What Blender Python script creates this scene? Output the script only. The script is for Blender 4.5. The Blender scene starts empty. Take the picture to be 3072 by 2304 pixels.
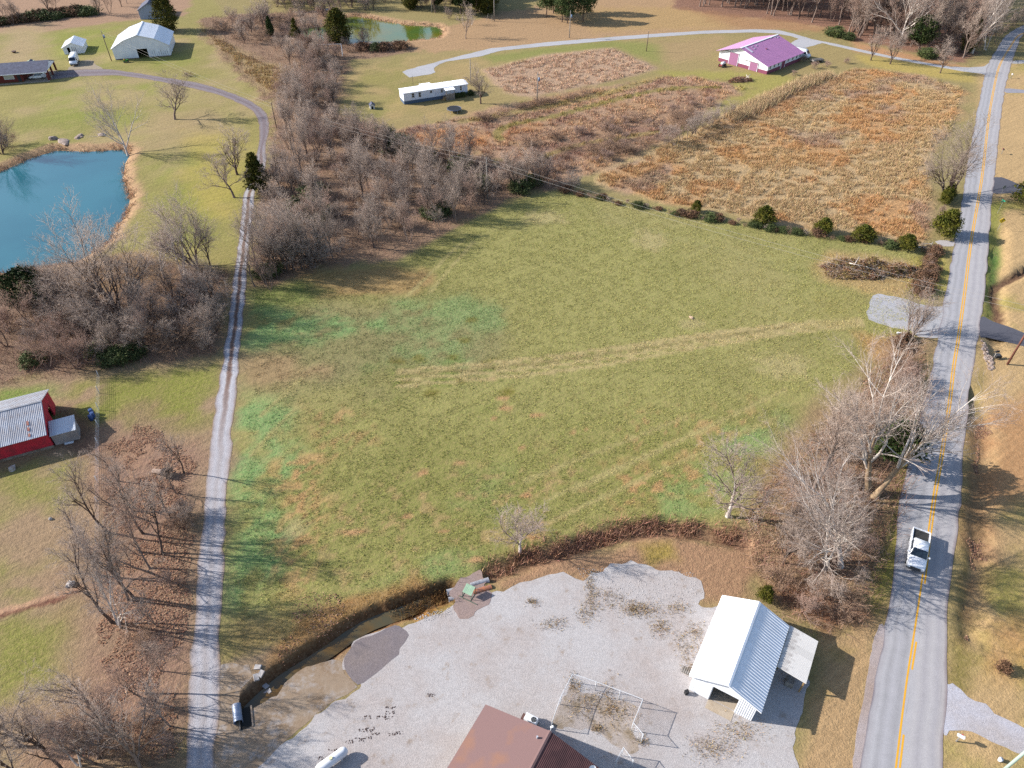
import bpy, bmesh, math, random
import numpy as np
from mathutils import Vector, Matrix
from mathutils.geometry import tessellate_polygon
R = math.radians
rnd = random.Random(7)
sc = bpy.context.scene
col = sc.collection

# ------------------------------------------------------------------ camera, sky, sun, exposure
CAM_H, PITCH, FPX = 70.0, R(41.5), 2130.0          # metres, down-tilt, focal length in pixels of the 3072 px photo
cam = bpy.data.cameras.new('camera'); camo = bpy.data.objects.new('camera', cam); col.objects.link(camo)
camo.location = (0, 0, CAM_H); camo.rotation_euler = (R(90) - PITCH, 0, 0)
cam.sensor_width = 36; cam.lens = 36 * FPX / 3072; cam.clip_start = .5; cam.clip_end = 9000
sc.camera = camo
SUN_EL, SUN_AZ = R(28), R(172)                     # azimuth of the sun, counter-clockwise from +X
w = bpy.data.worlds.new('World'); sc.world = w; w.use_nodes = True
nt = w.node_tree; bg = nt.nodes['Background']
sky = nt.nodes.new('ShaderNodeTexSky'); sky.sky_type = 'NISHITA'; sky.sun_disc = False
sky.sun_elevation = SUN_EL; sky.sun_rotation = R(90) - SUN_AZ; sky.altitude = 200; sky.air_density = 1.0; sky.dust_density = 1.2
nt.links.new(sky.outputs[0], bg.inputs[0]); bg.inputs[1].default_value = .115
sd_ = bpy.data.lights.new('sun', 'SUN'); sd_.energy = 4.7; sd_.angle = R(.55); sd_.color = (1, .95, .87)
so = bpy.data.objects.new('sun', sd_); col.objects.link(so)
so.rotation_euler = Vector((math.cos(SUN_AZ) * math.cos(SUN_EL), math.sin(SUN_AZ) * math.cos(SUN_EL), math.sin(SUN_EL))).to_track_quat('Z', 'Y').to_euler()
sc.view_settings.view_transform = 'Standard'; sc.view_settings.look = 'None'
sc.view_settings.exposure = 1.06; sc.view_settings.gamma = 1
sc.cycles.max_bounces = 4; sc.cycles.diffuse_bounces = 2; sc.cycles.glossy_bounces = 2; sc.cycles.transparent_max_bounces = 6
sc.cycles.use_denoising = False; sc.cycles.use_adaptive_sampling = False
sc.cycles.sample_clamp_indirect = 4

# ------------------------------------------------------------------ pixel -> place
def S(x, y, Z=0.0):
    u, v = (x - 1536) / FPX, -(y - 1152) / FPX
    dy, dz = math.cos(PITCH) + v * math.sin(PITCH), -math.sin(PITCH) + v * math.cos(PITCH)
    t = (Z - CAM_H) / dz
    return (u * t, dy * t)
def hgt(base, topy):                                # height of a thing standing at pixel base whose top is in row topy
    Y = S(*base)[1]; v = -(topy - 1152) / FPX
    return CAM_H + Y * (-math.sin(PITCH) + v * math.cos(PITCH)) / (math.cos(PITCH) + v * math.sin(PITCH))
CX, RY, KZ = (0, 750, 1500, 2272), (0, 550, 1100, 1704), .36166
def Q(c, r, *pts): return [(CX[c] + x * KZ, RY[r] + y * KZ) for x, y in pts]
def V(*pts): return [(x * 1.38879, y * 1.38879) for x, y in pts]
def W(pts, Z=0.): return [S(x, y, Z) for x, y in pts]
def PIC(r, g, b, k=1.75):                             # colour as seen sunlit in the picture -> surface colour
    f = lambda c: (c / 12.92 if c <= .04045 else ((c + .055) / 1.055) ** 2.4)
    return tuple(f(c / 255) / k for c in (r, g, b))

# ------------------------------------------------------------------ numpy noise and polygon masks
def _hash(ix, iy, seed):
    n = (ix.astype(np.int64) * 374761393 + iy.astype(np.int64) * 668265263 + seed * 974711) & 0x7fffffff
    n = ((n ^ (n >> 13)) * 1274126177) & 0x7fffffff
    return ((n ^ (n >> 16)) & 0xffff) / 65535.0
def vnoise(x, y, seed=0):
    ix, iy = np.floor(x), np.floor(y); fx, fy = x - ix, y - iy
    fx, fy = fx * fx * (3 - 2 * fx), fy * fy * (3 - 2 * fy)
    a, b = _hash(ix, iy, seed), _hash(ix + 1, iy, seed); c, d = _hash(ix, iy + 1, seed), _hash(ix + 1, iy + 1, seed)
    return (a * (1 - fx) + b * fx) * (1 - fy) + (c * (1 - fx) + d * fx) * fy
def fbm(x, y, s=1., o=4, seed=0):
    t, a, k = 0, 1, 0
    for i in range(o): t = t + a * vnoise(x * s, y * s, seed + i * 17); k += a; a *= .55; s *= 2.03
    return t / k
def sdist(P, poly):                                   # signed distance, negative inside
    x, y = P; poly = np.array(poly); d = np.full(x.shape, 1e9); ins = np.zeros(x.shape, bool)
    n = len(poly)
    for i in range(n):
        ax, ay = poly[i]; bx, by = poly[(i + 1) % n]; ex, ey = bx - ax, by - ay
        t = np.clip(((x - ax) * ex + (y - ay) * ey) / (ex * ex + ey * ey + 1e-9), 0, 1)
        d = np.minimum(d, np.hypot(x - ax - t * ex, y - ay - t * ey))
        c = ((ay > y) != (by > y)) & (x < (bx - ax) * (y - ay) / (by - ay + 1e-12) + ax); ins ^= c
    return np.where(ins, -d, d)
def ldist(P, line):
    x, y = P; d = np.full(x.shape, 1e9)
    for (ax, ay), (bx, by) in zip(line[:-1], line[1:]):
        ex, ey = bx - ax, by - ay
        t = np.clip(((x - ax) * ex + (y - ay) * ey) / (ex * ex + ey * ey + 1e-9), 0, 1)
        d = np.minimum(d, np.hypot(x - ax - t * ex, y - ay - t * ey))
    return d
def sstep(a, b, x):
    t = np.clip((x - a) / (b - a), 0, 1); return t * t * (3 - 2 * t)
def inside_pts(poly, n, rng):                         # n random points in a polygon
    poly = np.array(poly); lo, hi = poly.min(0), poly.max(0); out = []
    while sum(len(o) for o in out) < n:
        p = rng.uniform(lo, hi, (n * 2, 2)); m = sdist((p[:, 0], p[:, 1]), poly) < 0; out.append(p[m])
    return np.concatenate(out)[:n]

# ------------------------------------------------------------------ materials
MATS = {}
def mat(name, base, rough=.8, c2=None, ns=2., amt=.5, bump=0, bs=8., metal=0, spec=.3, det=4, contrast=(.35, .65), rand=0, attr=None, coord='Object'):
    if name in MATS: return MATS[name]
    m = bpy.data.materials.new(name); m.use_nodes = True; t = m.node_tree; b = t.nodes['Principled BSDF']; N = t.nodes.new; L = t.links.new
    b.inputs['Roughness'].default_value = rough; b.inputs['Metallic'].default_value = metal; b.inputs['Specular IOR Level'].default_value = spec
    b.inputs['Base Color'].default_value = (*base, 1); out = None
    tc = N('ShaderNodeTexCoord')
    if attr:
        a = N('ShaderNodeAttribute'); a.attribute_name = attr; out = a.outputs['Color']
    if c2 is not None:
        n = N('ShaderNodeTexNoise'); n.inputs['Scale'].default_value = ns; n.inputs['Detail'].default_value = det; L(tc.outputs[coord], n.inputs['Vector'])
        r = N('ShaderNodeMapRange'); r.inputs[1].default_value, r.inputs[2].default_value = contrast; L(n.outputs[0], r.inputs[0]); r.inputs[4].default_value = amt * 2
        r.clamp = True
        x = N('ShaderNodeMix'); x.data_type = 'RGBA'; L(r.outputs[0], x.inputs[0]); x.inputs[6].default_value = (*base, 1); x.inputs[7].default_value = (*c2, 1)
        if out: L(out, x.inputs[6])
        out = x.outputs[2]
    if rand:
        oi = N('ShaderNodeObjectInfo'); r = N('ShaderNodeMapRange'); L(oi.outputs['Random'], r.inputs[0]); r.inputs[3].default_value = 1 - rand; r.inputs[4].default_value = 1 + rand
        x = N('ShaderNodeMix'); x.data_type = 'RGBA'; x.blend_type = 'MULTIPLY'; x.inputs[0].default_value = 1
        if out: L(out, x.inputs[6])
        else: x.inputs[6].default_value = (*base, 1)
        L(r.outputs[0], x.inputs[7]); out = x.outputs[2]
    if out: L(out, b.inputs['Base Color'])
    if bump:
        n = N('ShaderNodeTexNoise'); n.inputs['Scale'].default_value = bs; n.inputs['Detail'].default_value = 5; L(tc.outputs[coord], n.inputs['Vector'])
        p = N('ShaderNodeBump'); p.inputs['Distance'].default_value = bump; p.inputs['Strength'].default_value = 1; L(n.outputs[0], p.inputs['Height']); L(p.outputs[0], b.inputs['Normal'])
    MATS[name] = m; return m

def grass_material():
    m = bpy.data.materials.new('grass_ground'); m.use_nodes = True; t = m.node_tree; N = t.nodes.new; L = t.links.new
    b = t.nodes['Principled BSDF']; b.inputs['Roughness'].default_value = .95; b.inputs['Specular IOR Level'].default_value = .1
    g = N('ShaderNodeNewGeometry'); a = N('ShaderNodeAttribute'); a.attribute_name = 'Col'
    def noise(s, d, rough=.6, vec=None):
        n = N('ShaderNodeTexNoise'); n.inputs['Scale'].default_value = s; n.inputs['Detail'].default_value = d; n.inputs['Roughness'].default_value = rough
        L(vec or g.outputs['Position'], n.inputs['Vector']); return n.outputs[0]
    def rng(x, a0, a1, b0, b1):
        r = N('ShaderNodeMapRange'); r.inputs[1].default_value = a0; r.inputs[2].default_value = a1; r.inputs[3].default_value = b0; r.inputs[4].default_value = b1; L(x, r.inputs[0]); return r.outputs[0]
    def math_(op, x, y):
        k = N('ShaderNodeMath'); k.operation = op
        for i, q in enumerate((x, y)):
            if isinstance(q, (int, float)): k.inputs[i].default_value = q
            else: L(q, k.inputs[i])
        return k.outputs[0]
    mp = N('ShaderNodeMapping'); mr = N('ShaderNodeMapping'); mr.inputs['Rotation'].default_value = (0, 0, R(-34)); L(g.outputs['Position'], mr.inputs['Vector']); mp.inputs['Scale'].default_value = (.12, 2.2, 1); L(mr.outputs[0], mp.inputs['Vector'])
    fine, mid, big, mow = noise(5.5, 5, .72), noise(1.3, 4, .65), noise(.13, 3), noise(.9, 4, .7, mp.outputs[0])
    v = math_('MULTIPLY', rng(fine, .3, .7, .72, 1.28), rng(mid, .3, .7, .9, 1.1))
    v = math_('MULTIPLY', v, rng(mow, .3, .7, .82, 1.18))
    x = N('ShaderNodeMix'); x.data_type = 'RGBA'; x.blend_type = 'MULTIPLY'; x.inputs[0].default_value = 1; L(a.outputs['Color'], x.inputs[6]); L(v, x.inputs[7])
    # straw-coloured dead blades mixed in
    y = N('ShaderNodeMix'); y.data_type = 'RGBA'; L(rng(noise(2.6, 5, .75), .46, .72, 0, .5), y.inputs[0]); L(x.outputs[2], y.inputs[6]); y.inputs[7].default_value = (*PIC(190, 160, 122), 1)
    L(y.outputs[2], b.inputs['Base Color'])
    h = math_('ADD', math_('MULTIPLY', fine, .5), mid)
    bp = N('ShaderNodeBump'); bp.inputs['Strength'].default_value = .9; L(math_('MULTIPLY', h, rng(a.outputs['Alpha'], 0, 1, .04, .45)), bp.inputs['Height']); bp.inputs['Distance'].default_value = 1
    L(bp.outputs[0], b.inputs['Normal'])
    return m

# ------------------------------------------------------------------ mesh helpers
class MB:
    def __init__(s): s.v, s.f, s.m = [], [], []
    def add(s, vs, fs, mi=0):
        o = len(s.v); s.v += [tuple(p) for p in vs]; s.f += [tuple(i + o for i in f) for f in fs]; s.m += [mi] * len(fs); return s
    def box(s, x0, x1, y0, y1, z0, z1, mi=0, bev=0):
        if bev:
            b = bev
            ring = lambda e, z: [(x0 + e, y0 + e, z), (x1 - e, y0 + e, z), (x1 - e, y1 - e, z), (x0 + e, y1 - e, z)]
            vs = ring(b, z0) + ring(0, z0 + b) + ring(0, z1 - b) + ring(b, z1); fs = [(3, 2, 1, 0), (12, 13, 14, 15)]
            for k in range(3):
                for i in range(4): j = (i + 1) % 4; fs.append((k * 4 + i, k * 4 + j, k * 4 + 4 + j, k * 4 + 4 + i))
            return s.add(vs, fs, mi)
        vs = [(x, y, z) for z in (z0, z1) for x, y in ((x0, y0), (x1, y0), (x1, y1), (x0, y1))]
        return s.add(vs, [(3, 2, 1, 0), (4, 5, 6, 7), (0, 1, 5, 4), (1, 2, 6, 5), (2, 3, 7, 6), (3, 0, 4, 7)], mi)
    def hexa(s, vs, mi=0):                             # 4 bottom, 4 top corners
        return s.add(vs, [(3, 2, 1, 0), (4, 5, 6, 7), (0, 1, 5, 4), (1, 2, 6, 5), (2, 3, 7, 6), (3, 0, 4, 7)], mi)
    def tube(s, pts, rad, n=6, mi=0, cap=True):
        pts = [Vector(p) for p in pts]; rad = rad if hasattr(rad, '__len__') else [rad] * len(pts); o = len(s.v); u = None
        for i, p in enumerate(pts):
            d = (pts[min(i + 1, len(pts) - 1)] - pts[max(i - 1, 0)]).normalized()
            if u is None: u = d.orthogonal().normalized()
            u = (u - d * u.dot(d)); u = u.normalized() if u.length > 1e-6 else d.orthogonal().normalized()
            q = d.cross(u)
            for k in range(n):
                a = 2 * math.pi * k / n; s.v.append(tuple(p + (u * math.cos(a) + q * math.sin(a)) * rad[i]))
        c = 0
        for i in range(len(pts) - 1):
            for k in range(n):
                j = (k + 1) % n; s.f.append((o + i * n + k, o + i * n + j, o + i * n + n + j, o + i * n + n + k)); c += 1
        if cap:
            s.f.append(tuple(o + k for k in reversed(range(n)))); s.f.append(tuple(o + (len(pts) - 1) * n + k for k in range(n))); c += 2
        s.m += [mi] * c; return s
    def disc(s, c, r, z0, z1, n=16, mi=0, axis='z'):
        p0, p1 = list(c), list(c); k = 'xyz'.index(axis); p0[k], p1[k] = z0, z1
        return s.tube([p0, p1], r, n, mi)
    def build(s, name, mats, parent=None, smooth=False, loc=None):
        me = bpy.data.meshes.new(name); me.from_pydata(s.v, [], s.f)
        for m in (mats if isinstance(mats, (list, tuple)) else [mats]): me.materials.append(m)
        if len(set(s.m)) > 1 or (s.m and s.m[0]): me.polygons.foreach_set('material_index', s.m)
        if smooth: me.polygons.foreach_set('use_smooth', [True] * len(me.polygons))
        me.update(); return place(name, me, parent, loc)
def place(name, me, parent=None, loc=None, mtx=None):
    o = bpy.data.objects.new(name, me); col.objects.link(o)
    if parent: o.parent = parent
    if loc: o.location = loc
    if mtx is not None: o.matrix_local = mtx
    return o
def tag(o, label=None, cat=None, group=None, kind=None):
    for k, v in (('label', label), ('category', cat), ('group', group), ('kind', kind)):
        if v: o[k] = v
    return o
def thing(name, label, cat, loc=(0, 0, 0), rz=0, group=None):
    o = bpy.data.objects.new(name, None); col.objects.link(o); o.location = loc if len(loc) == 3 else (*loc, 0); o.rotation_euler = (0, 0, rz)
    o.empty_display_size = .3; return tag(o, label, cat, group)
def copy_tree(o, parent=None):
    c = o.copy(); col.objects.link(c); c.parent = parent
    for ch in o.children: copy_tree(ch, c)
    return c
def np_mesh(name, verts, faces, mats, colors=None, parent=None, smooth=False):   # many triangles at once
    me = bpy.data.meshes.new(name); nv, nf, k = len(verts), len(faces), faces.shape[1]
    me.vertices.add(nv); me.vertices.foreach_set('co', np.ascontiguousarray(verts, np.float32).ravel())
    me.loops.add(nf * k); me.loops.foreach_set('vertex_index', np.ascontiguousarray(faces, np.int32).ravel())
    me.polygons.add(nf); me.polygons.foreach_set('loop_start', np.arange(0, nf * k, k, dtype=np.int32))
    for m in (mats if isinstance(mats, (list, tuple)) else [mats]): me.materials.append(m)
    if smooth: me.polygons.foreach_set('use_smooth', np.ones(nf, bool))
    me.update(calc_edges=True)
    if colors is not None:
        a = me.color_attributes.new('Col', 'FLOAT_COLOR', 'POINT'); a.data.foreach_set('color', np.ascontiguousarray(colors, np.float32).ravel())
    return place(name, me, parent)
def resample(pts, step, closed=False, smooth=True):
    pts = [Vector((p[0], p[1], 0)) for p in pts]; n = len(pts); out = []
    rngi = range(n) if closed else range(n - 1)
    for i in rngi:
        g = lambda j: pts[j % n] if closed else pts[max(0, min(n - 1, j))]
        p0, p1, p2, p3 = g(i - 1), g(i), g(i + 1), g(i + 2); m = max(1, int((p2 - p1).length / step))
        for k in range(m):
            t = k / m
            out.append(.5 * ((2 * p1) + (p2 - p0) * t + (2 * p0 - 5 * p1 + 4 * p2 - p3) * t * t + (3 * p1 - p0 - 3 * p2 + p3) * t ** 3) if smooth else p1.lerp(p2, t))
    if not closed: out.append(pts[-1])
    return [(p.x, p.y) for p in out]
def sheet(name, outline, z, m, rag=.25, step=.8, kind='structure', label=None, skirt=.05, smooth=True):
    pts = resample(outline, step, True, smooth)
    if rag:
        a = np.array(pts); n1, n2 = vnoise(a[:, 0] * 1.1, a[:, 1] * 1.1, 3), vnoise(a[:, 0] * 1.1 + 40, a[:, 1] * 1.1, 5); pts = [(p[0] + (q - .5) * 2 * rag, p[1] + (r - .5) * 2 * rag) for p, q, r in zip(pts, n1, n2)]
    tri = tessellate_polygon([[Vector((*p, 0)) for p in pts]]); b = MB(); n = len(pts)
    fs = [tuple(t) for t in tri]
    fs = [f if ((pts[f[1]][0] - pts[f[0]][0]) * (pts[f[2]][1] - pts[f[0]][1]) - (pts[f[1]][1] - pts[f[0]][1]) * (pts[f[2]][0] - pts[f[0]][0])) > 0 else f[::-1] for f in fs]
    b.add([(*p, z) for p in pts] + [(*p, z - skirt) for p in pts], fs + [(i, (i + 1) % n, n + (i + 1) % n, n + i) for i in range(n)])
    o = b.build(name, m); tag(o, label, None, None, kind); return o
def strip(name, left, right, z, m, n=60, cross=8, crown=0, rag=0, kind='structure', vscale=None):
    def arc(pts):
        p = np.array(resample(pts, .5)); d = np.r_[0, np.cumsum(np.hypot(*np.diff(p, axis=0).T))]; t = np.linspace(0, d[-1], n)
        return np.c_[np.interp(t, d, p[:, 0]), np.interp(t, d, p[:, 1])], d[-1]
    (l, dl), (r, dr) = arc(left), arc(right)
    if rag:
        tt = np.linspace(0, 50, n); off = (vnoise(tt * 3, tt * 0, 1) - .5) * rag; off2 = (vnoise(tt * 3, tt * 0 + 9, 1) - .5) * rag
        nrm = r - l; nrm /= np.hypot(*nrm.T)[:, None]; l = l + nrm * off[:, None]; r = r + nrm * off2[:, None]
    vs, uv, fs = [], [], []
    for i in range(n):
        for k in range(cross + 1):
            t = k / cross; p = l[i] * (1 - t) + r[i] * t; vs.append((p[0], p[1], z + crown * 4 * t * (1 - t))); uv.append((t, i / (n - 1) * (dl + dr) / 2))
    for i in range(n - 1):
        for k in range(cross): a = i * (cross + 1) + k; fs.append((a, a + 1, a + cross + 2, a + cross + 1))
    b = MB(); b.add(vs, fs); e = len(b.v)
    for side in (0, cross):
        for i in range(n): p = vs[i * (cross + 1) + side]; b.v.append((p[0], p[1], z - .06))
    for s_, side in enumerate((0, cross)):
        for i in range(n - 1): b.f.append((i * (cross + 1) + side, (i + 1) * (cross + 1) + side, e + s_ * n + i + 1, e + s_ * n + i)); b.m.append(0)
    o = b.build(name, m); me = o.data; ul = me.uv_layers.new(name='UVMap'); vi = np.zeros(len(me.loops), np.int32); me.loops.foreach_get('vertex_index', vi)
    uv = np.array(uv + [(0, 0)] * (2 * n)); ul.data.foreach_set('uv', uv[vi].astype(np.float32).ravel())
    tag(o, None, None, None, kind); return o

# ================================================================== THE GROUND
POND1 = W(Q(0, 0, (-700, 1560), (-300, 1480), (0, 1395), (240, 1290), (450, 1225), (720, 1235), (1010, 1215), (1060, 1260), (1020, 1330), (1005, 1450), (1060, 1600)) + Q(0, 1, (1060, 100), (1020, 250), (930, 350), (895, 450), (780, 520), (620, 620), (480, 640), (240, 680), (0, 710), (-400, 740), (-900, 700)))
POND2 = W(Q(1, 0, (400, 215), (520, 212), (640, 200), (740, 150), (790, 130), (860, 118), (950, 130), (1090, 155), (1300, 190), (1550, 205), (1590, 235), (1590, 270), (1560, 300), (1400, 315), (1200, 332), (1000, 355), (830, 358), (740, 335), (640, 320), (420, 292)))
CREEK = W(Q(1, 3, (1640, 185), (1500, 235), (1260, 330), (1000, 425), (830, 520), (660, 640), (460, 770), (250, 905), (70, 1060), (-60, 1190), (-120, 1260)))
WEEDS = W(Q(2, 2, (-60, 1700), (300, 1575), (700, 1470), (1050, 1370), (1350, 1335), (1700, 1370), (2000, 1440)))
DITCHES = [(CREEK, 1.15, .75, 1.75), (WEEDS, .7, .4, 1.9),
           (W([(2999, 690), (2993, 800), (2987, 900), (2985, 1000), (2990, 1062)]), .6, .4, 1.9),
           (W([(2918, 1180), (2938, 1260), (2950, 1330), (2945, 1450), (2935, 1700), (2912, 1900)]), .55, .3, 1.9),
           (W(Q(3, 1, (2400, 650), (2212, 730), (2080, 800), (1990, 845), (1962, 885), (1975, 985), (2003, 1060), (2012, 1150))), .8, .4, 1.0),
           (W(Q(3, 1, (1450, 560), (1420, 700), (1395, 820), (1340, 950))), .5, .4, 1.8)]
def height(x, y):
    h = np.zeros(np.shape(x))
    for line, dep, w0, w1 in DITCHES:
        b = np.array(line); m = (x > b[:, 0].min() - 4) & (x < b[:, 0].max() + 4) & (y > b[:, 1].min() - 4) & (y < b[:, 1].max() + 4)
        if m.any():
            d = ldist((x[m], y[m]), line) + (fbm(x[m], y[m], .8, 3, 5) - .5) * .9
            h[m] = np.minimum(h[m], -dep * (1 - sstep(w0, w1, d)))
    for p, dep, bank in ((POND1, 1.6, 3.0), (POND2, 1.5, 3.0)):
        b = np.array(p); m = (x > b[:, 0].min() - 5) & (x < b[:, 0].max() + 5) & (y > b[:, 1].min() - 5) & (y < b[:, 1].max() + 5)
        if m.any():
            s = sdist((x[m], y[m]), p); h[m] = np.minimum(h[m], -dep * (1 - sstep(-2.5, bank, s)))
    return h
def hz(x, y): return float(height(np.array([x]), np.array([y]))[0])

def axis(segs):
    out = []
    for a, b, st in segs: out.append(np.arange(a, b, st))
    return np.concatenate(out)
gxs = np.concatenate([[-6000, -3000, -1500, -800, -500, -380, -320], axis([(-280, -130, 2.0), (-130, -60, .9), (-60, -30, .6), (-30, 60, .42), (60, 110, .8), (110, 280, 2.0)]), [300, 360, 500, 800, 1500, 3000, 6000]])
gys = np.concatenate([[-3000, -1000, -400, -150, -60, -20, 5, 15], axis([(20, 62, .42), (62, 110, .7), (110, 180, 1.0), (180, 330, 1.6)]), [340, 380, 450, 600, 900, 1500, 3000, 7000]])
GX, GY = np.meshgrid(gxs, gys); X, Y = GX.ravel(), GY.ravel()
COL = np.zeros((len(X), 4)); COL[:, :3] = PIC(160, 146, 98); COL[:, 3] = .25
def blend(m, c, a, rough=None):
    a = np.asarray(a)[:, None]; COL[m, :3] = COL[m, :3] * (1 - a) + np.array(c) * a
    if rough is not None: COL[m, 3] = COL[m, 3] * (1 - a[:, 0]) + rough * a[:, 0]
def paint(poly, c, amt=1, soft=1.5, wob=2.0, rough=None, mask=None, seed=0):
    p = np.array(W(poly)); pad = soft + wob
    m = (X > p[:, 0].min() - pad) & (X < p[:, 0].max() + pad) & (Y > p[:, 1].min() - pad) & (Y < p[:, 1].max() + pad)
    x, y = X[m], Y[m]; s = sdist((x, y), p) + (fbm(x, y, .25, 4, seed + 11) - .5) * 2 * wob
    a = amt * (1 - sstep(-soft, soft, s))
    if mask: sc_, lo, hi = mask; a = a * sstep(lo, hi, fbm(x, y, sc_, 4, seed + 77))
    blend(m, PIC(*c), a, rough)
def stroke(line, c, amt=.6, wid=.35, soft=.3, rough=None):
    p = np.array(W(line)) if not isinstance(line, np.ndarray) else line
    m = (X > p[:, 0].min() - 3) & (X < p[:, 0].max() + 3) & (Y > p[:, 1].min() - 3) & (Y < p[:, 1].max() + 3)
    x, y = X[m], Y[m]; d = ldist((x, y), resample([tuple(q) for q in p], 2.)) + (fbm(x, y, .9, 3, 3) - .5) * .5
    blend(m, PIC(*c), amt * (1 - sstep(wid, wid + soft, d)), rough)
def blob(px, py, rx, ry, c, amt=.7, seed=0):
    cx, cy = S(px, py); m = (abs(X - cx) < rx * 1.6) & (abs(Y - cy) < ry * 1.6); x, y = X[m], Y[m]
    d = np.hypot((x - cx) / rx, (y - cy) / ry) + (fbm(x, y, .9, 3, seed) - .5) * 1.1
    blend(m, PIC(*c), amt * (1 - sstep(.35, 1.0, d)))

FIELD = V((540, 640), (700, 590), (850, 570), (1010, 480), (1120, 430), (1200, 412), (1420, 445), (1660, 490), (1850, 520), (2000, 545), (2020, 600), (2000, 650), (1990, 720), (1900, 770), (1750, 860), (1700, 960), (1650, 1040), (1590, 1120), (1450, 1130), (1330, 1140), (1200, 1180), (1100, 1235), (980, 1250), (780, 1330), (560, 1430), (485, 1425), (500, 1150), (520, 900), (540, 760))
THICKET = V((430, 40), (700, 20), (760, 90), (900, 100), (880, 112), (760, 130), (730, 240), (760, 270), (860, 295), (1070, 340), (1200, 405), (1120, 425), (1010, 480), (880, 560), (690, 580), (560, 640), (545, 600), (560, 420), (590, 230), (500, 150), (440, 80))
SEDGE = V((1290, 375), (1420, 320), (1560, 248), (1720, 190), (1850, 145), (2000, 165), (2090, 190), (2075, 260), (2010, 340), (2010, 470), (2000, 535), (1850, 508), (1660, 478), (1420, 432), (1290, 400))
MIDBRUSH = V((800, 290), (1000, 250), (1150, 215), (1430, 165), (1500, 165), (1620, 190), (1540, 230), (1420, 310), (1290, 375), (1200, 405), (1070, 340), (860, 305))
ROUGH = V((1040, 150), (1180, 118), (1325, 103), (1425, 150), (1300, 180), (1150, 210), (1090, 200))
BRUSHL = V((0, 585), (130, 575), (240, 555), (400, 560), (500, 590), (490, 700), (470, 765), (330, 790), (200, 800), (0, 835), (-120, 840), (-120, 585))
COPSE = V((1650, 1030), (1720, 970), (1800, 890), (1915, 760), (1990, 730), (2010, 800), (1960, 1100), (1890, 1330), (1800, 1370), (1690, 1340), (1620, 1240), (1590, 1160))
FOREST = V((1460, 18), (1560, 35), (1690, 45), (1800, 62), (1830, 85), (1990, 118), (2090, 138), (2150, 60), (2190, -40), (1460, -60))
LEAFYL = V((215, 960), (300, 900), (430, 960), (425, 1100), (400, 1660), (100, 1660), (190, 1500), (210, 1250))
# broad zones
paint(V((-100, -40), (440, -40), (590, 220), (580, 250), (560, 430), (510, 580), (260, 570), (-100, 600)), (158, 149, 90), rough=.2)
UL = V((-100, 60), (420, 60), (590, 230), (560, 430), (510, 580), (260, 570), (-100, 600))
paint(UL, (182, 160, 120), .7, soft=2, wob=4, mask=(.05, .5, .68), seed=21); paint(UL, (138, 142, 70), .6, soft=2, wob=4, mask=(.06, .52, .7), seed=35); paint(UL, (176, 164, 104), .5, soft=2, wob=4, mask=(.3, .5, .7), seed=5)
paint(V((-60, -60), (440, -60), (400, 35), (250, 45), (120, 68), (-60, 72)), (176, 142, 118), wob=3)
for q in (((20, 60), (120, 70), (260, 60), (420, 130), (330, 150), (120, 120)), ((100, 190), (330, 180), (430, 250), (300, 280), (120, 260)), ((330, 340), (480, 310), (520, 420), (440, 520), (340, 500))):
    paint(V(*q), (142, 152, 62), .7, soft=5, wob=6, mask=(.12, .3, .65))
paint(V((0, 60), (100, 50), (90, 140), (0, 180)), (185, 160, 125), .8, soft=5, wob=5)
paint(V((340, 240), (440, 230), (520, 290), (330, 320)), (178, 155, 118), .7, soft=5, wob=5)
paint(V((400, 280), (540, 290), (500, 470), (420, 460)), (188, 170, 92), .7, soft=5, wob=5)
paint(V((720, 270), (725, 200), (760, 150), (1000, 95), (1480, 70), (1560, 75), (1760, 95), (1880, 115), (1850, 140), (1700, 190), (1560, 235), (1420, 155), (1180, 210), (1000, 250), (860, 290), (800, 285)), (168, 150, 102), rough=.2)
paint(V((760, 160), (900, 150), (1000, 230), (780, 250)), (150, 145, 80), .7, soft=5, wob=8, mask=(.1, .35, .6))
paint(V((1040, 120), (1320, 88), (1430, 95), (1440, 145), (1330, 105), (1180, 118), (1060, 140)), (140, 148, 78), .8, soft=3, wob=3)
paint(V((1420, 90), (1560, 78), (1560, 110), (1430, 140)), (182, 152, 115), .6, soft=4, wob=5)
paint(V((1400, 150), (1700, 160), (1720, 180), (1560, 230)), (168, 162, 84), .8, soft=3, wob=3)
paint(V((700, 90), (950, 60), (1070, 30), (1500, -50), (1700, -60), (1900, 60), (1700, 66), (1500, 72), (1200, 92), (1000, 110), (880, 112)), (186, 152, 116), wob=4, rough=.3)
paint(V((1200, 20), (1500, 15), (1600, 60), (1300, 70)), (190, 158, 104), .6, soft=5, wob=6)
paint(FOREST, (150, 112, 96), wob=3, rough=.5)
paint(V((1480, 20), (1700, 45), (1850, 70), (1600, 66)), (172, 128, 92), .6, soft=4, wob=5)
paint(V((1840, 88), (2100, 148), (2080, 152), (1850, 112)), (200, 150, 112), .9, soft=2, wob=2)
paint(V((1850, 118), (2110, 155), (2110, 180), (2000, 165), (1870, 140)), (188, 168, 98), soft=2, wob=2)
paint(THICKET, (164, 134, 112), wob=4, rough=.7)
paint(V((430, 60), (560, 130), (620, 150), (600, 205), (560, 190), (470, 100)), (190, 165, 118), .9, soft=3, wob=3, rough=.6)
paint(ROUGH, (196, 164, 138), rough=.7, wob=1.5)
paint(MIDBRUSH, (184, 150, 124), rough=.8, wob=3)
paint(MIDBRUSH, (190, 152, 116), .8, soft=2, wob=4, mask=(.09, .45, .6), seed=9)
paint(MIDBRUSH, (146, 110, 98), .7, soft=2, wob=3, mask=(.08, .5, .65), seed=4)
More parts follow.
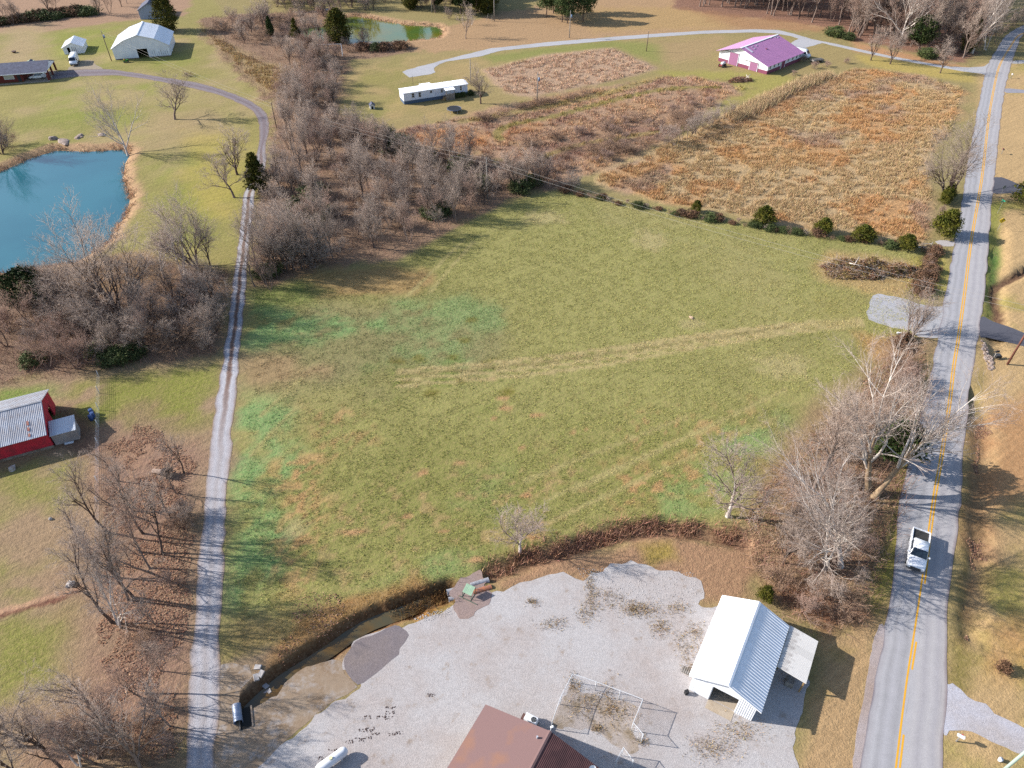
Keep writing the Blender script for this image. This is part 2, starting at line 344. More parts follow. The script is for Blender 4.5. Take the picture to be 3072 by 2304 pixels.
paint(V((880, 290), (960, 280), (1065, 290), (1060, 315), (960, 325), (890, 318)), (200, 146, 100), .85, soft=2, wob=3, rough=.8)
paint(V((1080, 275), (1180, 262), (1165, 282), (1085, 300)), (198, 148, 104), .6, soft=2, wob=3)
stroke(V((1080, 300), (1075, 285), (1110, 268), (1200, 250), (1330, 215), (1440, 192), (1550, 188)), (150, 140, 78), .8, .7, 1.0)
stroke(V((1000, 262), (1200, 225), (1330, 195), (1420, 165)), (168, 150, 98), .8, 1.0, 1.2)
stroke(V((1160, 345), (1250, 312), (1330, 300), (1420, 285)), (160, 145, 90), .7, .6, 1.)
paint(SEDGE, (206, 176, 134), rough=1.0, wob=2.5, soft=1.5)
paint(SEDGE, (208, 160, 112), .9, soft=1.5, wob=2, mask=(.11, .5, .66), seed=2)
paint(SEDGE, (178, 150, 132), .7, soft=1.5, wob=2, mask=(.07, .56, .68), seed=6)
paint(V((1300, 375), (1430, 340), (1480, 330), (1380, 385), (1310, 395)), (206, 160, 110), .8, soft=1.5, wob=2)
paint(V((1950, 240), (2085, 200), (2065, 260), (1960, 300)), (208, 166, 118), .6, soft=3, wob=4)
paint(V((1560, 330), (1760, 320), (1800, 350), (1580, 365)), (208, 164, 114), .6, soft=3, wob=4)
paint(V((1640, 225), (1850, 145), (1880, 150), (1700, 235), (1560, 290), (1500, 310), (1520, 290)), (190, 148, 112), .6, soft=2, wob=2)
# main green field
paint(FIELD, (162, 158, 96), soft=.8, wob=.8, rough=.3)
paint(FIELD, (170, 160, 106), .55, soft=1, wob=2, mask=(.045, .5, .72), seed=3)
paint(FIELD, (130, 130, 72), .5, soft=1, wob=2, mask=(.05, .48, .7), seed=8)
paint(V((540, 1000), (1250, 900), (1700, 950), (1580, 1120), (1100, 1240), (780, 1330), (530, 1400)), (146, 146, 80), .6, soft=9, wob=4)
paint(V((530, 780), (700, 650), (1090, 650), (1080, 800), (700, 830), (540, 860)), (136, 132, 96), .6, soft=5, wob=5)
for q, am in ((((535, 650), (720, 690), (700, 750), (560, 760), (535, 740)), .95), (((505, 830), (570, 850), (620, 900), (640, 1000), (600, 1080), (620, 1190), (560, 1330), (490, 1330), (500, 1000)), .95), (((710, 690), (820, 690), (830, 712), (720, 722)), .9), (((840, 640), (1080, 645), (1090, 700), (1000, 712), (860, 705)), .6), (((940, 720), (1010, 730), (1000, 790), (800, 790)), .55), (((1560, 930), (1690, 900), (1680, 980), (1580, 990)), .7), (((1420, 1060), (1570, 1010), (1640, 1040), (1560, 1110), (1440, 1105)), .6), (((1000, 1010), (1100, 1020), (1080, 1100), (1000, 1090)), .3), (((800, 1280), (960, 1200), (1050, 1220), (800, 1330)), .5)):
    paint(V(*q), (136, 172, 108), am * .9, soft=2.5, wob=3.5, mask=(.35, .25, .55))
paint(V((535, 630), (720, 590), (760, 640), (560, 660)), (128, 140, 74), .8, soft=2, wob=3)
paint(V((820, 780), (1080, 790), (1060, 860), (800, 850)), (112, 134, 52), .6, soft=4, wob=4, mask=(.35, .5, .65))
paint(V((600, 1000), (690, 980), (700, 1120), (690, 1260), (600, 1310), (600, 1190), (610, 1100)), (204, 160, 112), .8, soft=3, wob=3, mask=(1.1, .42, .6))
paint(V((660, 880), (760, 880), (800, 960), (700, 1000)), (196, 156, 110), .6, soft=2, wob=3, mask=(1.1, .48, .62))
paint(V((1330, 1020), (1540, 990), (1560, 1070), (1330, 1100)), (204, 158, 112), .8, soft=3, wob=3, mask=(.9, .45, .6), seed=5)
paint(V((1330, 880), (1650, 880), (1620, 990), (1330, 980)), (198, 156, 112), .6, soft=3, wob=3, mask=(.9, .56, .68), seed=5)
paint(V((660, 1080), (1300, 960), (1330, 1150), (1050, 1240), (700, 1300)), (190, 158, 114), .6, soft=4, wob=4, mask=(.9, .53, .7), seed=15)
paint(V((640, 590), (860, 570), (930, 600), (900, 640), (700, 640)), (180, 146, 100), .8, soft=2, wob=3)
paint(V((525, 770), (640, 765), (700, 800), (560, 850), (520, 830)), (170, 142, 106), .85, soft=2.5, wob=3)
paint(V((490, 1330), (560, 1310), (760, 1300), (660, 1400), (560, 1430), (485, 1430)), (166, 138, 96), .7, soft=2, wob=3)
for bx, by, rx, ry in ((1060, 820, 1.6, .7), (1095, 882, 1.5, 1.0), (1068, 905, 1.2, .7), (1160, 895, 2.4, .8), (1085, 862, 1.5, .8), (1236, 932, 1.0, .6), (1268, 928, .9, .5), (1130, 968, 1., .7), (995, 1000, 1.3, .8), (915, 1020, 1.3, .8), (1135, 1070, 1.4, .7), (880, 1115, 1.2, .8), (760, 1150, 2.2, .8), (960, 1148, 1.0, .7), (1030, 1210, 1.6, .8), (1150, 1160, 1.8, .7), (1180, 1130, 1.5, .6)): blob(bx * 1.38879, by * 1.38879, rx * .75, ry * .75, (206, 154, 116), .7, int(bx))
for bx, by, rx, ry in ((1180, 470, 6, 4), (1400, 520, 4.5, 5), (1690, 790, 6, 4), (1500, 700, 3, 2), (640, 1140, 2, 2)): blob(bx * 1.38879, by * 1.38879, rx, ry, (192, 176, 128), .6, int(bx))
for bx, by in ((975, 770), (1005, 735), (1020, 690), (905, 775), (860, 780), (1090, 850), (880, 820), (1000, 820), (1060, 780), (1100, 845), (930, 850)): blob(bx * 1.38879, by * 1.38879, 1.6, 1.2, (118, 112, 42), .7, by)
MHL = V((720, 270), (760, 150), (1000, 100), (1050, 140), (1000, 250), (800, 285))
paint(MHL, (186, 160, 112), .6, soft=3, wob=4, mask=(.08, .5, .66), seed=41); paint(MHL, (146, 142, 84), .6, soft=3, wob=4, mask=(.08, .52, .68), seed=47)
for i, dy in enumerate((0, 9, 20, 33)):
    stroke(V((860, 800 + dy), (1100, 780 + dy), (1300, 755 + dy), (1500, 725 + dy * .8), (1700, 700 + dy * .6), (1860, 690 + dy * .4)), (198, 178, 128), .8, .25, .3)
stroke(V((860, 810), (1100, 790), (1300, 765), (1500, 735), (1700, 706)), (118, 112, 66), .5, .18, .25)
for a, b_ in (((1560, 910), (1190, 1075)), ((1700, 840), (1240, 1060)), ((1680, 900), (1180, 1130)), ((1480, 900), (1130, 1040)), ((560, 900), (650, 820)), ((545, 980), (640, 880)), ((1000, 520), (880, 640)), ((1020, 525), (930, 630))):
    stroke(V(a, b_), (182, 170, 114), .7, .22, .3)
stroke(V((1180, 415), (1420, 500), (1640, 560), (1830, 610)), (160, 160, 108), .3, .15, .3)
# right end of field
paint(V((1750, 570), (1800, 545), (1960, 555), (2010, 560), (1990, 640), (1900, 640), (1780, 600)), (190, 160, 112), .85, soft=2, wob=2, rough=.4)
paint(V((1760, 630), (1860, 640), (1870, 680), (1800, 720), (1740, 700)), (160, 152, 92), .6, soft=3, wob=3)
paint(V((1850, 725), (1940, 725), (1930, 780), (1860, 790)), (198, 148, 100), .75, soft=2, wob=2)
paint(V((1960, 555), (2030, 540), (2060, 590), (2040, 640), (1970, 640)), (176, 165, 86), .8, soft=1.5, wob=1)
# lawns at left, bottom
paint(V((-120, 830), (200, 800), (470, 770), (520, 770), (470, 1100), (410, 1660), (-120, 1660)), (168, 142, 114), soft=1.5, wob=2, rough=.35)
for q in (((0, 850), (200, 820), (470, 790), (440, 930), (250, 970), (120, 880)), ((0, 850), (480, 780), (450, 900), (230, 940), (0, 900)), ((0, 1020), (170, 990), (160, 1080), (0, 1120)), ((0, 1350), (150, 1330), (120, 1480), (0, 1500)), ((0, 1200), (140, 1230), (60, 1290), (0, 1280))):
    paint(V(*q), (142, 144, 70), .9, soft=3, wob=4, mask=(.16, .22, .5))
paint(V((0, 840), (100, 830), (130, 855), (0, 870)), (122, 152, 68), .8, soft=2, wob=2)
paint(LEAFYL, (162, 128, 112), .85, soft=5, wob=6, rough=.6)
paint(LEAFYL, (172, 134, 110), .6, soft=5, wob=6, rough=.6, mask=(.3, .5, .65))
paint(V((130, 880), (200, 900), (215, 980), (170, 985), (120, 960)), (130, 96, 84), .8, soft=1, wob=1)
stroke(V((-20, 1330), (60, 1308), (120, 1290), (165, 1272)), (200, 158, 130), .9, .35, .3)
stroke(V((-20, 1337), (60, 1314), (120, 1297), (168, 1277)), (120, 78, 66), .9, .18, .2)
paint(BRUSHL, (158, 130, 110), soft=2, wob=3, rough=.7)
paint(V((0, 575), (240, 550), (330, 545), (360, 600), (200, 640), (0, 620)), (168, 136, 100), .8, soft=2, wob=3)
# copse, verge and lot surroundings
paint(COPSE, (166, 136, 108), soft=5, wob=5, rough=.7)
paint(V((1650, 1000), (1720, 960), (1700, 1080), (1640, 1060)), (168, 118, 94), .4, soft=2, wob=2)
paint(V((1640, 1260), (1760, 1280), (1900, 1300), (1880, 1360), (1790, 1390)), (176, 122, 94), .9, soft=2, wob=2)
paint(V((1950, 1000), (2000, 1010), (1960, 1200), (1900, 1330), (1870, 1310), (1910, 1180)), (158, 150, 68), .8, soft=1, wob=1)
paint(V((1770, 1380), (1895, 1340), (1890, 1420), (1860, 1680), (1720, 1680), (1740, 1560)), (196, 162, 120), soft=1, wob=1, rough=.4)
paint(V((1780, 1400), (1850, 1400), (1820, 1500), (1770, 1560)), (150, 140, 72), .5, soft=2, wob=2, mask=(.3, .4, .6))
paint(V((1050, 1270), (1200, 1200), (1440, 1150), (1640, 1180), (1620, 1300), (1500, 1310), (1250, 1250)), (178, 140, 110), soft=1.5, wob=2, rough=.6)
paint(V((1380, 1180), (1450, 1170), (1470, 1210), (1400, 1220)), (170, 150, 70), .8, soft=1, wob=1)
stroke(np.array(WEEDS), (146, 108, 90), .8, .7, 1.0, .6)
paint(V((470, 1440), (760, 1370), (780, 1440), (770, 1480), (600, 1580), (500, 1659), (470, 1659)), (166, 142, 116), soft=1, wob=2, rough=.3)
paint(V((640, 1330), (900, 1250), (980, 1270), (900, 1340), (760, 1400), (640, 1460), (560, 1480)), (172, 130, 84), .85, soft=1, wob=1.5, rough=.5)
paint(V((900, 1310), (960, 1285), (980, 1305), (900, 1345)), (196, 138, 56), .85, soft=.8, wob=1)
# east of the road
paint(V((2110, 140), (2400, 120), (2500, 600), (2300, 1700), (2020, 1700), (2060, 1300), (2080, 900), (2130, 560)), (202, 170, 124), soft=2, wob=1, rough=.25)
for q in (((2160, 410), (2230, 420), (2230, 470), (2150, 455)), ((2170, 140), (2230, 135), (2230, 200), (2180, 200)), ((2160, 640), (2230, 620), (2230, 700), (2180, 700)), ((2110, 1150), (2260, 1100), (2260, 1500), (2160, 1450), (2070, 1480)), ((2060, 1600), (2230, 1560), (2230, 1700), (2050, 1700))):
    paint(V(*q), (160, 154, 76), .75, soft=3, wob=4, mask=(.2, .3, .6))
paint(V((2130, 440), (2165, 440), (2160, 600), (2145, 700), (2118, 690), (2125, 560)), (150, 150, 74), .95, soft=.8, wob=.6)
paint(V((2140, 560), (2160, 520), (2155, 640), (2140, 670)), (96, 138, 66), .9, soft=.8, wob=.6)
paint(V((2090, 880), (2125, 760), (2130, 900), (2090, 1500), (2050, 1480), (2075, 1100)), (134, 124, 66), .8, soft=1, wob=1)
paint(V((2095, 900), (2150, 900), (2130, 1080), (2150, 1200), (2090, 1400), (2070, 1380)), (158, 118, 92), .7, soft=1.5, wob=2, rough=.5)
paint(V((2130, 880), (2260, 850), (2260, 1050), (2140, 1080)), (190, 138, 96), .7, soft=2, wob=3)
paint(V((2130, 1380), (2200, 1330), (2230, 1420), (2150, 1470)), (204, 150, 100), .6, soft=2, wob=3)
# pond rims, creek bed, bare banks follow the carved ground
Hh = height(X, Y)
for p in (POND1, POND2):
    b = np.array(p); m = (X > b[:, 0].min() - 6) & (X < b[:, 0].max() + 6) & (Y > b[:, 1].min() - 6) & (Y < b[:, 1].max() + 6)
    s = sdist((X[m], Y[m]), p) + (fbm(X[m], Y[m], .4, 3, 2) - .5) * 2.2; blend(m, PIC(198, 160, 126), .9 * (1 - sstep(2.0, 3.8, s)), .5)
cd = np.full(X.shape, 9.); m = (X > -35) & (X < 20) & (Y > 20) & (Y < 60); cd[m] = ldist((X[m], Y[m]), CREEK)
blend(cd < 2.2, PIC(120, 86, 60), .9 * (1 - sstep(1.2, 2.1, cd[cd < 2.2])), .3)
for line in (DITCHES[4][0],):
    d = ldist((X, Y), line); k = d < 1.5; blend(k, PIC(104, 76, 62), .95 * (1 - sstep(.5, 1.1, d[k])), .3)

nx, ny = len(gxs), len(gys); idx = np.arange(nx * ny).reshape(ny, nx)
faces = np.stack([idx[:-1, :-1], idx[:-1, 1:], idx[1:, 1:], idx[1:, :-1]], -1).reshape(-1, 4)
GRASS = grass_material()
ground = np_mesh('ground', np.c_[X, Y, Hh], faces, GRASS, COL, smooth=True); tag(ground, kind='structure')
CG = COL[:, :3].reshape(ny, nx, 3)
def col_at(x, y):
    i = np.clip(np.searchsorted(gxs, x), 0, nx - 1); j = np.clip(np.searchsorted(gys, y), 0, ny - 1); return CG[j, i]

# ---- water
def water(name, poly, z, c, c2, ns):
    m = mat('water_' + name, c, .06, c2, ns, .5, bump=.004, bs=2.5, spec=.5, contrast=(.4, .6)); o = sheet(name, poly, z, m, rag=.1, step=1.5, skirt=.01); return o
grown = lambda p, k: [((x - np.mean([q[0] for q in p])) * k + np.mean([q[0] for q in p]), (y - np.mean([q[1] for q in p])) * k + np.mean([q[1] for q in p])) for x, y in p]
water('pond', grown(POND1, 1.03), -.82, PIC(54, 120, 136), PIC(44, 108, 126), .04)
water('pond_water', grown(POND2, 1.03), -.75, PIC(122, 118, 28), PIC(92, 118, 56), .05)
cr = np.array(resample(CREEK[1:], .8)); dn = np.gradient(cr, axis=0); dn /= np.hypot(*dn.T)[:, None]; nr = np.c_[-dn[:, 1], dn[:, 0]]
strip('creek_water', [tuple(p) for p in cr + nr * .8], [tuple(p) for p in cr - nr * .8], -.98, mat('creek_water_m', PIC(92, 86, 62), .08, PIC(120, 90, 40), .5, .5, spec=.5), n=50, cross=2)

# ---- gravel, asphalt
def lot_mat(name, base, dirt, stain, grain=1.0, ds=.10, st=(.62, .72)):
    m = bpy.data.materials.new(name); m.use_nodes = True; t = m.node_tree; N = t.nodes.new; L = t.links.new; b = t.nodes['Principled BSDF']; b.inputs['Roughness'].default_value = .95; b.inputs['Specular IOR Level'].default_value = .15
    g = N('ShaderNodeNewGeometry')
    def noise(s, d=4, r=.6):
        n = N('ShaderNodeTexNoise'); n.inputs['Scale'].default_value = s; n.inputs['Detail'].default_value = d; n.inputs['Roughness'].default_value = r; L(g.outputs['Position'], n.inputs['Vector']); return n.outputs[0]
    def rng(x, a0, a1, b0, b1):
        r = N('ShaderNodeMapRange'); r.inputs[1].default_value = a0; r.inputs[2].default_value = a1; r.inputs[3].default_value = b0; r.inputs[4].default_value = b1; L(x, r.inputs[0]); return r.outputs[0]
    def mix(f, a, c, mode='MIX'):
        x = N('ShaderNodeMix'); x.data_type = 'RGBA'; x.blend_type = mode
        for i, q in ((0, f), (6, a), (7, c)):
            if isinstance(q, (float, int)): x.inputs[i].default_value = q
            elif isinstance(q, tuple): x.inputs[i].default_value = (*q, 1)
            else: L(q, x.inputs[i])
        return x.outputs[2]
    c = mix(rng(noise(ds, 5, .65), .42, .68, 0, .85), base, dirt)
    c = mix(rng(noise(.55, 5, .7), st[0], st[1], 0, .7), c, stain)
    fine = noise(9, 4, .75); c = mix(1., c, rng(fine, .3, .7, 1 - .3 * grain, 1 + .3 * grain), 'MULTIPLY')
    c = mix(1., c, rng(noise(2.2, 3), .3, .7, .93, 1.07), 'MULTIPLY')
    L(c, b.inputs['Base Color']); p = N('ShaderNodeBump'); p.inputs['Distance'].default_value = .05; p.inputs['Strength'].default_value = .7 * grain; L(fine, p.inputs['Height']); L(p.outputs[0], b.inputs['Normal']); return m
GRAVEL = lot_mat('gravel', PIC(203, 198, 198), PIC(190, 176, 170), PIC(156, 136, 118), 1.0, .10, (.58, .7))
GRAVEL2 = lot_mat('gravel_clean', PIC(196, 195, 200), PIC(186, 184, 186), PIC(168, 162, 162), st=(.7, .8))
DARKGRAVEL = lot_mat('dark_gravel', PIC(136, 128, 134), PIC(150, 136, 132), PIC(110, 100, 104))
MUD = lot_mat('wet_concrete', PIC(172, 152, 132), PIC(152, 126, 100), PIC(182, 174, 170), .5, .35, (.5, .62))
FRESH = lot_mat('asphalt_new', PIC(98, 98, 108), PIC(104, 104, 114), PIC(90, 90, 100), .3)
CONC = lot_mat('concrete', PIC(205, 190, 172), PIC(198, 178, 152), PIC(160, 140, 120), .4, .5)

LOT = Q(1, 3, (60, 1720), (330, 1425), (640, 1170), (800, 1060), (930, 970), (880, 880), (790, 870), (790, 740), (890, 600), (1000, 540), (1130, 490), (1290, 475), (1440, 420), (1560, 378), (1640, 340), (1720, 290), (1780, 130), (1930, 120), (1960, 210), (2060, 205)) + Q(2, 3, (120, 150), (270, 105), (400, 60), (540, 40), (640, 110), (760, 60), (900, 0), (1000, -45), (1180, -55), (1330, 0), (1500, 20), (1640, 110), (1690, 190), (1640, 300), (1760, 330)) + Q(3, 3, (-100, 300), (60, 800), (240, 820), (400, 900), (400, 1060), (350, 1260), (320, 1400), (305, 1520), (330, 1700), (300, 2100), (-2600, 2300), (-4000, 2300))
sheet('gravel_yard', W(LOT), .02, GRAVEL, rag=.45, step=.5)
sheet('mud_apron', W(Q(0, 3, (1815, 825), (2050, 800), (2120, 900), (2060, 960), (2010, 1010)) + Q(1, 3, (-70, 1230), (160, 1090), (330, 930), (470, 830), (640, 770), (760, 770), (800, 900), (900, 965), (640, 1150), (330, 1400), (40, 1720), (-300, 1720), (-260, 1000))), .012, MUD, rag=.35, step=.6)
sheet('dark_gravel_patch', W(Q(1, 3, (800, 860), (790, 740), (890, 605), (1010, 560), (1130, 495), (1240, 470), (1320, 560), (1290, 620), (1240, 660), (1235, 715), (1100, 830), (950, 955), (860, 930))), .028, DARKGRAVEL, rag=.2, step=.5)
sheet('culvert_crossing', W(Q(1, 3, (1690, 330), (1760, 420), (1800, 440), (1850, 420), (1870, 380), (1980, 320), (1995, 215), (1955, 190), (1945, 60), (1900, 20), (1800, 50), (1720, 90), (1680, 180))), .036, lot_mat('brown_gravel', PIC(166, 146, 142), PIC(178, 152, 138), PIC(146, 126, 122)), rag=.5, step=.4)
sheet('pen_floor', W([(1500 + x * .2622, 1980 + y * .2622) for x, y in ((800, 290), (1080, 370), (1350, 460), (1590, 560), (1490, 800), (1560, 1000), (1380, 1010), (1000, 800), (620, 750), (700, 500))]), .026, lot_mat('pen_gravel', PIC(196, 184, 178), PIC(176, 158, 138), PIC(140, 122, 96), 1.0, .5, (.5, .62)), rag=.5, step=.4)
sheet('gravel_pad', W(Q(3, 1, (965, 922), (935, 1010), (905, 1095), (925, 1130), (1040, 1178), (1160, 1205), (1280, 1228), (1340, 1268), (1500, 1282), (1530, 1160), (1562, 1030), (1450, 1022), (1330, 997), (1250, 965), (1100, 937))), .02, GRAVEL2, rag=.25, step=.6)
sheet('asphalt_driveway', W(Q(3, 1, (1866, 1105), (1960, 1148), (2100, 1195), (2212, 1240), (2400, 1300), (2400, 1400), (2212, 1352), (2050, 1312), (1900, 1278), (1850, 1278), (1840, 1200))), .022, FRESH, rag=.08, step=.6)
sheet('side_road', W([(2978, 532), (3005, 532), (3042, 546), (3072, 560), (3160, 590), (3160, 620), (3072, 590), (3030, 580), (2975, 578)]), .022, FRESH, rag=.1, step=1)
sheet('concrete_driveway', W(Q(3, 0, (2115, 508), (2150, 502), (2300, 500), (2300, 528), (2212, 526), (2120, 528))), .022, GRAVEL2, rag=.1, step=1)
sheet('gravel_driveway', W(Q(3, 0, (2055, 735), (2100, 735), (2212, 746), (2320, 755), (2320, 785), (2212, 772), (2060, 768))), .022, lot_mat('old_asphalt', PIC(168, 166, 176), PIC(160, 158, 166), PIC(150, 146, 150)), rag=.1, step=1)
sheet('gravel_entrance', W(Q(3, 3, (1578, 965), (1620, 950), (1690, 1000), (1740, 1060), (1800, 1095), (1890, 1122), (1960, 1205), (2040, 1245), (2150, 1295), (2212, 1345), (2400, 1480), (2400, 1640), (2212, 1552), (2100, 1500), (1900, 1420), (1780, 1352), (1700, 1340), (1600, 1340), (1540, 1380), (1540, 960))), .02, lot_mat('pale_gravel', PIC(206, 205, 216), PIC(190, 178, 172), PIC(160, 140, 122)), rag=.2, step=.5)
sheet('gravel_shoulder', W(Q(3, 3, (1050, 470), (990, 520), (950, 640), (940, 760), (900, 960), (860, 1160), (825, 1400), (790, 1720), (900, 1720), (1000, 1000), (1070, 600))), .016, lot_mat('shoulder_gravel', PIC(192, 180, 180), PIC(180, 158, 146), PIC(150, 130, 118)), rag=.15, step=.5)
sheet('farm_lane', W(Q(1, 0, (1265, 595), (1320, 642), (1500, 616), (1537, 600), (1526, 570), (1550, 545), (1620, 512), (1900, 470)) + Q(2, 0, (0, 421), (400, 381), (900, 338), (1300, 307), (1700, 279), (2130, 268)) + Q(3, 0, (0, 270), (150, 276), (280, 300), (340, 322), (240, 380), (300, 412), (400, 395), (540, 357), (700, 396), (900, 441), (1200, 502), (1500, 556), (1700, 592), (1860, 612), (1905, 625), (1930, 560), (1940, 510), (1880, 552), (1760, 560), (1600, 553), (1400, 520), (1100, 464), (900, 419), (700, 374), (450, 324), (300, 279), (170, 249), (0, 244)) + Q(2, 0, (2130, 244), (1700, 254), (1300, 279), (900, 309), (400, 349), (0, 394)) + Q(1, 0, (2000, 400), (1800, 449), (1600, 500), (1450, 540), (1300, 580))), .02, GRAVEL2, rag=.2, step=1.2, smooth=False)
sheet('field_entrance', W(Q(3, 1, (1480, 480), (1560, 470), (1640, 490), (1630, 520), (1520, 515))), .018, GRAVEL, rag=.3, step=.8)

def road_mat():
    m = bpy.data.materials.new('road_asphalt'); m.use_nodes = True; t = m.node_tree; N = t.nodes.new; L = t.links.new; b = t.nodes['Principled BSDF']; b.inputs['Roughness'].default_value = .85; b.inputs['Specular IOR Level'].default_value = .3
    g = N('ShaderNodeNewGeometry'); uv = N('ShaderNodeUVMap'); sp = N('ShaderNodeSeparateXYZ'); L(uv.outputs[0], sp.inputs[0])
    def noise(vec, s, d=4, r=.6):
        n = N('ShaderNodeTexNoise'); n.inputs['Scale'].default_value = s; n.inputs['Detail'].default_value = d; n.inputs['Roughness'].default_value = r; L(vec, n.inputs['Vector']); return n.outputs[0]
    mp = N('ShaderNodeMapping'); mp.inputs['Scale'].default_value = (26, .12, 1); L(uv.outputs[0], mp.inputs['Vector'])
    r = N('ShaderNodeValToRGB'); e = r.color_ramp.elements; e[0].position = 0; e[0].color = (*PIC(143, 133, 139), 1); e[1].position = 1; e[1].color = (*PIC(153, 139, 141), 1)
    for p, c in ((.03, (179, 175, 179)), (.12, (189, 187, 191)), (.18, (173, 171, 175)), (.26, (187, 185, 190)), (.37, (171, 169, 173)), (.45, (189, 187, 191)), (.6, (193, 189, 191)), (.68, (179, 175, 179)), (.78, (193, 189, 191)), (.87, (181, 177, 181)), (.95, (189, 183, 183))):
        x = e.new(p); x.color = (*PIC(*c), 1)
    ad = N('ShaderNodeMath'); ad.operation = 'ADD'; n0 = noise(g.outputs['Position'], .3); mm = N('ShaderNodeMapRange'); mm.inputs[3].default_value = -.03; mm.inputs[4].default_value = .03; L(n0, mm.inputs[0]); L(sp.outputs[0], ad.inputs[0]); L(mm.outputs[0], ad.inputs[1]); L(ad.outputs[0], r.inputs[0])
    cur = r.outputs[0]
    def mul(f, a0, a1, b0, b1):
        nonlocal cur
        k = N('ShaderNodeMapRange'); k.inputs[1].default_value = a0; k.inputs[2].default_value = a1; k.inputs[3].default_value = b0; k.inputs[4].default_value = b1; L(f, k.inputs[0])
        x = N('ShaderNodeMix'); x.data_type = 'RGBA'; x.blend_type = 'MULTIPLY'; x.inputs[0].default_value = 1; L(cur, x.inputs[6]); L(k.outputs[0], x.inputs[7]); cur = x.outputs[2]
    mul(noise(mp.outputs[0], 1., 5, .7), .58, .75, 1, .78); mul(noise(g.outputs['Position'], 11, 4, .75), .3, .7, .86, 1.14); mul(noise(g.outputs['Position'], .8, 4), .3, .7, .95, 1.05)
    L(cur, b.inputs['Base Color']); return m
RL = [(2560, 2480), (2583, 2302), (2601, 2185), (2619, 2066), (2652, 1906), (2673, 1750), (2702, 1498), (2749, 1300), (2796, 1100), (2822, 967), (2837, 875), (2863, 731), (2890, 570), (2919, 400), (2941, 289), (2956, 217), (2970, 181), (2992, 145), (3017, 108), (3060, 80), (3130, 55), (3240, 30)]
RR = [(2822, 2480), (2830, 2302), (2834, 2185), (2838, 2066), (2837, 1906), (2848, 1750), (2883, 1498), (2896, 1300), (2918, 1100), (2941, 967), (2954, 875), (2966, 731), (2979, 570), (2997, 400), (3011, 289), (3028, 217), (3039, 181), (3050, 145), (3066, 108), (3102, 84), (3170, 62), (3280, 38)]
strip('road', W(RL), W(RR), .03, road_mat(), n=240, cross=10, rag=.35)
YC = [(2672, 2480), (2693, 2302), (2722, 2065), (2746, 1906), (2769, 1750), (2802, 1498), (2822, 1382), (2847, 1219), (2861, 1100), (2874, 1020), (2894, 875), (2912, 731), (2937, 586), (2949, 506), (2965, 362), (2977, 289), (2992, 217), (3006, 181), (3028, 145), (3050, 112), (3073, 98), (3140, 70), (3240, 42)]
yc = np.array(resample(W(YC), .7)); dn = np.gradient(yc, axis=0); dn /= np.hypot(*dn.T)[:, None]; nr = np.c_[-dn[:, 1], dn[:, 0]]
YEL = mat('yellow_paint', PIC(250, 186, 50), .7, PIC(225, 168, 80), 1.2, .3, contrast=(.45, .75))
def line(off, a, b, k=0):
    s = yc[a:b] + nr[a:b] * off; h = nr[a:b] * .09; o = strip('centre_line', [tuple(p) for p in s + h], [tuple(p) for p in s - h], .036, YEL, n=max(6, (b - a)), cross=1); return o
line(.15, 0, len(yc))
yv = yc[:, 1]; a1 = S(2769, 1755)[1]; i0 = int(np.searchsorted(yv, a1)); line(-.17, i0, len(yc))
for ya, yb in ((1939, 2022), (2210, 2310), (2420, 2470)):
    j0, j1 = int(np.searchsorted(yv, S(2730, yb)[1])), int(np.searchsorted(yv, S(2730, ya)[1])); line(-.17, j0, j1 + 1)
for c in [o for o in col.objects if o.name.startswith('centre_line')]: c.parent = bpy.data.objects['road']; del c['kind']

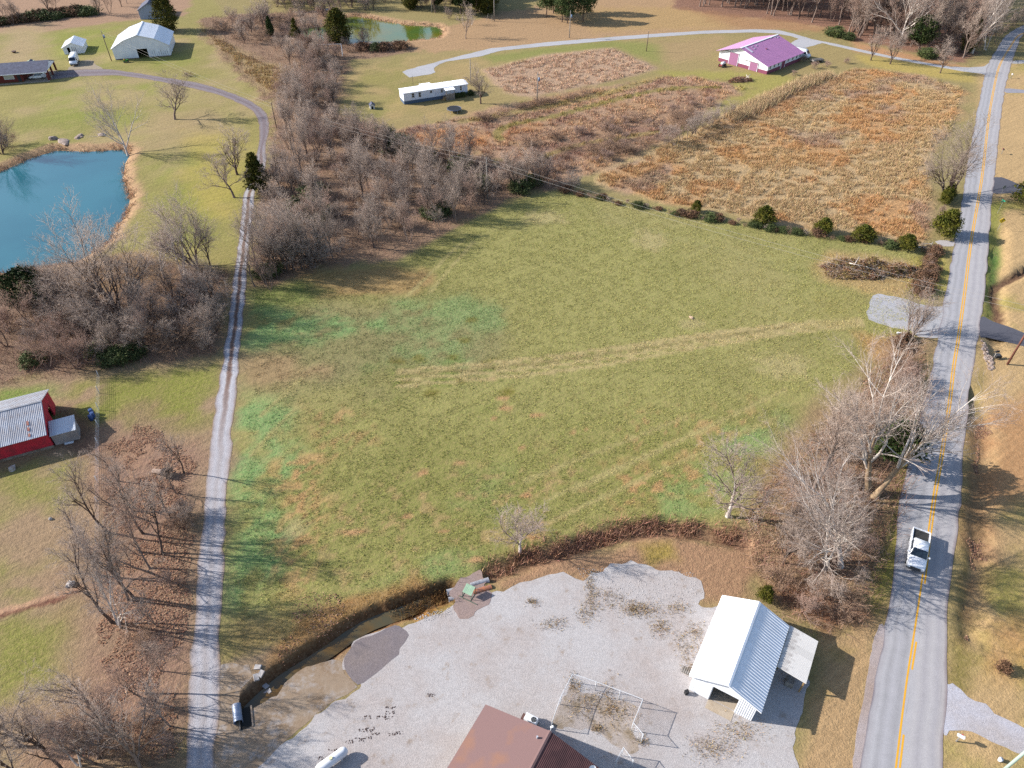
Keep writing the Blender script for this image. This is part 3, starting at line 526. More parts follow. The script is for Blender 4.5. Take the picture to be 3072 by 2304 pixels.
def lane_mat():
    m = bpy.data.materials.new('lane_gravel'); m.use_nodes = True; t = m.node_tree; N = t.nodes.new; L = t.links.new; b = t.nodes['Principled BSDF']; b.inputs['Roughness'].default_value = .95; b.inputs['Specular IOR Level'].default_value = .15
    g = N('ShaderNodeNewGeometry'); uv = N('ShaderNodeUVMap'); sp = N('ShaderNodeSeparateXYZ'); L(uv.outputs[0], sp.inputs[0])
    def noise(s, d=4, r=.6):
        n = N('ShaderNodeTexNoise'); n.inputs['Scale'].default_value = s; n.inputs['Detail'].default_value = d; n.inputs['Roughness'].default_value = r; L(g.outputs['Position'], n.inputs['Vector']); return n.outputs[0]
    def rng(x, a0, a1, b0, b1):
        r = N('ShaderNodeMapRange'); r.inputs[1].default_value = a0; r.inputs[2].default_value = a1; r.inputs[3].default_value = b0; r.inputs[4].default_value = b1; L(x, r.inputs[0]); return r.outputs[0]
    def mix(f, a, c, mode='MIX'):
        x = N('ShaderNodeMix'); x.data_type = 'RGBA'; x.blend_type = mode
        for i, q in ((0, f), (6, a), (7, c)):
            if isinstance(q, (float, int)): x.inputs[i].default_value = q
            elif isinstance(q, tuple): x.inputs[i].default_value = (*q, 1)
            else: L(q, x.inputs[i])
        return x.outputs[2]
    u = N('ShaderNodeMath'); u.operation = 'ADD'; L(sp.outputs[0], u.inputs[0]); L(rng(noise(.7), 0, 1, -.1, .1), u.inputs[1])
    def ramp(stops):
        r = N('ShaderNodeValToRGB'); e = r.color_ramp.elements; e[0].position, e[1].position = stops[0][0], stops[-1][0]; e[0].color = (*PIC(*stops[0][1]), 1); e[1].color = (*PIC(*stops[-1][1]), 1)
        for p, c in stops[1:-1]: x = e.new(p); x.color = (*PIC(*c), 1)
        L(u.outputs[0], r.inputs[0]); return r.outputs[0]
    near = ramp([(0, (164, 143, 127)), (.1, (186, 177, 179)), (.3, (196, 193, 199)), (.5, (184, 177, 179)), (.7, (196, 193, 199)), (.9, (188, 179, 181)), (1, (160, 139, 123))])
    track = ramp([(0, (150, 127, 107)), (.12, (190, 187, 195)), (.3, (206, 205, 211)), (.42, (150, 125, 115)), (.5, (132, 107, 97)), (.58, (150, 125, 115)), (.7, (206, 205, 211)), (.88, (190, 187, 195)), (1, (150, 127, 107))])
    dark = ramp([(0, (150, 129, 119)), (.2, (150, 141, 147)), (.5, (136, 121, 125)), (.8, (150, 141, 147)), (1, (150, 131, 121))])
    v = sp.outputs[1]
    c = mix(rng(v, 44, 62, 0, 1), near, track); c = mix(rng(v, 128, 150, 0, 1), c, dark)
    c = mix(1., c, rng(noise(8, 4, .75), .3, .7, .78, 1.22), 'MULTIPLY'); c = mix(1., c, rng(noise(1.1, 4), .3, .7, .9, 1.1), 'MULTIPLY'); L(c, b.inputs['Base Color'])
    p = N('ShaderNodeBump'); p.inputs['Distance'].default_value = .05; L(noise(9), p.inputs['Height']); L(p.outputs[0], b.inputs['Normal']); return m
DL = [(555, 2480)] + [(561, 2302), (564, 2090), (577, 1900), (590, 1704), (604, 1642), (636, 1281), (667, 1090), (691, 910), (709, 767), (725, 640), (734, 575)] + Q(0, 0, (2105, 1450), (2125, 1310), (2145, 1200), (2152, 1100), (2140, 1000), (2090, 920), (2000, 868), (1850, 800), (1650, 745), (1400, 692), (1100, 640), (900, 627), (640, 637), (480, 655), (390, 662))
DR = [(645, 2480)] + [(647, 2302), (655, 2090), (656, 1900), (669, 1704), (672, 1642), (698, 1281), (715, 1090), (734, 910), (746, 767), (760, 640), (765, 575)] + Q(0, 0, (2190, 1430), (2210, 1310)) + Q(1, 0, (130, 1200), (155, 1100), (155, 1000), (130, 930), (70, 880), (0, 835)) + Q(0, 0, (2000, 800), (1800, 730), (1600, 680), (1350, 640), (1100, 600), (870, 574), (600, 580), (400, 603))
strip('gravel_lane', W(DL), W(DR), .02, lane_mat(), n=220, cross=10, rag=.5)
sheet('parking_spot', W(Q(0, 0, (560, 585), (640, 575), (860, 578), (800, 540), (760, 500), (640, 510), (600, 540))), .016, lot_mat('dirt_parking', PIC(178, 160, 138), PIC(170, 158, 140), PIC(160, 140, 110)), rag=.4, step=1)
# ================================================================== TREES AND PLANTS
BARK = mat('bark_grey', PIC(150, 132, 122, 1.3), .95, PIC(112, 96, 88, 1.3), 3., .5, bump=.03, bs=9, spec=.1)
BARKD = mat('bark_dark', PIC(116, 98, 90, 1.4), .95, PIC(86, 72, 66, 1.4), 3., .5, bump=.03, bs=9, spec=.1)
BARKP = mat('bark_pale', PIC(220, 211, 205, 1.25), .9, PIC(178, 164, 152, 1.3), 1.6, .5, bump=.02, bs=7, spec=.1)
BARKT = mat('bark_tan', PIC(196, 170, 138), .9, PIC(146, 120, 100), 1.6, .5, bump=.02, bs=7, spec=.1)
TWIG = mat('twig', PIC(178, 160, 148, 1.25), .95, rand=.12, spec=.1)
TWIGR = mat('twig_red', PIC(172, 144, 130, 1.25), .95, rand=.14, spec=.1)
TWIGP = mat('twig_pale', PIC(178, 160, 150, 1.3), .95, rand=.08, spec=.1)
TWIGB = mat('twig_brown', PIC(172, 142, 120, 1.3), .95, rand=.12, spec=.1)

class Tubes:                                           # fast tapered branches, numpy at the end
    def __init__(s): s.v, s.f, s.m = [], [], []
    def add(s, pts, rad, n, mi):
        o = len(s.v); u = None; L = len(pts)
        for i in range(L):
            p = pts[i]; d = pts[min(i + 1, L - 1)] - pts[max(i - 1, 0)]
            d.normalize()
            if u is None: u = d.orthogonal().normalized()
            else: u = (u - d * u.dot(d)).normalized()
            q = d.cross(u); r = rad[i]
            if i == L - 1 and n == 3: s.v.append(p.copy()); continue
            for k in range(n): a = 6.2832 * k / n; s.v.append(p + u * (math.cos(a) * r) + q * (math.sin(a) * r))
        for i in range(L - 1):
            if i == L - 2 and n == 3:
                t = o + (L - 1) * n
                for k in range(n): s.f.append((o + i * n + k, o + i * n + (k + 1) % n, t)); s.m.append(mi)
            else:
                for k in range(n):
                    j = (k + 1) % n; s.f.append((o + i * n + k, o + i * n + j, o + i * n + n + j, o + i * n + n + k)); s.m.append(mi)
    def mesh(s, name, mats):
        me = bpy.data.meshes.new(name); me.from_pydata([tuple(p) for p in s.v], [], s.f)
        for m in mats: me.materials.append(m)
        me.polygons.foreach_set('material_index', s.m); me.polygons.foreach_set('use_smooth', [True] * len(s.f)); me.update(); return me
UP = Vector((0, 0, 1))
def gen_tree(seed, H, trunk=.35, r0=.18, limbs=7, ang=(35, 60), llen=.5, nb=(7, 6, 4), trop=.12, wig=.16, lean=(0, 0), stems=1, lead=.75, twr=.0095, flat=0):
    g = random.Random(seed); T, C = Tubes(), Tubes()
    def rv(k): return Vector((g.gauss(0, k), g.gauss(0, k), g.gauss(0, k)))
    def walk(p, d, L, n, w, tr):
        pts = [p.copy()]; dirs = [d.copy()]
        for i in range(n):
            d = (d + rv(w) + UP * tr).normalized(); p = p + d * (L / n); pts.append(p.copy()); dirs.append(d.copy())
        return pts, dirs
    def side(d, a):
        o = d.orthogonal().normalized(); o.rotate(Matrix.Rotation(g.uniform(0, 6.2832), 3, d)); return (d * math.cos(a) + o * math.sin(a)).normalized()
    def twig(p, d, L, r, lev):
        n = (5, 4, 3, 2)[lev]; pts, dirs = walk(p, d, L, n, wig * (1, 1.2, 1.3, 1)[lev], trop * (1, .8, .5, .2)[lev])
        rr = [max(twr * .6, r * (1 - .78 * i / n)) for i in range(n + 1)]; C.add(pts, rr, (5, 4, 3, 3)[lev], 0 if lev < 2 else 1)
        if lev < 3:
            k = nb[lev]
            for j in range(k):
                t = .22 + .78 * (j + g.random()) / k; i = min(n, max(1, int(t * n + .5))); 
                twig(pts[i], side(dirs[i], R(g.uniform(15, 44))), L * g.uniform(.42, .72) * (1.1 - .5 * t), max(twr, rr[i] * .62), lev + 1)
    for s_ in range(stems):
        a = 6.2832 * s_ / max(stems, 1) + g.random(); sp = 0 if stems == 1 else g.uniform(.18, .5); hh = H * (1 if stems == 1 else g.uniform(.7, 1))
        d0 = Vector((lean[0] + math.cos(a) * sp, lean[1] + math.sin(a) * sp, 1)).normalized()
        p0 = Vector((math.cos(a), math.sin(a), 0)) * (0 if stems == 1 else r0 * 1.1); p0.z = -.25
        L = hh * lead; n = 8; pts, dirs = walk(p0, d0, L, n, wig * .45, trop * .35)
        rr = [r0 * (1.25 if i == 0 else 1) * (1 - .72 * i / n) / (1 if stems == 1 else stems ** .35) for i in range(n + 1)]
        T.add(pts, rr, 7, 0)
        nl = max(3, int(limbs / stems ** .6))
        for j in range(nl):
            t = trunk + (1 - trunk) * (j + .7 * g.random()) / nl; i = min(n, max(1, int(round(t * n)))); f = t * n - int(t * n)
            aa = R(g.uniform(*ang)) * (1.1 - .55 * t); twig(pts[i], side(dirs[i], aa), hh * llen * g.uniform(.8, 1.2) * (1.15 - .55 * t), rr[i] * .68, 0)
        twig(pts[-1], dirs[-1], hh * (1 - lead) * 1.3, rr[-1], 0); twig(pts[-1], side(dirs[-1], .5), hh * (1 - lead) * 1.1, rr[-1] * .8, 0)
    return T, C
TREE = {}
def proto(key, bark, limb, tw, H, **k):
    T, C = gen_tree(sum(map(ord, key)) * 7 + 3, H, **k); TREE[key] = (T.mesh('trunk', [bark]), C.mesh('crown', [limb, tw]), H)
proto('round_a', BARK, BARK, TWIG, 8, trunk=.28, r0=.17, limbs=9, ang=(40, 65), llen=.52, nb=(8, 7, 5), lead=.62)
proto('round_b', BARKD, BARKD, TWIG, 8, trunk=.25, r0=.18, limbs=9, ang=(30, 55), llen=.56, nb=(8, 7, 5), lead=.55, stems=1)
proto('tall_a', BARK, BARK, TWIG, 14, trunk=.4, r0=.22, limbs=10, ang=(30, 50), llen=.42, nb=(9, 7, 5), lead=.7)
proto('tall_b', BARKD, BARKD, TWIG, 14, trunk=.35, r0=.2, limbs=10, ang=(25, 45), llen=.46, nb=(9, 7, 5), lead=.68, lean=(.1, .05))
proto('tall_c', BARK, BARK, TWIGR, 14, trunk=.3, r0=.19, limbs=9, ang=(25, 45), llen=.46, nb=(8, 7, 5), lead=.68, lean=(-.1, .05), stems=2)
proto('slim_a', BARK, BARK, TWIG, 11, trunk=.3, r0=.15, limbs=8, ang=(18, 38), llen=.42, nb=(6, 6, 4), lead=.78)
proto('slim_b', BARKD, BARKD, TWIG, 11, trunk=.35, r0=.15, limbs=8, ang=(20, 42), llen=.4, nb=(6, 6, 4), lead=.78, lean=(.12, .04))
proto('forest_a', BARKD, BARKD, TWIGR, 18, trunk=.35, r0=.32, limbs=11, ang=(30, 50), llen=.34, nb=(8, 6, 4), lead=.8, twr=.02)
proto('forest_b', BARK, BARK, TWIG, 18, trunk=.3, r0=.28, limbs=11, ang=(25, 45), llen=.36, nb=(8, 6, 4), lead=.8, lean=(.08, -.04), twr=.02)
proto('pale_a', BARKP, BARKP, TWIGP, 18, trunk=.22, r0=.34, limbs=9, ang=(28, 52), llen=.6, nb=(9, 7, 5), lead=.55, trop=.1, wig=.13, twr=.011)
proto('pale_b', BARKT, BARKP, TWIGP, 18, trunk=.38, r0=.42, limbs=8, ang=(25, 48), llen=.56, nb=(9, 7, 5), lead=.58, trop=.1, lean=(.22, .05), wig=.13, twr=.011)
proto('pale_c', BARKP, BARKP, TWIGP, 14, trunk=.3, r0=.2, limbs=8, ang=(22, 45), llen=.5, nb=(8, 7, 5), lead=.62, stems=2, wig=.14, twr=.01)
proto('pale_round', BARKP, BARK, TWIGP, 8, trunk=.32, r0=.17, limbs=10, ang=(40, 65), llen=.5, nb=(8, 7, 5), lead=.6)
proto('vase', BARKD, BARKD, TWIG, 10, trunk=.12, r0=.22, limbs=12, ang=(20, 45), llen=.6, nb=(8, 6, 5), lead=.5, stems=3)
proto('shrub_a', BARK, BARK, TWIGR, 4, trunk=.08, r0=.07, limbs=12, ang=(25, 55), llen=.62, nb=(6, 5, 4), lead=.55, stems=5, twr=.01)
proto('shrub_b', BARK, BARK, TWIG, 5, trunk=.08, r0=.08, limbs=14, ang=(20, 50), llen=.6, nb=(6, 5, 4), lead=.6, stems=6, twr=.01)
proto('shrub_c', BARKD, BARKD, TWIGB, 4, trunk=.05, r0=.07, limbs=14, ang=(35, 75), llen=.66, nb=(7, 5, 4), lead=.45, stems=5, trop=-.02, twr=.01)
proto('sapling', BARK, BARK, TWIG, 6, trunk=.25, r0=.08, limbs=10, ang=(25, 50), llen=.42, nb=(6, 5, 3), lead=.75, twr=.011)

def gen_leafy(seed, H, rad, shape, n, leaf, droop=0, base=.08, trunk_r=.12, bark=None, leafm=None, clump=.22):
    g = np.random.default_rng(seed); nc = max(14, n // 26)
    t = g.random(nc) ** .9; z = base * H + t * (1 - base) * H; prof = shape(t)
    ph = g.random(nc) * 6.2832; rr = rad * prof * (.55 + .5 * g.random(nc)) * (1 + .18 * np.sin(ph * 3 + seed)); c = np.c_[rr * np.cos(ph), rr * np.sin(ph), z]
    k = g.integers(0, nc, n); sp = clump * rad * (.5 + prof[k])
    p = c[k] + g.normal(0, 1, (n, 3)) * np.c_[sp, sp, sp * .8] * .6; p[:, 2] = np.maximum(p[:, 2], .1)
    a = g.normal(0, 1, (n, 3)); a[:, 2] += .5; a /= np.linalg.norm(a, axis=1)[:, None]; b = np.cross(a, g.normal(0, 1, (n, 3))); b /= np.linalg.norm(b, axis=1)[:, None]
    s = leaf * (.6 + .8 * g.random(n))[:, None]; vs = np.concatenate([p - b * s * .45, p + b * s * .45, p + a * s * 1.3]); i = np.arange(n); fs = np.stack([i, i + n, i + 2 * n], 1)
    me = bpy.data.meshes.new('crown'); me.from_pydata(vs.tolist(), [], fs.tolist()); me.materials.append(leafm); me.update()
    T = Tubes(); q = Vector((0, 0, 0)); pts = [Vector((0, 0, -.2))] + [Vector((.04 * math.sin(j * 2 + seed) * H / 6, .03 * math.cos(j * 3) * H / 6, H * .86 * (j + 1) / 6)) for j in range(6)]
    T.add(pts, [trunk_r * (1 - .8 * j / 6) for j in range(7)], 6, 0)
    for j in range(12):
        zz = H * (base + .7 * j / 12); an = j * 2.4; rl = rad * .75 * float(shape(np.array([max(0, zz / H - base)]))[0]); T.add([Vector((0, 0, zz)), Vector((math.cos(an) * rl, math.sin(an) * rl, zz + rl * .35))], [trunk_r * .3, trunk_r * .08], 3, 0)
    return T.mesh('trunk', [bark]), me
cone = lambda t: (1 - t) ** .75 * np.minimum(1, .45 + t * 4); ball = lambda t: np.sqrt(np.maximum(.03, 1 - (2 * t - .95) ** 2)); column = lambda t: np.minimum(1, 1.35 * (1 - t) ** .5) * np.minimum(1, .5 + t * 3)
CEDAR = mat('cedar_leaf', PIC(66, 78, 38), .9, PIC(118, 108, 44), .9, .5, spec=.1, rand=.2); CEDARD = mat('cedar_dark', PIC(44, 62, 36), .9, PIC(74, 84, 44), .9, .5, spec=.1, rand=.2)
CEDARY = mat('cedar_yellow', PIC(122, 116, 46), .9, PIC(74, 84, 34), .9, .5, spec=.1, rand=.15); PRIVET = mat('privet_leaf', PIC(104, 116, 62), .8, PIC(72, 86, 50), 1.2, .5, rand=.2); PINE = mat('pine_leaf', PIC(62, 88, 48), .9, PIC(96, 108, 56), .8, .5, rand=.15)
def leafy(key, H, *a, **k): TREE[key] = (*gen_leafy(sum(map(ord, key)), H, *a, bark=BARKD, **k), H)
leafy('cedar_cone', 6, 1.5, cone, 5200, .2, leafm=CEDAR); leafy('cedar_dark', 6, 1.5, cone, 5200, .2, leafm=CEDARD); leafy('cedar_yellow', 4, 1.25, column, 4200, .16, leafm=CEDARY)
leafy('cedar_big', 14, 3.4, column, 9000, .36, leafm=CEDAR, trunk_r=.28, base=.05); leafy('cedar_loose', 8, 2.6, ball, 5200, .26, leafm=CEDARD, base=.25, clump=.16, trunk_r=.16)
leafy('privet', 2.2, 1.5, ball, 3400, .16, leafm=PRIVET, base=.0, trunk_r=.04); leafy('privet_low', 1.4, 1.6, ball, 2600, .14, leafm=PRIVET, base=0, trunk_r=.03); leafy('pine', 12, 3.0, lambda t: ball(t * .8 + .15), 5600, .3, leafm=PINE, base=.27, clump=.2, trunk_r=.22)
leafy('scruff', 1.3, 1.3, ball, 1600, .15, leafm=mat('dead_leaf', PIC(150, 112, 86), .95, PIC(110, 84, 66), 1.5, .5, rand=.2), base=0, trunk_r=.03)

NT = [0]
def tree(key, at, h, label, cat='tree', group=None, name='bare_tree', rz=None, lean=None, wide=1.0, off=0):
    tr, cr, H = TREE[key]; x, y = at; s = h / H
    o = thing(name, label, cat, (x, y, hz(x, y) - off), rnd.uniform(0, 6.28) if rz is None else rz, group); o.scale = (s * wide, s * wide, s)
    if lean: o.rotation_euler = (lean[0], lean[1], o.rotation_euler[2])
    place('trunk', tr, o); place('crown', cr, o); NT[0] += 1; return o
def ptree(key, bx, by, top, label, **k):               # base pixel, row of the top
    h = max(1.0, hgt((bx, by), top)); return tree(key, S(bx, by), h, label, **k)

def pix_pts(poly, n):
    return [S(*q) for q in inside_pts(poly, n, np.random.default_rng(n + 5))]

# ---- single trees one can point at
ptree('pale_a', 381, 457, 268, 'pale forked bare sycamore leaning over the corner of the blue pond', name='sycamore', lean=(0, R(-6)), rz=2.0)
ptree('round_a', 524, 358, 238, 'round grey bare tree alone on the lawn below the curved lane', wide=1.5)
ptree('round_b', 712, 524, 405, 'upper of two grey bare trees beside the lane above the cedar', wide=1.5)
ptree('round_a', 703, 593, 480, 'lower of two grey bare trees beside the lane, near its straight part', wide=1.5)
ptree('cedar_cone', 778, 570, 462, 'dark olive cedar standing in the lane edge at the thicket', name='cedar', wide=1.35)
ptree('round_b', 1442, 311, 215, 'thin bare tree at the right end of the mobile home', wide=1.3)
ptree('round_a', 1397, 116, 22, 'round brown bare tree right of the green pond', wide=.85)
ptree('pale_round', 1559.7, 1653, 1545, 'small bare tree with pale trunk at the weedy ditch', name='small_tree', wide=1.35)
ptree('pale_round', 2183, 1550, 1372, 'pale spreading bare tree alone at the lower right field edge', wide=1.25)
ptree('vase', 2733, 1007, 895, 'many-stemmed bare tree at the road edge of the gravel pad', wide=1.3)
ptree('vase', 2838, 585, 385, 'wide dark bare tree beside the road with ivy at its foot', wide=1.15)
for i, (x, y, t) in enumerate(((2612, 181, 92), (2670, 192, 100), (2820, 219, 132))):
    ptree('round_b', x, y, t, ('leftmost', 'middle', 'rightmost')[i] + ' of three bare trees in a row along the farm lane', group='row of trees along the farm lane', wide=1.15)
ptree('cedar_big', 509, 93, -22, 'tall dark cedar behind the big white barn', name='cedar', wide=1.15)
ptree('cedar_dark', 814, 108, 50, 'dark pointed cedar left of the green pond, leftmost of three', name='cedar')
ptree('cedar_cone', 890, 116, 56, 'small olive cedar between two cedars at the green pond', name='cedar', wide=1.1)
ptree('cedar_big', 1017, 124, 20, 'large bushy cedar at the front of the green pond', name='cedar', wide=1.4)
ptree('cedar_loose', 119, 945, 812, 'dark open cedar above the brush near the blue pond', name='cedar', wide=1.2)
ptree('cedar_yellow', 2831, 706, 632, 'tall olive cedar beside the road above the field entrance', name='cedar', wide=1.3)
ptree('cedar_yellow', 2288, 672, 620, 'round olive cedar in the fence row, second from the left', name='cedar', wide=1.5)
ptree('cedar_yellow', 2467, 698, 656, 'short dark cedar midway in the fence row', name='cedar', wide=1.5)
ptree('cedar_yellow', 2586, 718, 678, 'bushy yellow-green cedar at the head of the green hedge', name='cedar', wide=2.1)
ptree('cedar_yellow', 2718, 746, 706, 'olive cedar at the road end of the fence row', name='cedar', wide=1.7)
ptree('cedar_yellow', 2087, 636, 602, 'small dark cedar in the fence row, leftmost', name='cedar', wide=1.2)
ptree('cedar_loose', 2755, 150, 48, 'wide dull green cedar in the woods behind the lane', name='cedar', wide=1.2)
ptree('cedar_big', 2898, 156, 50, 'tall green cedar at the road bend in the woods', name='cedar', wide=.8)
ptree('cedar_yellow', 3092, 612, 530, 'golden cedar on the right edge at the side road', name='cedar', wide=1.6)
ptree('pale_a', 2916, 160, -60, 'white-limbed sycamore at the far road bend', name='sycamore', wide=.9)
ptree('pale_c', 2955, 150, -20, 'smaller white sycamore beside the far road bend', name='sycamore', wide=1.1)
ptree('pale_a', 2700, 130, -90, 'pale-limbed tree standing out in the woods above the lane', name='sycamore')
for x, y, l, t in ((2503, 108, 'larger', 80), (2545, 118, 'smaller', 98), (2778, 172, 'low', 145)): ptree('privet', x, y, t, l + ' green shrub at the edge of the woods behind the farm lane', cat='shrub', name='green_shrub', wide=1.4)
# pines on the hill
for i, (x, y) in enumerate(((1702, 70), (1686, 66), (1749, 64), (1640, 52), (1660, 40), (1760, 40))):
    tree('pine', S(x, y), 11.5 + rnd.uniform(-1.5, 1.5), 'tall pine with high crown on the hill above the lane', group='pines on the hill', name='pine_tree', wide=1.1)
# big trees of the copse by the road
ptree('pale_a', 2521, 1700, 1395, 'large white sycamore forking low beside the road, nearest the white garage', name='sycamore', lean=(R(-3), R(14)), rz=2.6, wide=1.0)
ptree('pale_c', 2474, 1700, 1420, 'slim white sycamore left of the large forked one', name='sycamore', rz=1.)
ptree('pale_c', 2512, 1690, 1560, 'short thin white tree between the two white sycamores', name='sycamore', wide=.6)
ptree('pale_b', 2622, 1490, 1190, 'thick tan-trunked tree leaning over the road', name='leaning_tree', lean=(R(-4), R(12)), rz=0, wide=1.1)
ptree('pale_b', 2606, 1475, 1120, 'tall tan tree behind the leaning one with bare top', name='tall_tree', lean=(R(-6), R(3)), rz=2.2)
ptree('tall_a', 2430, 1490, 1190, 'grey bare tree at the field side of the copse', wide=1.0)
ptree('cedar_loose', 2665, 1400, 1270, 'olive cedar half hidden behind the tan trunks', name='cedar')
ptree('round_b', 2350, 1690, 1560, 'low grey bare tree beside the gravel yard corner')
ptree('cedar_yellow', 2292, 1798, 1762, 'olive bush at the back of the white garage', cat='shrub', name='green_shrub')
for i, (x, y, h) in enumerate(((2410, 1840, 3.6), (2460, 1790, 4.2), (2500, 1830, 3.8), (2560, 1760, 4.2), (2590, 1660, 3.5), (2380, 1600, 4), (2440, 1560, 4.5), (2510, 1520, 5), (2480, 1440, 4.5), (2560, 1350, 5), (2620, 1290, 5), (2680, 1210, 4.5), (2720, 1140, 4), (2420, 1700, 3.5), (2330, 1750, 3), (2650, 1320, 5.5), (2400, 1520, 3), (2370, 1440, 3.2), (2690, 1100, 3.5), (2640, 1240, 6), (2700, 1170, 5), (2530, 1380, 5))):
    tree(('shrub_a', 'shrub_b', 'shrub_c', 'sapling')[i % 4], S(x, y), h * .95, 'bare brown shrub in the copse between field and road', cat='shrub', group='shrubs of the roadside copse', name='bare_shrub', wide=1.1)
# row of trees west of the lane
LT = [('tall_b', 551, 1418, 1290), ('tall_a', 528, 1480, 1380), ('tall_b', 512, 1554, 1440), ('tall_a', 420, 1657, 1480), ('tall_a', 354, 1443, 1330), ('tall_b', 430, 1600, 1350), ('pale_c', 358, 1878, 1500), ('tall_b', 340, 1868, 1640), ('tall_a', 384, 1802, 1560), ('tall_b', 402, 1795, 1600), ('tall_c', 430, 2088, 1880), ('tall_a', 325, 2164, 1930), ('sapling', 482, 2012, 1930), ('tall_c', 286, 2283, 2060), ('pale_c', 238, 2298, 2180), ('tall_b', 145, 2262, 2080), ('tall_a', 58, 2240, 2060), ('tall_c', 380, 2240, 2080), ('sapling', 470, 1880, 1800), ('shrub_b', 560, 1560, 1500), ('tall_a', 300, 1730, 1500), ('tall_c', 450, 1710, 1500), ('tall_b', 330, 1600, 1400), ('tall_b', 485, 1660, 1480), ('tall_c', 395, 1540, 1360), ('sapling', 510, 2180, 2080), ('tall_b', 200, 2330, 2100), ('tall_a', 430, 2320, 2120), ('tall_b', 90, 2340, 2150)]
ORD = ['lowest', 'second', 'third', 'fourth', 'fifth', 'sixth', 'seventh', 'eighth', 'ninth', 'tenth', 'eleventh', 'twelfth', 'thirteenth', 'fourteenth', 'fifteenth', 'sixteenth', 'seventeenth', 'eighteenth', 'nineteenth', 'twentieth'] + ['twenty-' + q for q in ('first', 'second', 'third', 'fourth', 'fifth', 'sixth', 'seventh', 'eighth', 'ninth')]
LR = {i: r for r, i in enumerate(sorted(range(len(LT)), key=lambda i: -LT[i][2]))}
for i, (k, x, y, t) in enumerate(LT):
    tree({'tall_a': 'slim_a', 'tall_b': 'slim_b'}.get(k, k), S(x, y), min(hgt((x, y), t), 11.0 + (i * 7 % 5) * .6), ORD[LR[i]] + ' tree from the bottom in the bare row left of the gravel lane', group='trees left of the gravel lane', lean=(R(rnd.uniform(-4, 4)), R(rnd.uniform(-8, 3))))
for i, (x, y) in enumerate(((560, 1545), (540, 1580), (470, 2120), (440, 2220), (520, 2250), (330, 2240), (180, 2220), (250, 2180), (510, 1760), (420, 1930), (110, 2180), (400, 2290))):
    tree(('shrub_a', 'shrub_c')[i % 2], S(x, y), rnd.uniform(2, 3.2), 'low bare bush among the trees left of the gravel lane', cat='shrub', group='bushes left of the gravel lane', name='bare_shrub')
# brush between blue pond and red barn
ptree('vase', 382, 955, 690, 'broad many-stemmed bare tree between the blue pond and the lane', wide=1.25, lean=(R(-3), R(-9)), rz=.5)
ptree('pale_c', 552, 830, 610, 'white-barked dead tree right of the broad bare tree by the pond', name='dead_tree')
ptree('pale_a', 493, 835, 690, 'white broken-topped tree beside the blue pond bank', name='dead_tree', wide=1.0)
ptree('vase', 585, 800, 620, 'dark spreading bare tree above the lane brush near the pond', wide=1.2)
ptree('tall_b', 637, 820, 660, 'slender dark bare tree right beside the straight lane')
ptree('vase', 250, 960, 790, 'bare tree with many upright stems below the pond bank', wide=1.1, lean=(0, R(-8)))
rng = np.random.default_rng(3)
for i, (x, y) in enumerate(inside_pts(W(V((0, 690), (120, 650), (260, 690), (400, 620), (490, 610), (470, 740), (330, 770), (120, 800), (0, 815))), 46, rng)):
    k = ('shrub_b', 'shrub_a', 'tall_c', 'shrub_c', 'sapling', 'round_b', 'vase')[i % 7]
    tree(k, (x, y), {'tall_c': rng.uniform(7, 10), 'sapling': rng.uniform(6, 8), 'round_b': rng.uniform(6, 8), 'vase': rng.uniform(6, 8)}.get(k, rng.uniform(3.5, 6)), 'bare brown tree or bush in the brush between the pond and the red barn', cat='brush', group='brush south of the blue pond', name='brush_tree', wide=1.1)
for x, y, h in ((350, 1085, 2.2), (300, 1060, 1.8), (400, 1070, 2.0), (100, 1090, 1.8)): tree('privet', S(x, y), h, 'dark green evergreen bush at the lower edge of the pond brush', cat='shrub', group='evergreen bushes below the pond', name='green_shrub', wide=1.3)
# central thicket
for i, (x, y) in enumerate(inside_pts(W(V((570, 380), (640, 240), (720, 260), (860, 320), (1050, 360), (1190, 402), (1110, 420), (1000, 475), (880, 545), (700, 570), (570, 620), (560, 500))), 190, rng)):
    k = ('tall_a', 'shrub_b', 'tall_c', 'round_b', 'shrub_a', 'tall_b', 'round_a', 'sapling', 'shrub_b')[i % 9]
    tree(k, (x, y), {'tall_a': rng.uniform(7, 10), 'tall_b': rng.uniform(7, 10), 'tall_c': rng.uniform(7, 10), 'round_a': rng.uniform(5, 7), 'round_b': rng.uniform(5, 8), 'sapling': rng.uniform(5, 7)}.get(k, rng.uniform(3, 5)), 'bare grey-brown tree in the dense thicket between lane and green field', group='trees of the central thicket', name='thicket_tree', wide=1.15)
for i, (x, y) in enumerate(pix_pts(V((430, 55), (700, 10), (745, 60), (750, 100), (740, 130), (722, 235), (640, 240), (595, 220), (600, 130), (470, 80)), 120)):
    k = ('shrub_b', 'shrub_a', 'tall_c', 'shrub_c', 'round_b', 'shrub_b')[i % 6]
    tree(k, (x, y), {'tall_c': rng.uniform(6, 10), 'round_b': rng.uniform(5, 8)}.get(k, rng.uniform(2.5, 4.5)), 'bare brown tree or bush in the upper thicket below the green pond', group='trees of the upper thicket', name='thicket_tree', wide=1.2)
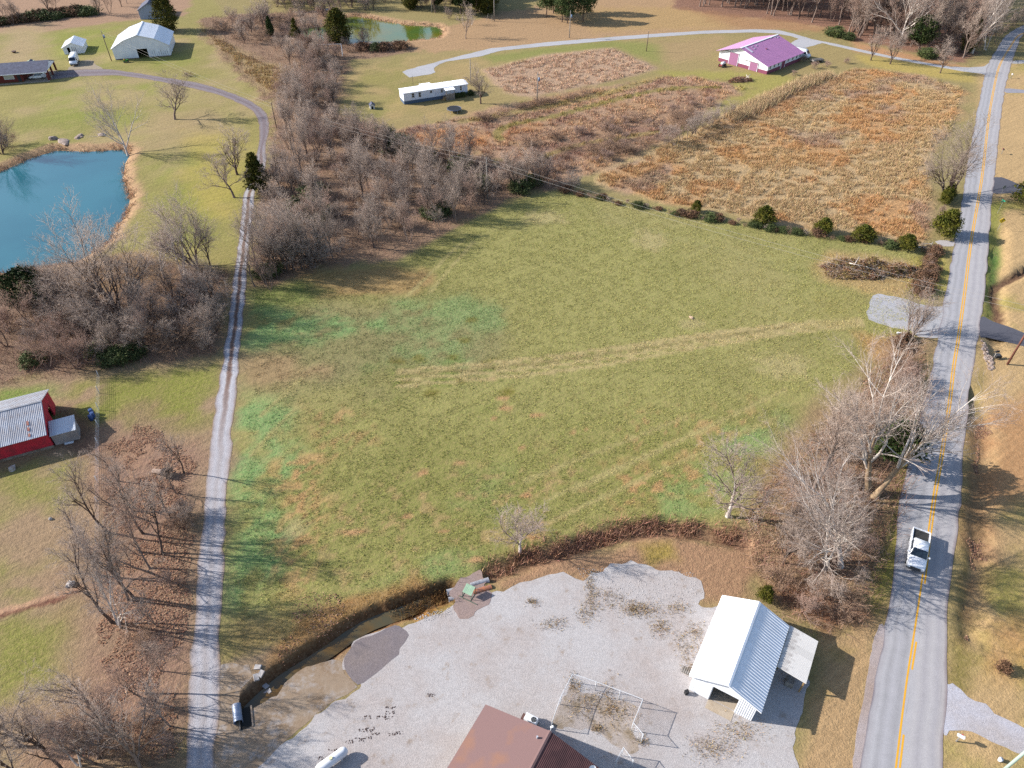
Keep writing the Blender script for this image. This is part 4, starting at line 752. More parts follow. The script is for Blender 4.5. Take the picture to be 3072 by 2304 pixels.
for x, y, h, k in ((900, 640, 3, 'privet'), (960, 660, 3, 'privet'), (1160, 450, 4, 'cedar_cone'), (1200, 460, 4, 'privet'), (1250, 480, 3, 'privet'), (1310, 500, 3.4, 'cedar_cone'), (1380, 510, 3, 'privet'), (1320, 645, 2.6, 'privet'), (1290, 650, 2, 'privet'), (785, 830, 1.5, 'privet'), (820, 820, 2, 'privet'), (940, 590, 3, 'privet'), (1440, 560, 2.5, 'privet'), (1560, 575, 2.5, 'privet'), (1600, 555, 2.2, 'privet'), (1150, 420, 3, 'privet'), (1180, 435, 3.5, 'cedar_cone')):
    tree(k, S(x, y), h, 'dark evergreen bush among the bare trees of the central thicket', cat='shrub', group='evergreens in the thicket', name='evergreen_bush', wide=1.25)
for i, (x, y, h) in enumerate(((775, 805, 11), (798, 850, 9), (832, 838, 10), (855, 815, 11), (790, 765, 10), (872, 800, 9), (905, 805, 10), (940, 800, 9), (765, 860, 8), (812, 870, 7), (970, 790, 8), (880, 770, 11), (1000, 775, 9))):
    tree(('tall_a', 'tall_c', 'tall_b', 'vase')[i % 4], S(x, y), h, 'tall bare tree at the lower left corner of the thicket beside the lane', group='thicket corner trees', name='thicket_tree', wide=1.05)
for i, (x, y, h) in enumerate(((600, 880, 7), (640, 900, 8), (655, 950, 7), (620, 940, 6), (645, 1000, 6), (610, 1010, 5), (585, 960, 7), (630, 1050, 4))):
    tree(('tall_c', 'vase', 'shrub_b')[i % 3], S(x, y), h, 'bare tree crowding the left side of the straight lane', group='trees crowding the lane', name='brush_tree')
# mid brush, shrubs by the sedge field
for i, (x, y, h) in enumerate(((2021, 436, 6), (2005, 430, 5), (2060, 415, 5.5), (2085, 400, 5), (1990, 444, 4.5), (2110, 385, 4.5), (2150, 368, 4.5), (2190, 352, 4), (2045, 425, 5), (2130, 378, 4), (2170, 360, 4), (2075, 410, 4), (1530, 545, 6), (1545, 550, 5), (1640, 552, 6), (1610, 548, 5), (1680, 560, 4), (1720, 566, 4), (1570, 560, 5))):
    tree(('tall_c', 'shrub_b', 'sapling', 'round_b')[i % 4], S(x, y), h, 'bare grey sapling in the brush strip beside the tan field', group='saplings by the tan field', name='bare_sapling', wide=1.2)
for i, (x, y) in enumerate(inside_pts(W(V((1080, 330), (1260, 270), (1420, 250), (1540, 215), (1540, 235), (1420, 305), (1290, 372), (1200, 400))), 60, rng)):
    tree(('shrub_c', 'shrub_a')[i % 2], (x, y), rng.uniform(1.6, 3), 'reddish brown low shrub in the rough ground above the field', cat='shrub', group='reddish shrubs of the rough ground', name='bare_shrub', wide=1.4)
for i, (x, y) in enumerate(inside_pts(W(V((1040, 258), (1130, 232), (1270, 200), (1260, 210), (1120, 245), (1050, 268))), 16, rng)):
    tree('shrub_c', (x, y), rng.uniform(1.2, 2.2), 'purple-brown shrub in the strip below the utility pole with transformer', cat='shrub', group='shrub strip below the pole', name='bare_shrub', wide=1.5)
for x, y, h in ((2085, 398, 0), (2410, 185, 2), (2440, 205, 2.2), (2480, 200, 2), (2380, 225, 1.6), (2540, 190, 1.8)):
    if h: tree('shrub_a', S(x, y), h, 'grey bare shrub at the upper edge of the tan field', cat='shrub', group='shrubs above the tan field', name='bare_shrub', wide=1.5)
# fence-row hedge between green field and tan field
hl = resample(W([(1700, 572), (1780, 592), (1860, 610), (1940, 622), (2020, 640), (2100, 655), (2200, 668), (2290, 684), (2400, 700), (2500, 714), (2600, 726), (2700, 742)]), 1.05)
for i, (x, y) in enumerate(hl):
    k = ('scruff', 'shrub_b', 'shrub_c', 'scruff', 'shrub_a', 'shrub_c', 'privet_low')[i % 7] 
    if x > 48 and x < 56 and i % 2: k = 'privet_low'
    tree(k, (x + rnd.uniform(-.5, .5), y + rnd.uniform(-.6, .6)), rnd.uniform(.6, 1.2), 'low scrubby bush in the fence row between green and tan fields', cat='shrub', group='bushes of the fence row', name='hedge_bush', wide=1.2)
# woods at the top right
fp = pix_pts(V((1690, 38), (1800, 58), (1850, 82), (2000, 112), (2080, 128), (2130, 80), (2160, 0), (2100, -22), (1660, -22)), 270)
for i, (x, y) in enumerate(fp):
    k = ('forest_a', 'forest_b', 'tall_c', 'forest_b', 'forest_a', 'shrub_b')[i % 6]
    tree(k, (x, y), rng.uniform(3, 5) if k == 'shrub_b' else rng.uniform(11, 17), 'tall bare tree in the woods behind the purple-roofed barn', group='trees of the woods', name='forest_tree')
for i, (x, y) in enumerate(pix_pts(V((1500, 14), (1620, 22), (1690, 40), (1720, -18), (1480, -18)), 60)): tree('forest_b', (x, y), rng.uniform(13, 17), 'bare tree behind the pines on the hill', group='trees behind the pines', name='forest_tree')
for i, (x, y) in enumerate(inside_pts(W(V((2140, 110), (2200, 40), (2260, 20), (2260, 90), (2195, 70))), 10, rng)): tree(('shrub_b', 'tall_c')[i % 2], (x, y), rng.uniform(4, 8), 'bare tree beside the road beyond the bend', group='trees beyond the road bend', name='roadside_tree')
# trees along the top between the ponds
for i, (x, y) in enumerate(pix_pts(V((560, 20), (800, 28), (850, 5), (880, -20), (560, -20)), 60)):
    tree(('tall_c', 'round_b', 'shrub_b', 'tall_a')[i % 4], (x, y), rng.uniform(5, 10), 'bare tree in the far thicket behind the green pond', group='far thicket behind the green pond', name='thicket_tree', wide=1.1)
for i, (x, y) in enumerate(pix_pts(V((870, 22), (960, 46), (1050, 45), (1060, 10), (1040, -20), (900, -20)), 44)):
    k = ('tall_c', 'cedar_loose', 'forest_b', 'shrub_b', 'cedar_big')[i % 5]
    tree(k, (x, y), rng.uniform(8, 13) if k != 'shrub_b' else 4, 'tree in the dark mixed stand right of the green pond', group='mixed stand behind the green pond', name='stand_tree')
for i, (x, y) in enumerate(((40, 75), (60, 70), (12, 62), (150, 40), (165, 35), (300, 45), (330, 40), (365, 20), (380, 10))): tree(('tall_c', 'round_b')[i % 2], S(x, y), rnd.uniform(7, 10), 'bare tree in the far hedgerow at the upper left', group='far hedgerow trees', name='hedgerow_tree')
for i in range(26): x = -6 + i * 11; tree(('scruff', 'privet_low', 'shrub_c')[i % 3], S(x, 74 - i * 1.35 + rnd.uniform(-3, 3)), rnd.uniform(1.6, 2.6), 'dark bush in the far hedgerow behind the white shed', cat='shrub', group='far hedgerow bushes', name='hedge_bush', wide=1.4)
for x, y, h, k in ((1090, 150, 2, 'scruff'), (1110, 148, 2.4, 'shrub_b'), (1130, 152, 2.2, 'privet'), (1150, 150, 2, 'scruff'), (1175, 146, 2.3, 'shrub_b'), (1200, 146, 2, 'scruff'), (1225, 143, 2, 'shrub_c'), (1070, 152, 2.4, 'shrub_a'), (1045, 155, 2.2, 'shrub_c')): tree(k, S(x, y), h, 'bush of the dark clump in front of the green pond', cat='shrub', group='clump in front of the green pond', name='pond_bush', wide=1.3)
tree('shrub_c', S(565, 228), 1.5, 'small round bare bush on the lawn above the curved lane', cat='shrub', name='bare_shrub', wide=1.4)
tree('shrub_a', S(1095, 128), 6, 'thin bare tree standing at the front edge of the green pond', name='bare_tree')
tree('pale_c', S(1415, 395 - 320), 5, 'small bare tree beside the farm pond bank', name='bare_tree')
tree('shrub_c', S(20, 440), 5, 'dark bare bush at the upper left shore of the blue pond', cat='shrub', name='bare_shrub'); tree('vase', S(8, 462), 9, 'bare tree at the left edge reflected in the blue pond')
for i, (x, y) in enumerate(((2690, 1030), (2700, 1045), (2715, 1020))): tree('scruff', S(x, y), 1.1, 'dead scrub at the foot of the gravel pad tree', cat='shrub', group='scrub at the gravel pad', name='dead_bush')
for i, (x, y) in enumerate(resample(W(Q(3, 1, (1450, 575), (1420, 700), (1395, 800), (1340, 940))), 1.1)): tree(('scruff', 'shrub_c', 'shrub_a')[i % 3], (x + rnd.uniform(-.7, .7), y), rnd.uniform(1, 1.8), 'brown weedy bush in the roadside ditch above the gravel pad', cat='shrub', group='weeds of the roadside ditch', name='ditch_bush', wide=1.2, off=-.3)
for i, (x, y) in enumerate(((2838, 600), (2846, 590), (2832, 612))): tree('cedar_yellow', S(x, y), 2.6, 'ivy-green bush at the foot of the wide roadside tree', cat='shrub', group='ivy bushes at the roadside tree', name='ivy_bush', wide=1.3)
for i, (x, y) in enumerate(((2825, 640), (2815, 665), (2810, 690))): tree('shrub_a', S(x, y), 2, 'brown bare bush beside the roadside cedar', cat='shrub', group='bushes by the roadside cedar', name='bare_shrub')
tree('scruff', S(3005, 2010), 1.15, 'round dead grass clump on the lawn right of the road', cat='shrub', name='grass_clump', wide=.62)
# trees outside the right edge whose shadows lie there are left of the road; taller ones for the road shadows stand in the copse

# ---- countless small stuff: blades, weeds, brush sticks, fallen leaves
def blades(name, pts, hgt_, wid, n_each, colr, label, jit=.25, lean=.35, spread=.25, up=1.0, matname='blade_mat', seed=1, gain=1.55):
    g = np.random.default_rng(seed); P = np.repeat(pts, n_each, 0); n = len(P); P = P + g.normal(0, spread, (n, 2)); z = height(P[:, 0], P[:, 1])
    h = hgt_ * (.55 + .75 * g.random(n)); a = g.random(n) * 6.2832; wv = np.c_[np.cos(a), np.sin(a)] * (wid * (.6 + .8 * g.random(n)))[:, None] * .5; ln = g.normal(0, lean, (n, 2)) * h[:, None]
    vs = np.concatenate([np.c_[P - wv, z - .03], np.c_[P + wv, z - .03], np.c_[P + ln, z + h * up]]); i = np.arange(n)
    cc = (col_at(P[:, 0], P[:, 1]) if colr is None else np.tile(np.array(colr), (n, 1))) * gain * (1 + g.normal(0, jit, n))[:, None].clip(.3, 1.9); cc = cc * (1 + g.normal(0, .06, (n, 3)))
    C4 = np.concatenate([np.c_[cc * .85, np.ones(n)], np.c_[cc * .85, np.ones(n)], np.c_[cc, np.ones(n)]]).clip(0, 1)
    m = mat(matname, (.2, .15, .1), .95, attr='Col', spec=.05); o = np_mesh(name, vs, np.stack([i, i + n, i + 2 * n], 1), m, C4); tag(o, label, 'grass' if 'grass' in name else 'plants', None, 'stuff'); return o
rng = np.random.default_rng(11)
sw = np.array(W(SEDGE))
def clumpy(poly, n, s=.5, thr=.42, seed=0):
    p = inside_pts(poly, n, rng); d = sdist((p[:, 0], p[:, 1]), poly); return p[(fbm(p[:, 0], p[:, 1], s, 3, seed) > thr) & (d < -4.5 * (fbm(p[:, 0], p[:, 1], .22, 4, 31) - .28))]
sg = clumpy(sw, 60000, .6, .45)
for ln_ in (Q(3, 0, (400, 1110), (470, 960), (560, 900), (680, 840), (830, 770)), Q(3, 0, (1040, 925), (1130, 870), (1230, 790), (1290, 720)), Q(3, 0, (700, 1240), (780, 1180), (840, 1110)), Q(3, 0, (0, 1660), (120, 1560), (240, 1490)), Q(3, 0, (560, 1410), (660, 1290)), Q(2, 0, (1850, 1650), (1960, 1540), (1990, 1440)), Q(3, 0, (1690, 700), (1715, 760), (1690, 880), (1670, 980))): sg = sg[ldist((sg[:, 0], sg[:, 1]), W(ln_)) > .5]
blades('dry_grass', sg, .55, .075, 6, None, 'tan clumpy dry grass filling the large field beside the road', jit=.14, spread=.2, gain=1.3)
yw = np.concatenate([np.array(S(1500 + x * KZ, 1704 + y * KZ)) + rng.normal(0, 1, (n, 2)) * np.array([rx, ry]) for x, y, rx, ry, n in ((760, 180, .4, 1.2, 160), (720, 370, .6, .7, 120), (1170, 350, 1.2, .5, 260), (1100, 330, .5, .4, 80), (270, 280, .4, .3, 60), (1320, 490, .6, .6, 130), (450, 470, .8, .4, 90), (1470, 330, .8, .5, 90), (1620, 540, .5, .8, 110), (930, 260, .9, .6, 120), (1550, 700, .5, 1.6, 150), (620, 960, .5, .5, 90), (700, 1150, .9, .6, 150), (900, 1100, .5, 1.0, 150), (980, 1200, 1.0, .8, 160), (820, 1330, .3, .2, 60), (1170, 1430, .3, .3, 60), (2000, 1350, 1.2, .6, 160), (1700, 1500, 1.0, .6, 120), (1850, 1480, 1.0, .8, 90))])
blades('yard_weeds', yw, .18, .06, 4, PIC(166, 142, 106), 'brown and olive weeds growing through the gravel yard', jit=.35, lean=.6, spread=.12)
blades('tall_dry_grass', inside_pts(W(V((1575, 250), (1640, 215), (1740, 172), (1790, 160), (1795, 168), (1700, 205), (1640, 240), (1590, 262))), 2200, rng), 1.5, .09, 6, PIC(206, 178, 140), 'band of tall pale dry grass along the upper edge of the tan field', jit=.22, lean=.3, spread=.7, gain=1.25)
blades('rough_grass', np.concatenate([clumpy(W(ROUGH), 6000, .6, .5), clumpy(W(MIDBRUSH), 13000, .6, .5), clumpy(W(V((430, 60), (560, 130), (620, 150), (600, 205), (560, 190), (470, 100))), 3000, .5, .4)]), .6, .09, 6, None, 'brown rough grass between the mobile home and the field', jit=.25, gain=1.7)
blades('undergrowth', np.concatenate([inside_pts(W(THICKET), 5000, rng), inside_pts(W(BRUSHL), 2600, rng), inside_pts(W(COPSE), 1300, rng)]), 1.4, .045, 5, PIC(150, 120, 104), 'tangled brown undergrowth beneath the bare trees', jit=.35, lean=.6, spread=.5)
wl = np.array(resample(WEEDS, .12)); wl = np.repeat(wl, 5, 0) + rng.normal(0, .7, (len(wl) * 5, 2)) + np.array([0, .5]); wl = wl[fbm(wl[:, 0], wl[:, 1], .7, 3, 8) > .42]
blades('ditch_weeds', wl, .85, .06, 5, PIC(168, 128, 106), 'reddish brown weeds along the ditch at the lower field edge', jit=.4, lean=.4)
wl = np.array(resample(CREEK[:3], .1)); wl = np.repeat(wl, 8, 0) + rng.normal(0, .7, (len(wl) * 8, 2)); blades('creek_weeds', wl, .6, .06, 4, PIC(130, 100, 66), 'brown weeds at the creek below the culvert', jit=.4)
pr = np.concatenate([np.array(resample(POND1, .25, True)), np.array(resample(POND2, .3, True))]); pr = np.repeat(pr, 4, 0) + rng.normal(0, .8, (len(pr) * 4, 2)); pr = pr[fbm(pr[:, 0], pr[:, 1], .5, 3, 4) > .45]; blades('pond_reeds', pr, .6, .12, 4, PIC(212, 176, 144), 'pinkish dry reeds around the ponds', jit=.25)
def leaves(name, pts, label, cols, size=.09, seed=4):
    g = np.random.default_rng(seed); n = len(pts); z = height(pts[:, 0], pts[:, 1]) + .05 + g.random(n) * .04; a = g.random(n) * 6.2832; s = size * (.6 + .8 * g.random(n))
    u = np.c_[np.cos(a) * s, np.sin(a) * s, g.normal(0, .3, n) * s]; v = np.c_[-np.sin(a) * s, np.cos(a) * s, g.normal(0, .3, n) * s]; p = np.c_[pts, z]; vs = np.concatenate([p + u, p + v * .6, p - u, p - v * .6]); i = np.arange(n)
    c = np.array([PIC(*q) for q in cols])[g.integers(0, len(cols), n)] * g.uniform(.7, 1.2, (n, 1)); C4 = np.tile(np.c_[c, np.ones(n)], (4, 1))
    o = np_mesh(name, vs, np.stack([i, i + n, i + 2 * n, i + 3 * n], 1), mat('blade_mat', (.2, .15, .1), .95, attr='Col', spec=.05), C4); tag(o, label, 'leaves', None, 'stuff')
LC = [(186, 144, 118), (160, 116, 98), (200, 164, 134), (134, 98, 86), (176, 132, 104)]
leaves('fallen_leaves', np.concatenate([clumpy(W(LEAFYL), 26000, .35, .4), clumpy(W(COPSE), 16000, .35, .35), clumpy(W(V((2095, 900), (2150, 900), (2130, 1080), (2150, 1200), (2110, 1400), (2070, 1380))), 7000, .4, .4), clumpy(W(V((640 * 1.0, 1255), (800, 1290), (790, 1380), (560, 1500))), 1200, .4, .4)]), 'fallen red-brown leaves scattered under the trees', LC)
fs_ = clumpy(W(FIELD), 150000, .9, .44); blades('short_grass', fs_, .16, .07, 2, None, 'short green grass of the mown field', gain=1.6, jit=.15, lean=.7, spread=.12)
# ================================================================== BUILDINGS
WHITE = mat('white_metal', PIC(236, 238, 244, 1.15), .45, PIC(214, 216, 222, 1.15), .6, .35, spec=.4, rand=.03)
WHITEP = mat('white_paint', PIC(228, 230, 236, 1.2), .6, PIC(200, 200, 204, 1.2), .8, .35)
GALV = mat('galvanised', PIC(190, 198, 212, 1.3), .4, PIC(206, 206, 210, 1.3), .5, .5, metal=.25, spec=.5, rand=.06)
GALVR = mat('galvanised_old', PIC(196, 200, 210, 1.3), .5, PIC(170, 160, 158, 1.3), .7, .4, metal=.2, rand=.08)
TINOLD = mat('tin_stained', PIC(214, 210, 206, 1.3), .5, PIC(120, 108, 104, 1.3), .35, .5, rand=.08, contrast=(.5, .62))
REDW = mat('red_boards', PIC(196, 46, 62, 1.1), .8, PIC(160, 50, 60, 1.1), 1.2, .5, bump=.01, bs=6); DARKIN = mat('hollow_shade', (.02, .018, .016), .95); CONCW = mat('foundation', PIC(170, 158, 146), .9, PIC(140, 120, 104), 1.5, .5)
SHEDW = mat('shed_wall', PIC(178, 172, 172), .6, PIC(160, 150, 148), .8, .4); PURP = mat('purple_metal', PIC(178, 124, 176), .45, PIC(168, 116, 164), .6, .4, spec=.4, rand=.03); MAROON = mat('maroon_metal', PIC(150, 82, 108), .5, spec=.3)
PDOOR = mat('purple_door', PIC(176, 120, 158), .5); BLUEG = mat('skirting', PIC(98, 116, 142), .7); MHW = mat('siding_white', PIC(220, 226, 240, 1.2), .6, PIC(200, 206, 222, 1.2), .7, .4); WOOD = mat('raw_wood', PIC(202, 168, 118), .8, PIC(170, 138, 96), 2, .5); WOODG = mat('grey_wood', PIC(176, 170, 164), .85, PIC(140, 130, 120), 2, .5)
BRICK = mat('brick', PIC(150, 72, 60), .9, PIC(120, 60, 54), 3, .5); ROOFG = mat('roof_shingle_grey', PIC(112, 116, 138), .9, PIC(96, 98, 118), 1.2, .5, rand=.05); GLASS = mat('window_glass', (.02, .03, .045), .08, spec=.6); BLACK = mat('black_plastic', (.02, .02, .022), .6); TRIM = mat('trim_white', PIC(232, 234, 238, 1.2), .6)
BROWNR = mat('brown_shingle', PIC(146, 116, 114), .9, PIC(160, 120, 104), .45, .5, bump=.01, bs=14, contrast=(.52, .7)); BROWNW = mat('tan_wall', PIC(190, 176, 160), .8)

def wall(par, name, a, b, z0, za, zb, m, th=.12, peak=None, holes=()):
    a, b = Vector(a), Vector(b); L = (b - a).length; d = (b - a) / L; n = Vector((-d.y, d.x)) * th
    prof = [(0, za)] + ([(peak[0] * L, peak[1])] if peak and not isinstance(peak[0], tuple) else [(p[0] * L, p[1]) for p in (peak or ())]) + [(L, zb)]
    top = lambda s: float(np.interp(s, [p[0] for p in prof], [p[1] for p in prof]))
    xs = sorted({0, L, *[p[0] for p in prof], *[h[0] for h in holes], *[h[1] for h in holes]}); mb = MB()
    for s, e in zip(xs[:-1], xs[1:]):
        if e - s < 1e-4: continue
        hs = sorted([(h[2], h[3]) for h in holes if h[0] <= s + 1e-4 and h[1] >= e - 1e-4]); cur = z0
        for lo, hi in hs + [(None, None)]:
            t0, t1 = (top(s), top(e)) if lo is None else (lo, lo)
            if min(t0, t1) - cur > 1e-3:
                p, q = a + d * s, a + d * e
                mb.hexa([(*p, cur), (*q, cur), (*(q + n), cur), (*(p + n), cur), (*p, t0), (*q, t1), (*(q + n), t1), (*(p + n), t0)])
            cur = hi
    return mb.build(name, m, par)
def slope(par, A, B, C, D, n, m, ribs=3, rh=.035, th=.05, name='roof_panel', mats=None):
    """A-B eave, D-C ridge (A below D); n panels side by side, each with raised ribs"""
    A, B, C, D = map(Vector, (A, B, C, D)); ex = (B - A) / n; ey = D - A; wx, wy = ex.length, ey.length; x = ex.normalized(); z = x.cross(ey).normalized(); y = z.cross(x)
    prof = [(0, 0)]; sp = wx / ribs
    for i in range(ribs): c = sp * (i + .5); prof += [(c - .05, 0), (c - .025, rh), (c + .025, rh), (c + .05, 0)]
    prof += [(wx - .004, 0)]; mb = MB(); k = len(prof); vs = [(p, 0, q) for p, q in prof] + [(p, wy, q) for p, q in prof] + [(0, 0, -th), (wx - .004, 0, -th), (wx - .004, wy, -th), (0, wy, -th)]
    fs = [(i, i + 1, k + i + 1, k + i) for i in range(k - 1)] + [(2 * k + 3, 2 * k + 2, 2 * k + 1, 2 * k), tuple([2 * k, 2 * k + 1] + list(range(k - 1, -1, -1))), tuple([2 * k + 2, 2 * k + 3] + list(range(k, 2 * k))), (2 * k, 0, k, 2 * k + 3), (2 * k + 1, 2 * k + 2, 2 * k - 1, k - 1)]
    mb.add(vs, fs); me = None
    for i in range(n):
        o = A + ex * i; M = Matrix(((x.x, y.x, z.x, o.x), (x.y, y.y, z.y, o.y), (x.z, y.z, z.z, o.z), (0, 0, 0, 1)))
        if me is None: ob = mb.build(name, m, par); me = ob.data; ob.matrix_local = M
        else: place(name, me, par, mtx=M)
def courses(par, A, B, C, D, n, m, name='roof_slope', step=.012):
    A, B, C, D = map(Vector, (A, B, C, D)); nn = (B - A).cross(D - A).normalized(); mb = MB(); th = nn * .06
    for i in range(n):
        p, q, r, s = A.lerp(D, i / n), B.lerp(C, i / n), B.lerp(C, (i + 1) / n), A.lerp(D, (i + 1) / n); u = nn * step
        mb.add([p + u, q + u, r, s, p, q], [(0, 1, 2, 3), (4, 5, 1, 0)])
    mb.add([A - th, B - th, C - th, D - th, A, B, C, D], [(3, 2, 1, 0), (0, 1, 5, 4), (1, 2, 6, 5), (3, 0, 4, 7)]); return mb.build(name, m, par)
def cap(par, p, q, w, m, name='ridge_cap', drop=.06):
    p, q = Vector(p), Vector(q); d = (q - p).normalized(); s = Vector((-d.y, d.x, 0)).normalized() * w; dz = Vector((0, 0, drop)); up = Vector((0, 0, .05)); mb = MB()
    mb.add([p - s - dz + up, p + up * 1.4, p + s - dz + up, q - s - dz + up, q + up * 1.4, q + s - dz + up], [(0, 1, 4, 3), (1, 2, 5, 4), (0, 2, 1), (3, 4, 5)]); return mb.build(name, m, par)
def window(par, x0, x1, y, z0, z1, nrm=-1, fm=None, axis='x', pane=None, name='window'):
    """a framed window standing on the wall plane"""
    t = .05; mb = MB(); g = MB(); e = .07; f0, f1 = sorted((y, y + nrm * t)); g0, g1 = sorted((y, y + nrm * t * .5))
    B = (lambda b, a0, a1, c0, c1, d0, d1: b.box(a0, a1, c0, c1, d0, d1)) if axis == 'x' else (lambda b, a0, a1, c0, c1, d0, d1: b.box(c0, c1, a0, a1, d0, d1))
    B(mb, x0 - e, x0, f0, f1, z0 - e, z1 + e); B(mb, x1, x1 + e, f0, f1, z0 - e, z1 + e); B(mb, x0, x1, f0, f1, z0 - e, z0); B(mb, x0, x1, f0, f1, z1, z1 + e); B(mb, x0, x1, f0, f1, (z0 + z1) / 2 - .025, (z0 + z1) / 2 + .025)
    w_ = mb.build(name, fm or TRIM, par); B(g, x0, x1, g0, g1, z0, z1); g.build('pane', pane or GLASS, w_); return w_
def posts(par, pts, h, r, m, name='post'):
    for x, y in pts: MB().box(x - r, x + r, y - r, y + r, 0, h).build(name, m, par)

# ---- white garage with lean-to, lower right
g = thing('metal_garage', 'white metal garage with open bay and ribbed bluish roof beside the road', 'garage', (17.86, 32.95), R(-30.5))
MB().box(.1, 6.0, .15, 9.45, .03, .05).build('floor_slab', CONC, g)
wall(g, 'front_wall', (0, 0), (6.1, 0), .02, 3.05, 3.05, WHITE, .12, (.5, 4.55), [(1.9, 4.4, 0, 2.65)])
wall(g, 'side_wall', (6.1, .12), (6.1, 9.48), .02, 3.05, 3.05, WHITE); wall(g, 'side_wall', (0, 9.48), (0, .12), .02, 3.05, 3.05, WHITE); wall(g, 'back_wall', (6.1, 9.6), (0, 9.6), .02, 3.05, 3.05, WHITE, .12, (.5, 4.55))
d = MB()
for i in range(11): d.box(-.15 + i * .18, .02 + i * .18, -.1, -.05, .08, 2.7)
d.box(-.17, 1.85, -.05, -.035, .06, 2.72); d.build('sliding_door', WHITE, g)
for i in range(8): MB().box(4.48 + i * .2, 4.53 + i * .2, -.025, 0, .05, 3.0).build('siding_rib', WHITE, g)
slope(g, (-.55, 9.85, 3.0), (-.55, -.3, 3.0), (3.0, -.3, 4.72), (3.0, 9.85, 4.72), 11, WHITE); slope(g, (6.55, -.3, 3.0), (6.55, 9.85, 3.0), (3.0, 9.85, 4.72), (3.0, -.3, 4.72), 11, WHITE); cap(g, (3.0, -.31, 4.75), (3.0, 9.86, 4.75), .22, WHITE, drop=.08)
for x0, z0, x1, z1 in ((-.55, 2.98, 3.0, 4.7), (6.55, 2.98, 3.0, 4.7)):
    for yy in (-.36, 9.86): MB().hexa([(x0, yy, z0 - .14), (x1, yy, z1 - .14), (x1, yy + .05, z1 - .14), (x0, yy + .05, z0 - .14), (x0, yy, z0 + .04), (x1, yy, z1 + .04), (x1, yy + .05, z1 + .04), (x0, yy + .05, z0 + .04)]).build('rake_trim', WHITE, g)
slope(g, (9.55, 5.05, 2.3), (9.55, 10.2, 2.3), (6.62, 10.2, 2.8), (6.62, 5.05, 2.8), 6, TINOLD, ribs=6, rh=.03, name='lean_to_panel'); posts(g, [(9.4, 5.3), (9.4, 7.7), (9.4, 10.0)], 2.3, .07, WOOD, 'lean_to_post')
MB().box(9.33, 9.46, 5.1, 10.15, 2.13, 2.24).build('lean_to_beam', WOOD, g)
MB().box(1.85, 4.45, -1.0, .05, .02, .045).build('door_apron', CONC, g)
crate = thing('crate', 'grey slatted crate under the lean-to of the white garage', 'crate', (17.86 + 8.3 * math.cos(R(-30.5)) - 5.6 * math.sin(R(-30.5)), 32.95 + 8.3 * math.sin(R(-30.5)) + 5.6 * math.cos(R(-30.5))), R(-25))
for i in range(5): MB().box(-.4, .4, -.4 + i * .17, -.27 + i * .17, .1, .8).build('slat', WOODG, crate)
MB().box(-.42, .42, -.42, .44, .02, .1).build('base', WOODG, crate)
u = thing('utility_box', 'small dark box on the ground at the front corner of the white garage', 'box', (17.35, 32.55), .3); MB().box(-.18, .18, -.15, .15, 0, .5, bev=.02).build('body', BLACK, u); MB().box(-.2, .2, -.17, .17, .5, .55).build('lid', BLACK, u)
u = thing('pallet', 'grey pallet leaning at the left wall of the white garage', 'pallet', (17.6, 34.7), R(-30.5)); 
for i in range(5): MB().box(-.4 + i * .2, -.26 + i * .2, -.1, .6, .1, .14).build('slat', WOODG, u)
MB().box(-.4, .55, -.1, 0, .02, .1).box(-.4, .55, .5, .6, .02, .1).build('runner', WOODG, u)

# ---- brown shingled building at the bottom edge
g = thing('brown_roof_building', 'building with faded brown shingle roof at the bottom edge', 'building', (-2.476, 30.04), R(-30))
courses(g, (0, 0, 3.2), (0, -18, 3.2), (6.75, -18, 5.45), (6.75, 0, 5.45), 46, BROWNR); courses(g, (13.5, -18, 3.2), (13.5, 0, 3.2), (6.75, 0, 5.45), (6.75, -18, 5.45), 46, mat('brown_shingle_shaded', PIC(122, 84, 82), .9, PIC(100, 70, 70), 1., .5), step=.03); cap(g, (6.75, -18, 5.45), (6.75, .02, 5.45), .18, BROWNR, drop=.05)  # slope turned from the sun has its shade put into a darker shingle colour
wall(g, 'gable_wall', (13.1, -.4), (.4, -.4), 0, 3.2, 3.2, BROWNW, .15, (.5, 5.2)); wall(g, 'side_wall', (.4, -.55), (.4, -17.6), 0, 3.2, 3.2, BROWNW, .15); wall(g, 'side_wall', (13.1, -17.6), (13.1, -.55), 0, 3.2, 3.2, BROWNW, .15); wall(g, 'gable_wall', (.4, -17.75), (13.1, -17.75), 0, 3.2, 3.2, BROWNW, .15, (.5, 5.2))
MB().tube([(6.0, -1.0, 5.0), (6.0, -1.0, 5.55)], .09, 8).build('vent_pipe', GALV, g); MB().box(0, .12, -18, 0, 3.04, 3.18).build('gutter', BROWNR, g)
t = MB().tube([(6.75, .12, 4.4), (6.75, .12, 5.9)], .04, 8).tube([(6.7, .15, 5.85), (6.9, .3, 6.0)], .09, 8).build('light_mast', TRIM, g)
def dish(par, loc):
    b = MB(); n = 14
    for k in range(n): a = 6.2832 * k / n; b.v.append((.32 * math.cos(a), .32 * math.sin(a), .1)); 
    b.v.append((0, 0, 0)); b.f += [(k, (k + 1) % n, n) for k in range(n)]; b.m += [0] * n; o = b.build('satellite_dish', TRIM, par, loc=loc); o.rotation_euler = (R(50), 0, R(40)); MB().tube([(0, 0, 0), (0, 0, .45)], .02, 5).build('feed_arm', GALV, o)
dish(g, (11.2, -.6, 4.6)); dish(g, (11.9, -.5, 4.4))
u = thing('air_conditioner', 'white outdoor air conditioner with black fan behind the brown roof', 'air conditioner', (-2.476 + 3.9 * math.cos(R(-30)) - 1.85 * math.sin(R(-30)), 30.04 + 3.9 * math.sin(R(-30)) + 1.85 * math.cos(R(-30))), R(-28))
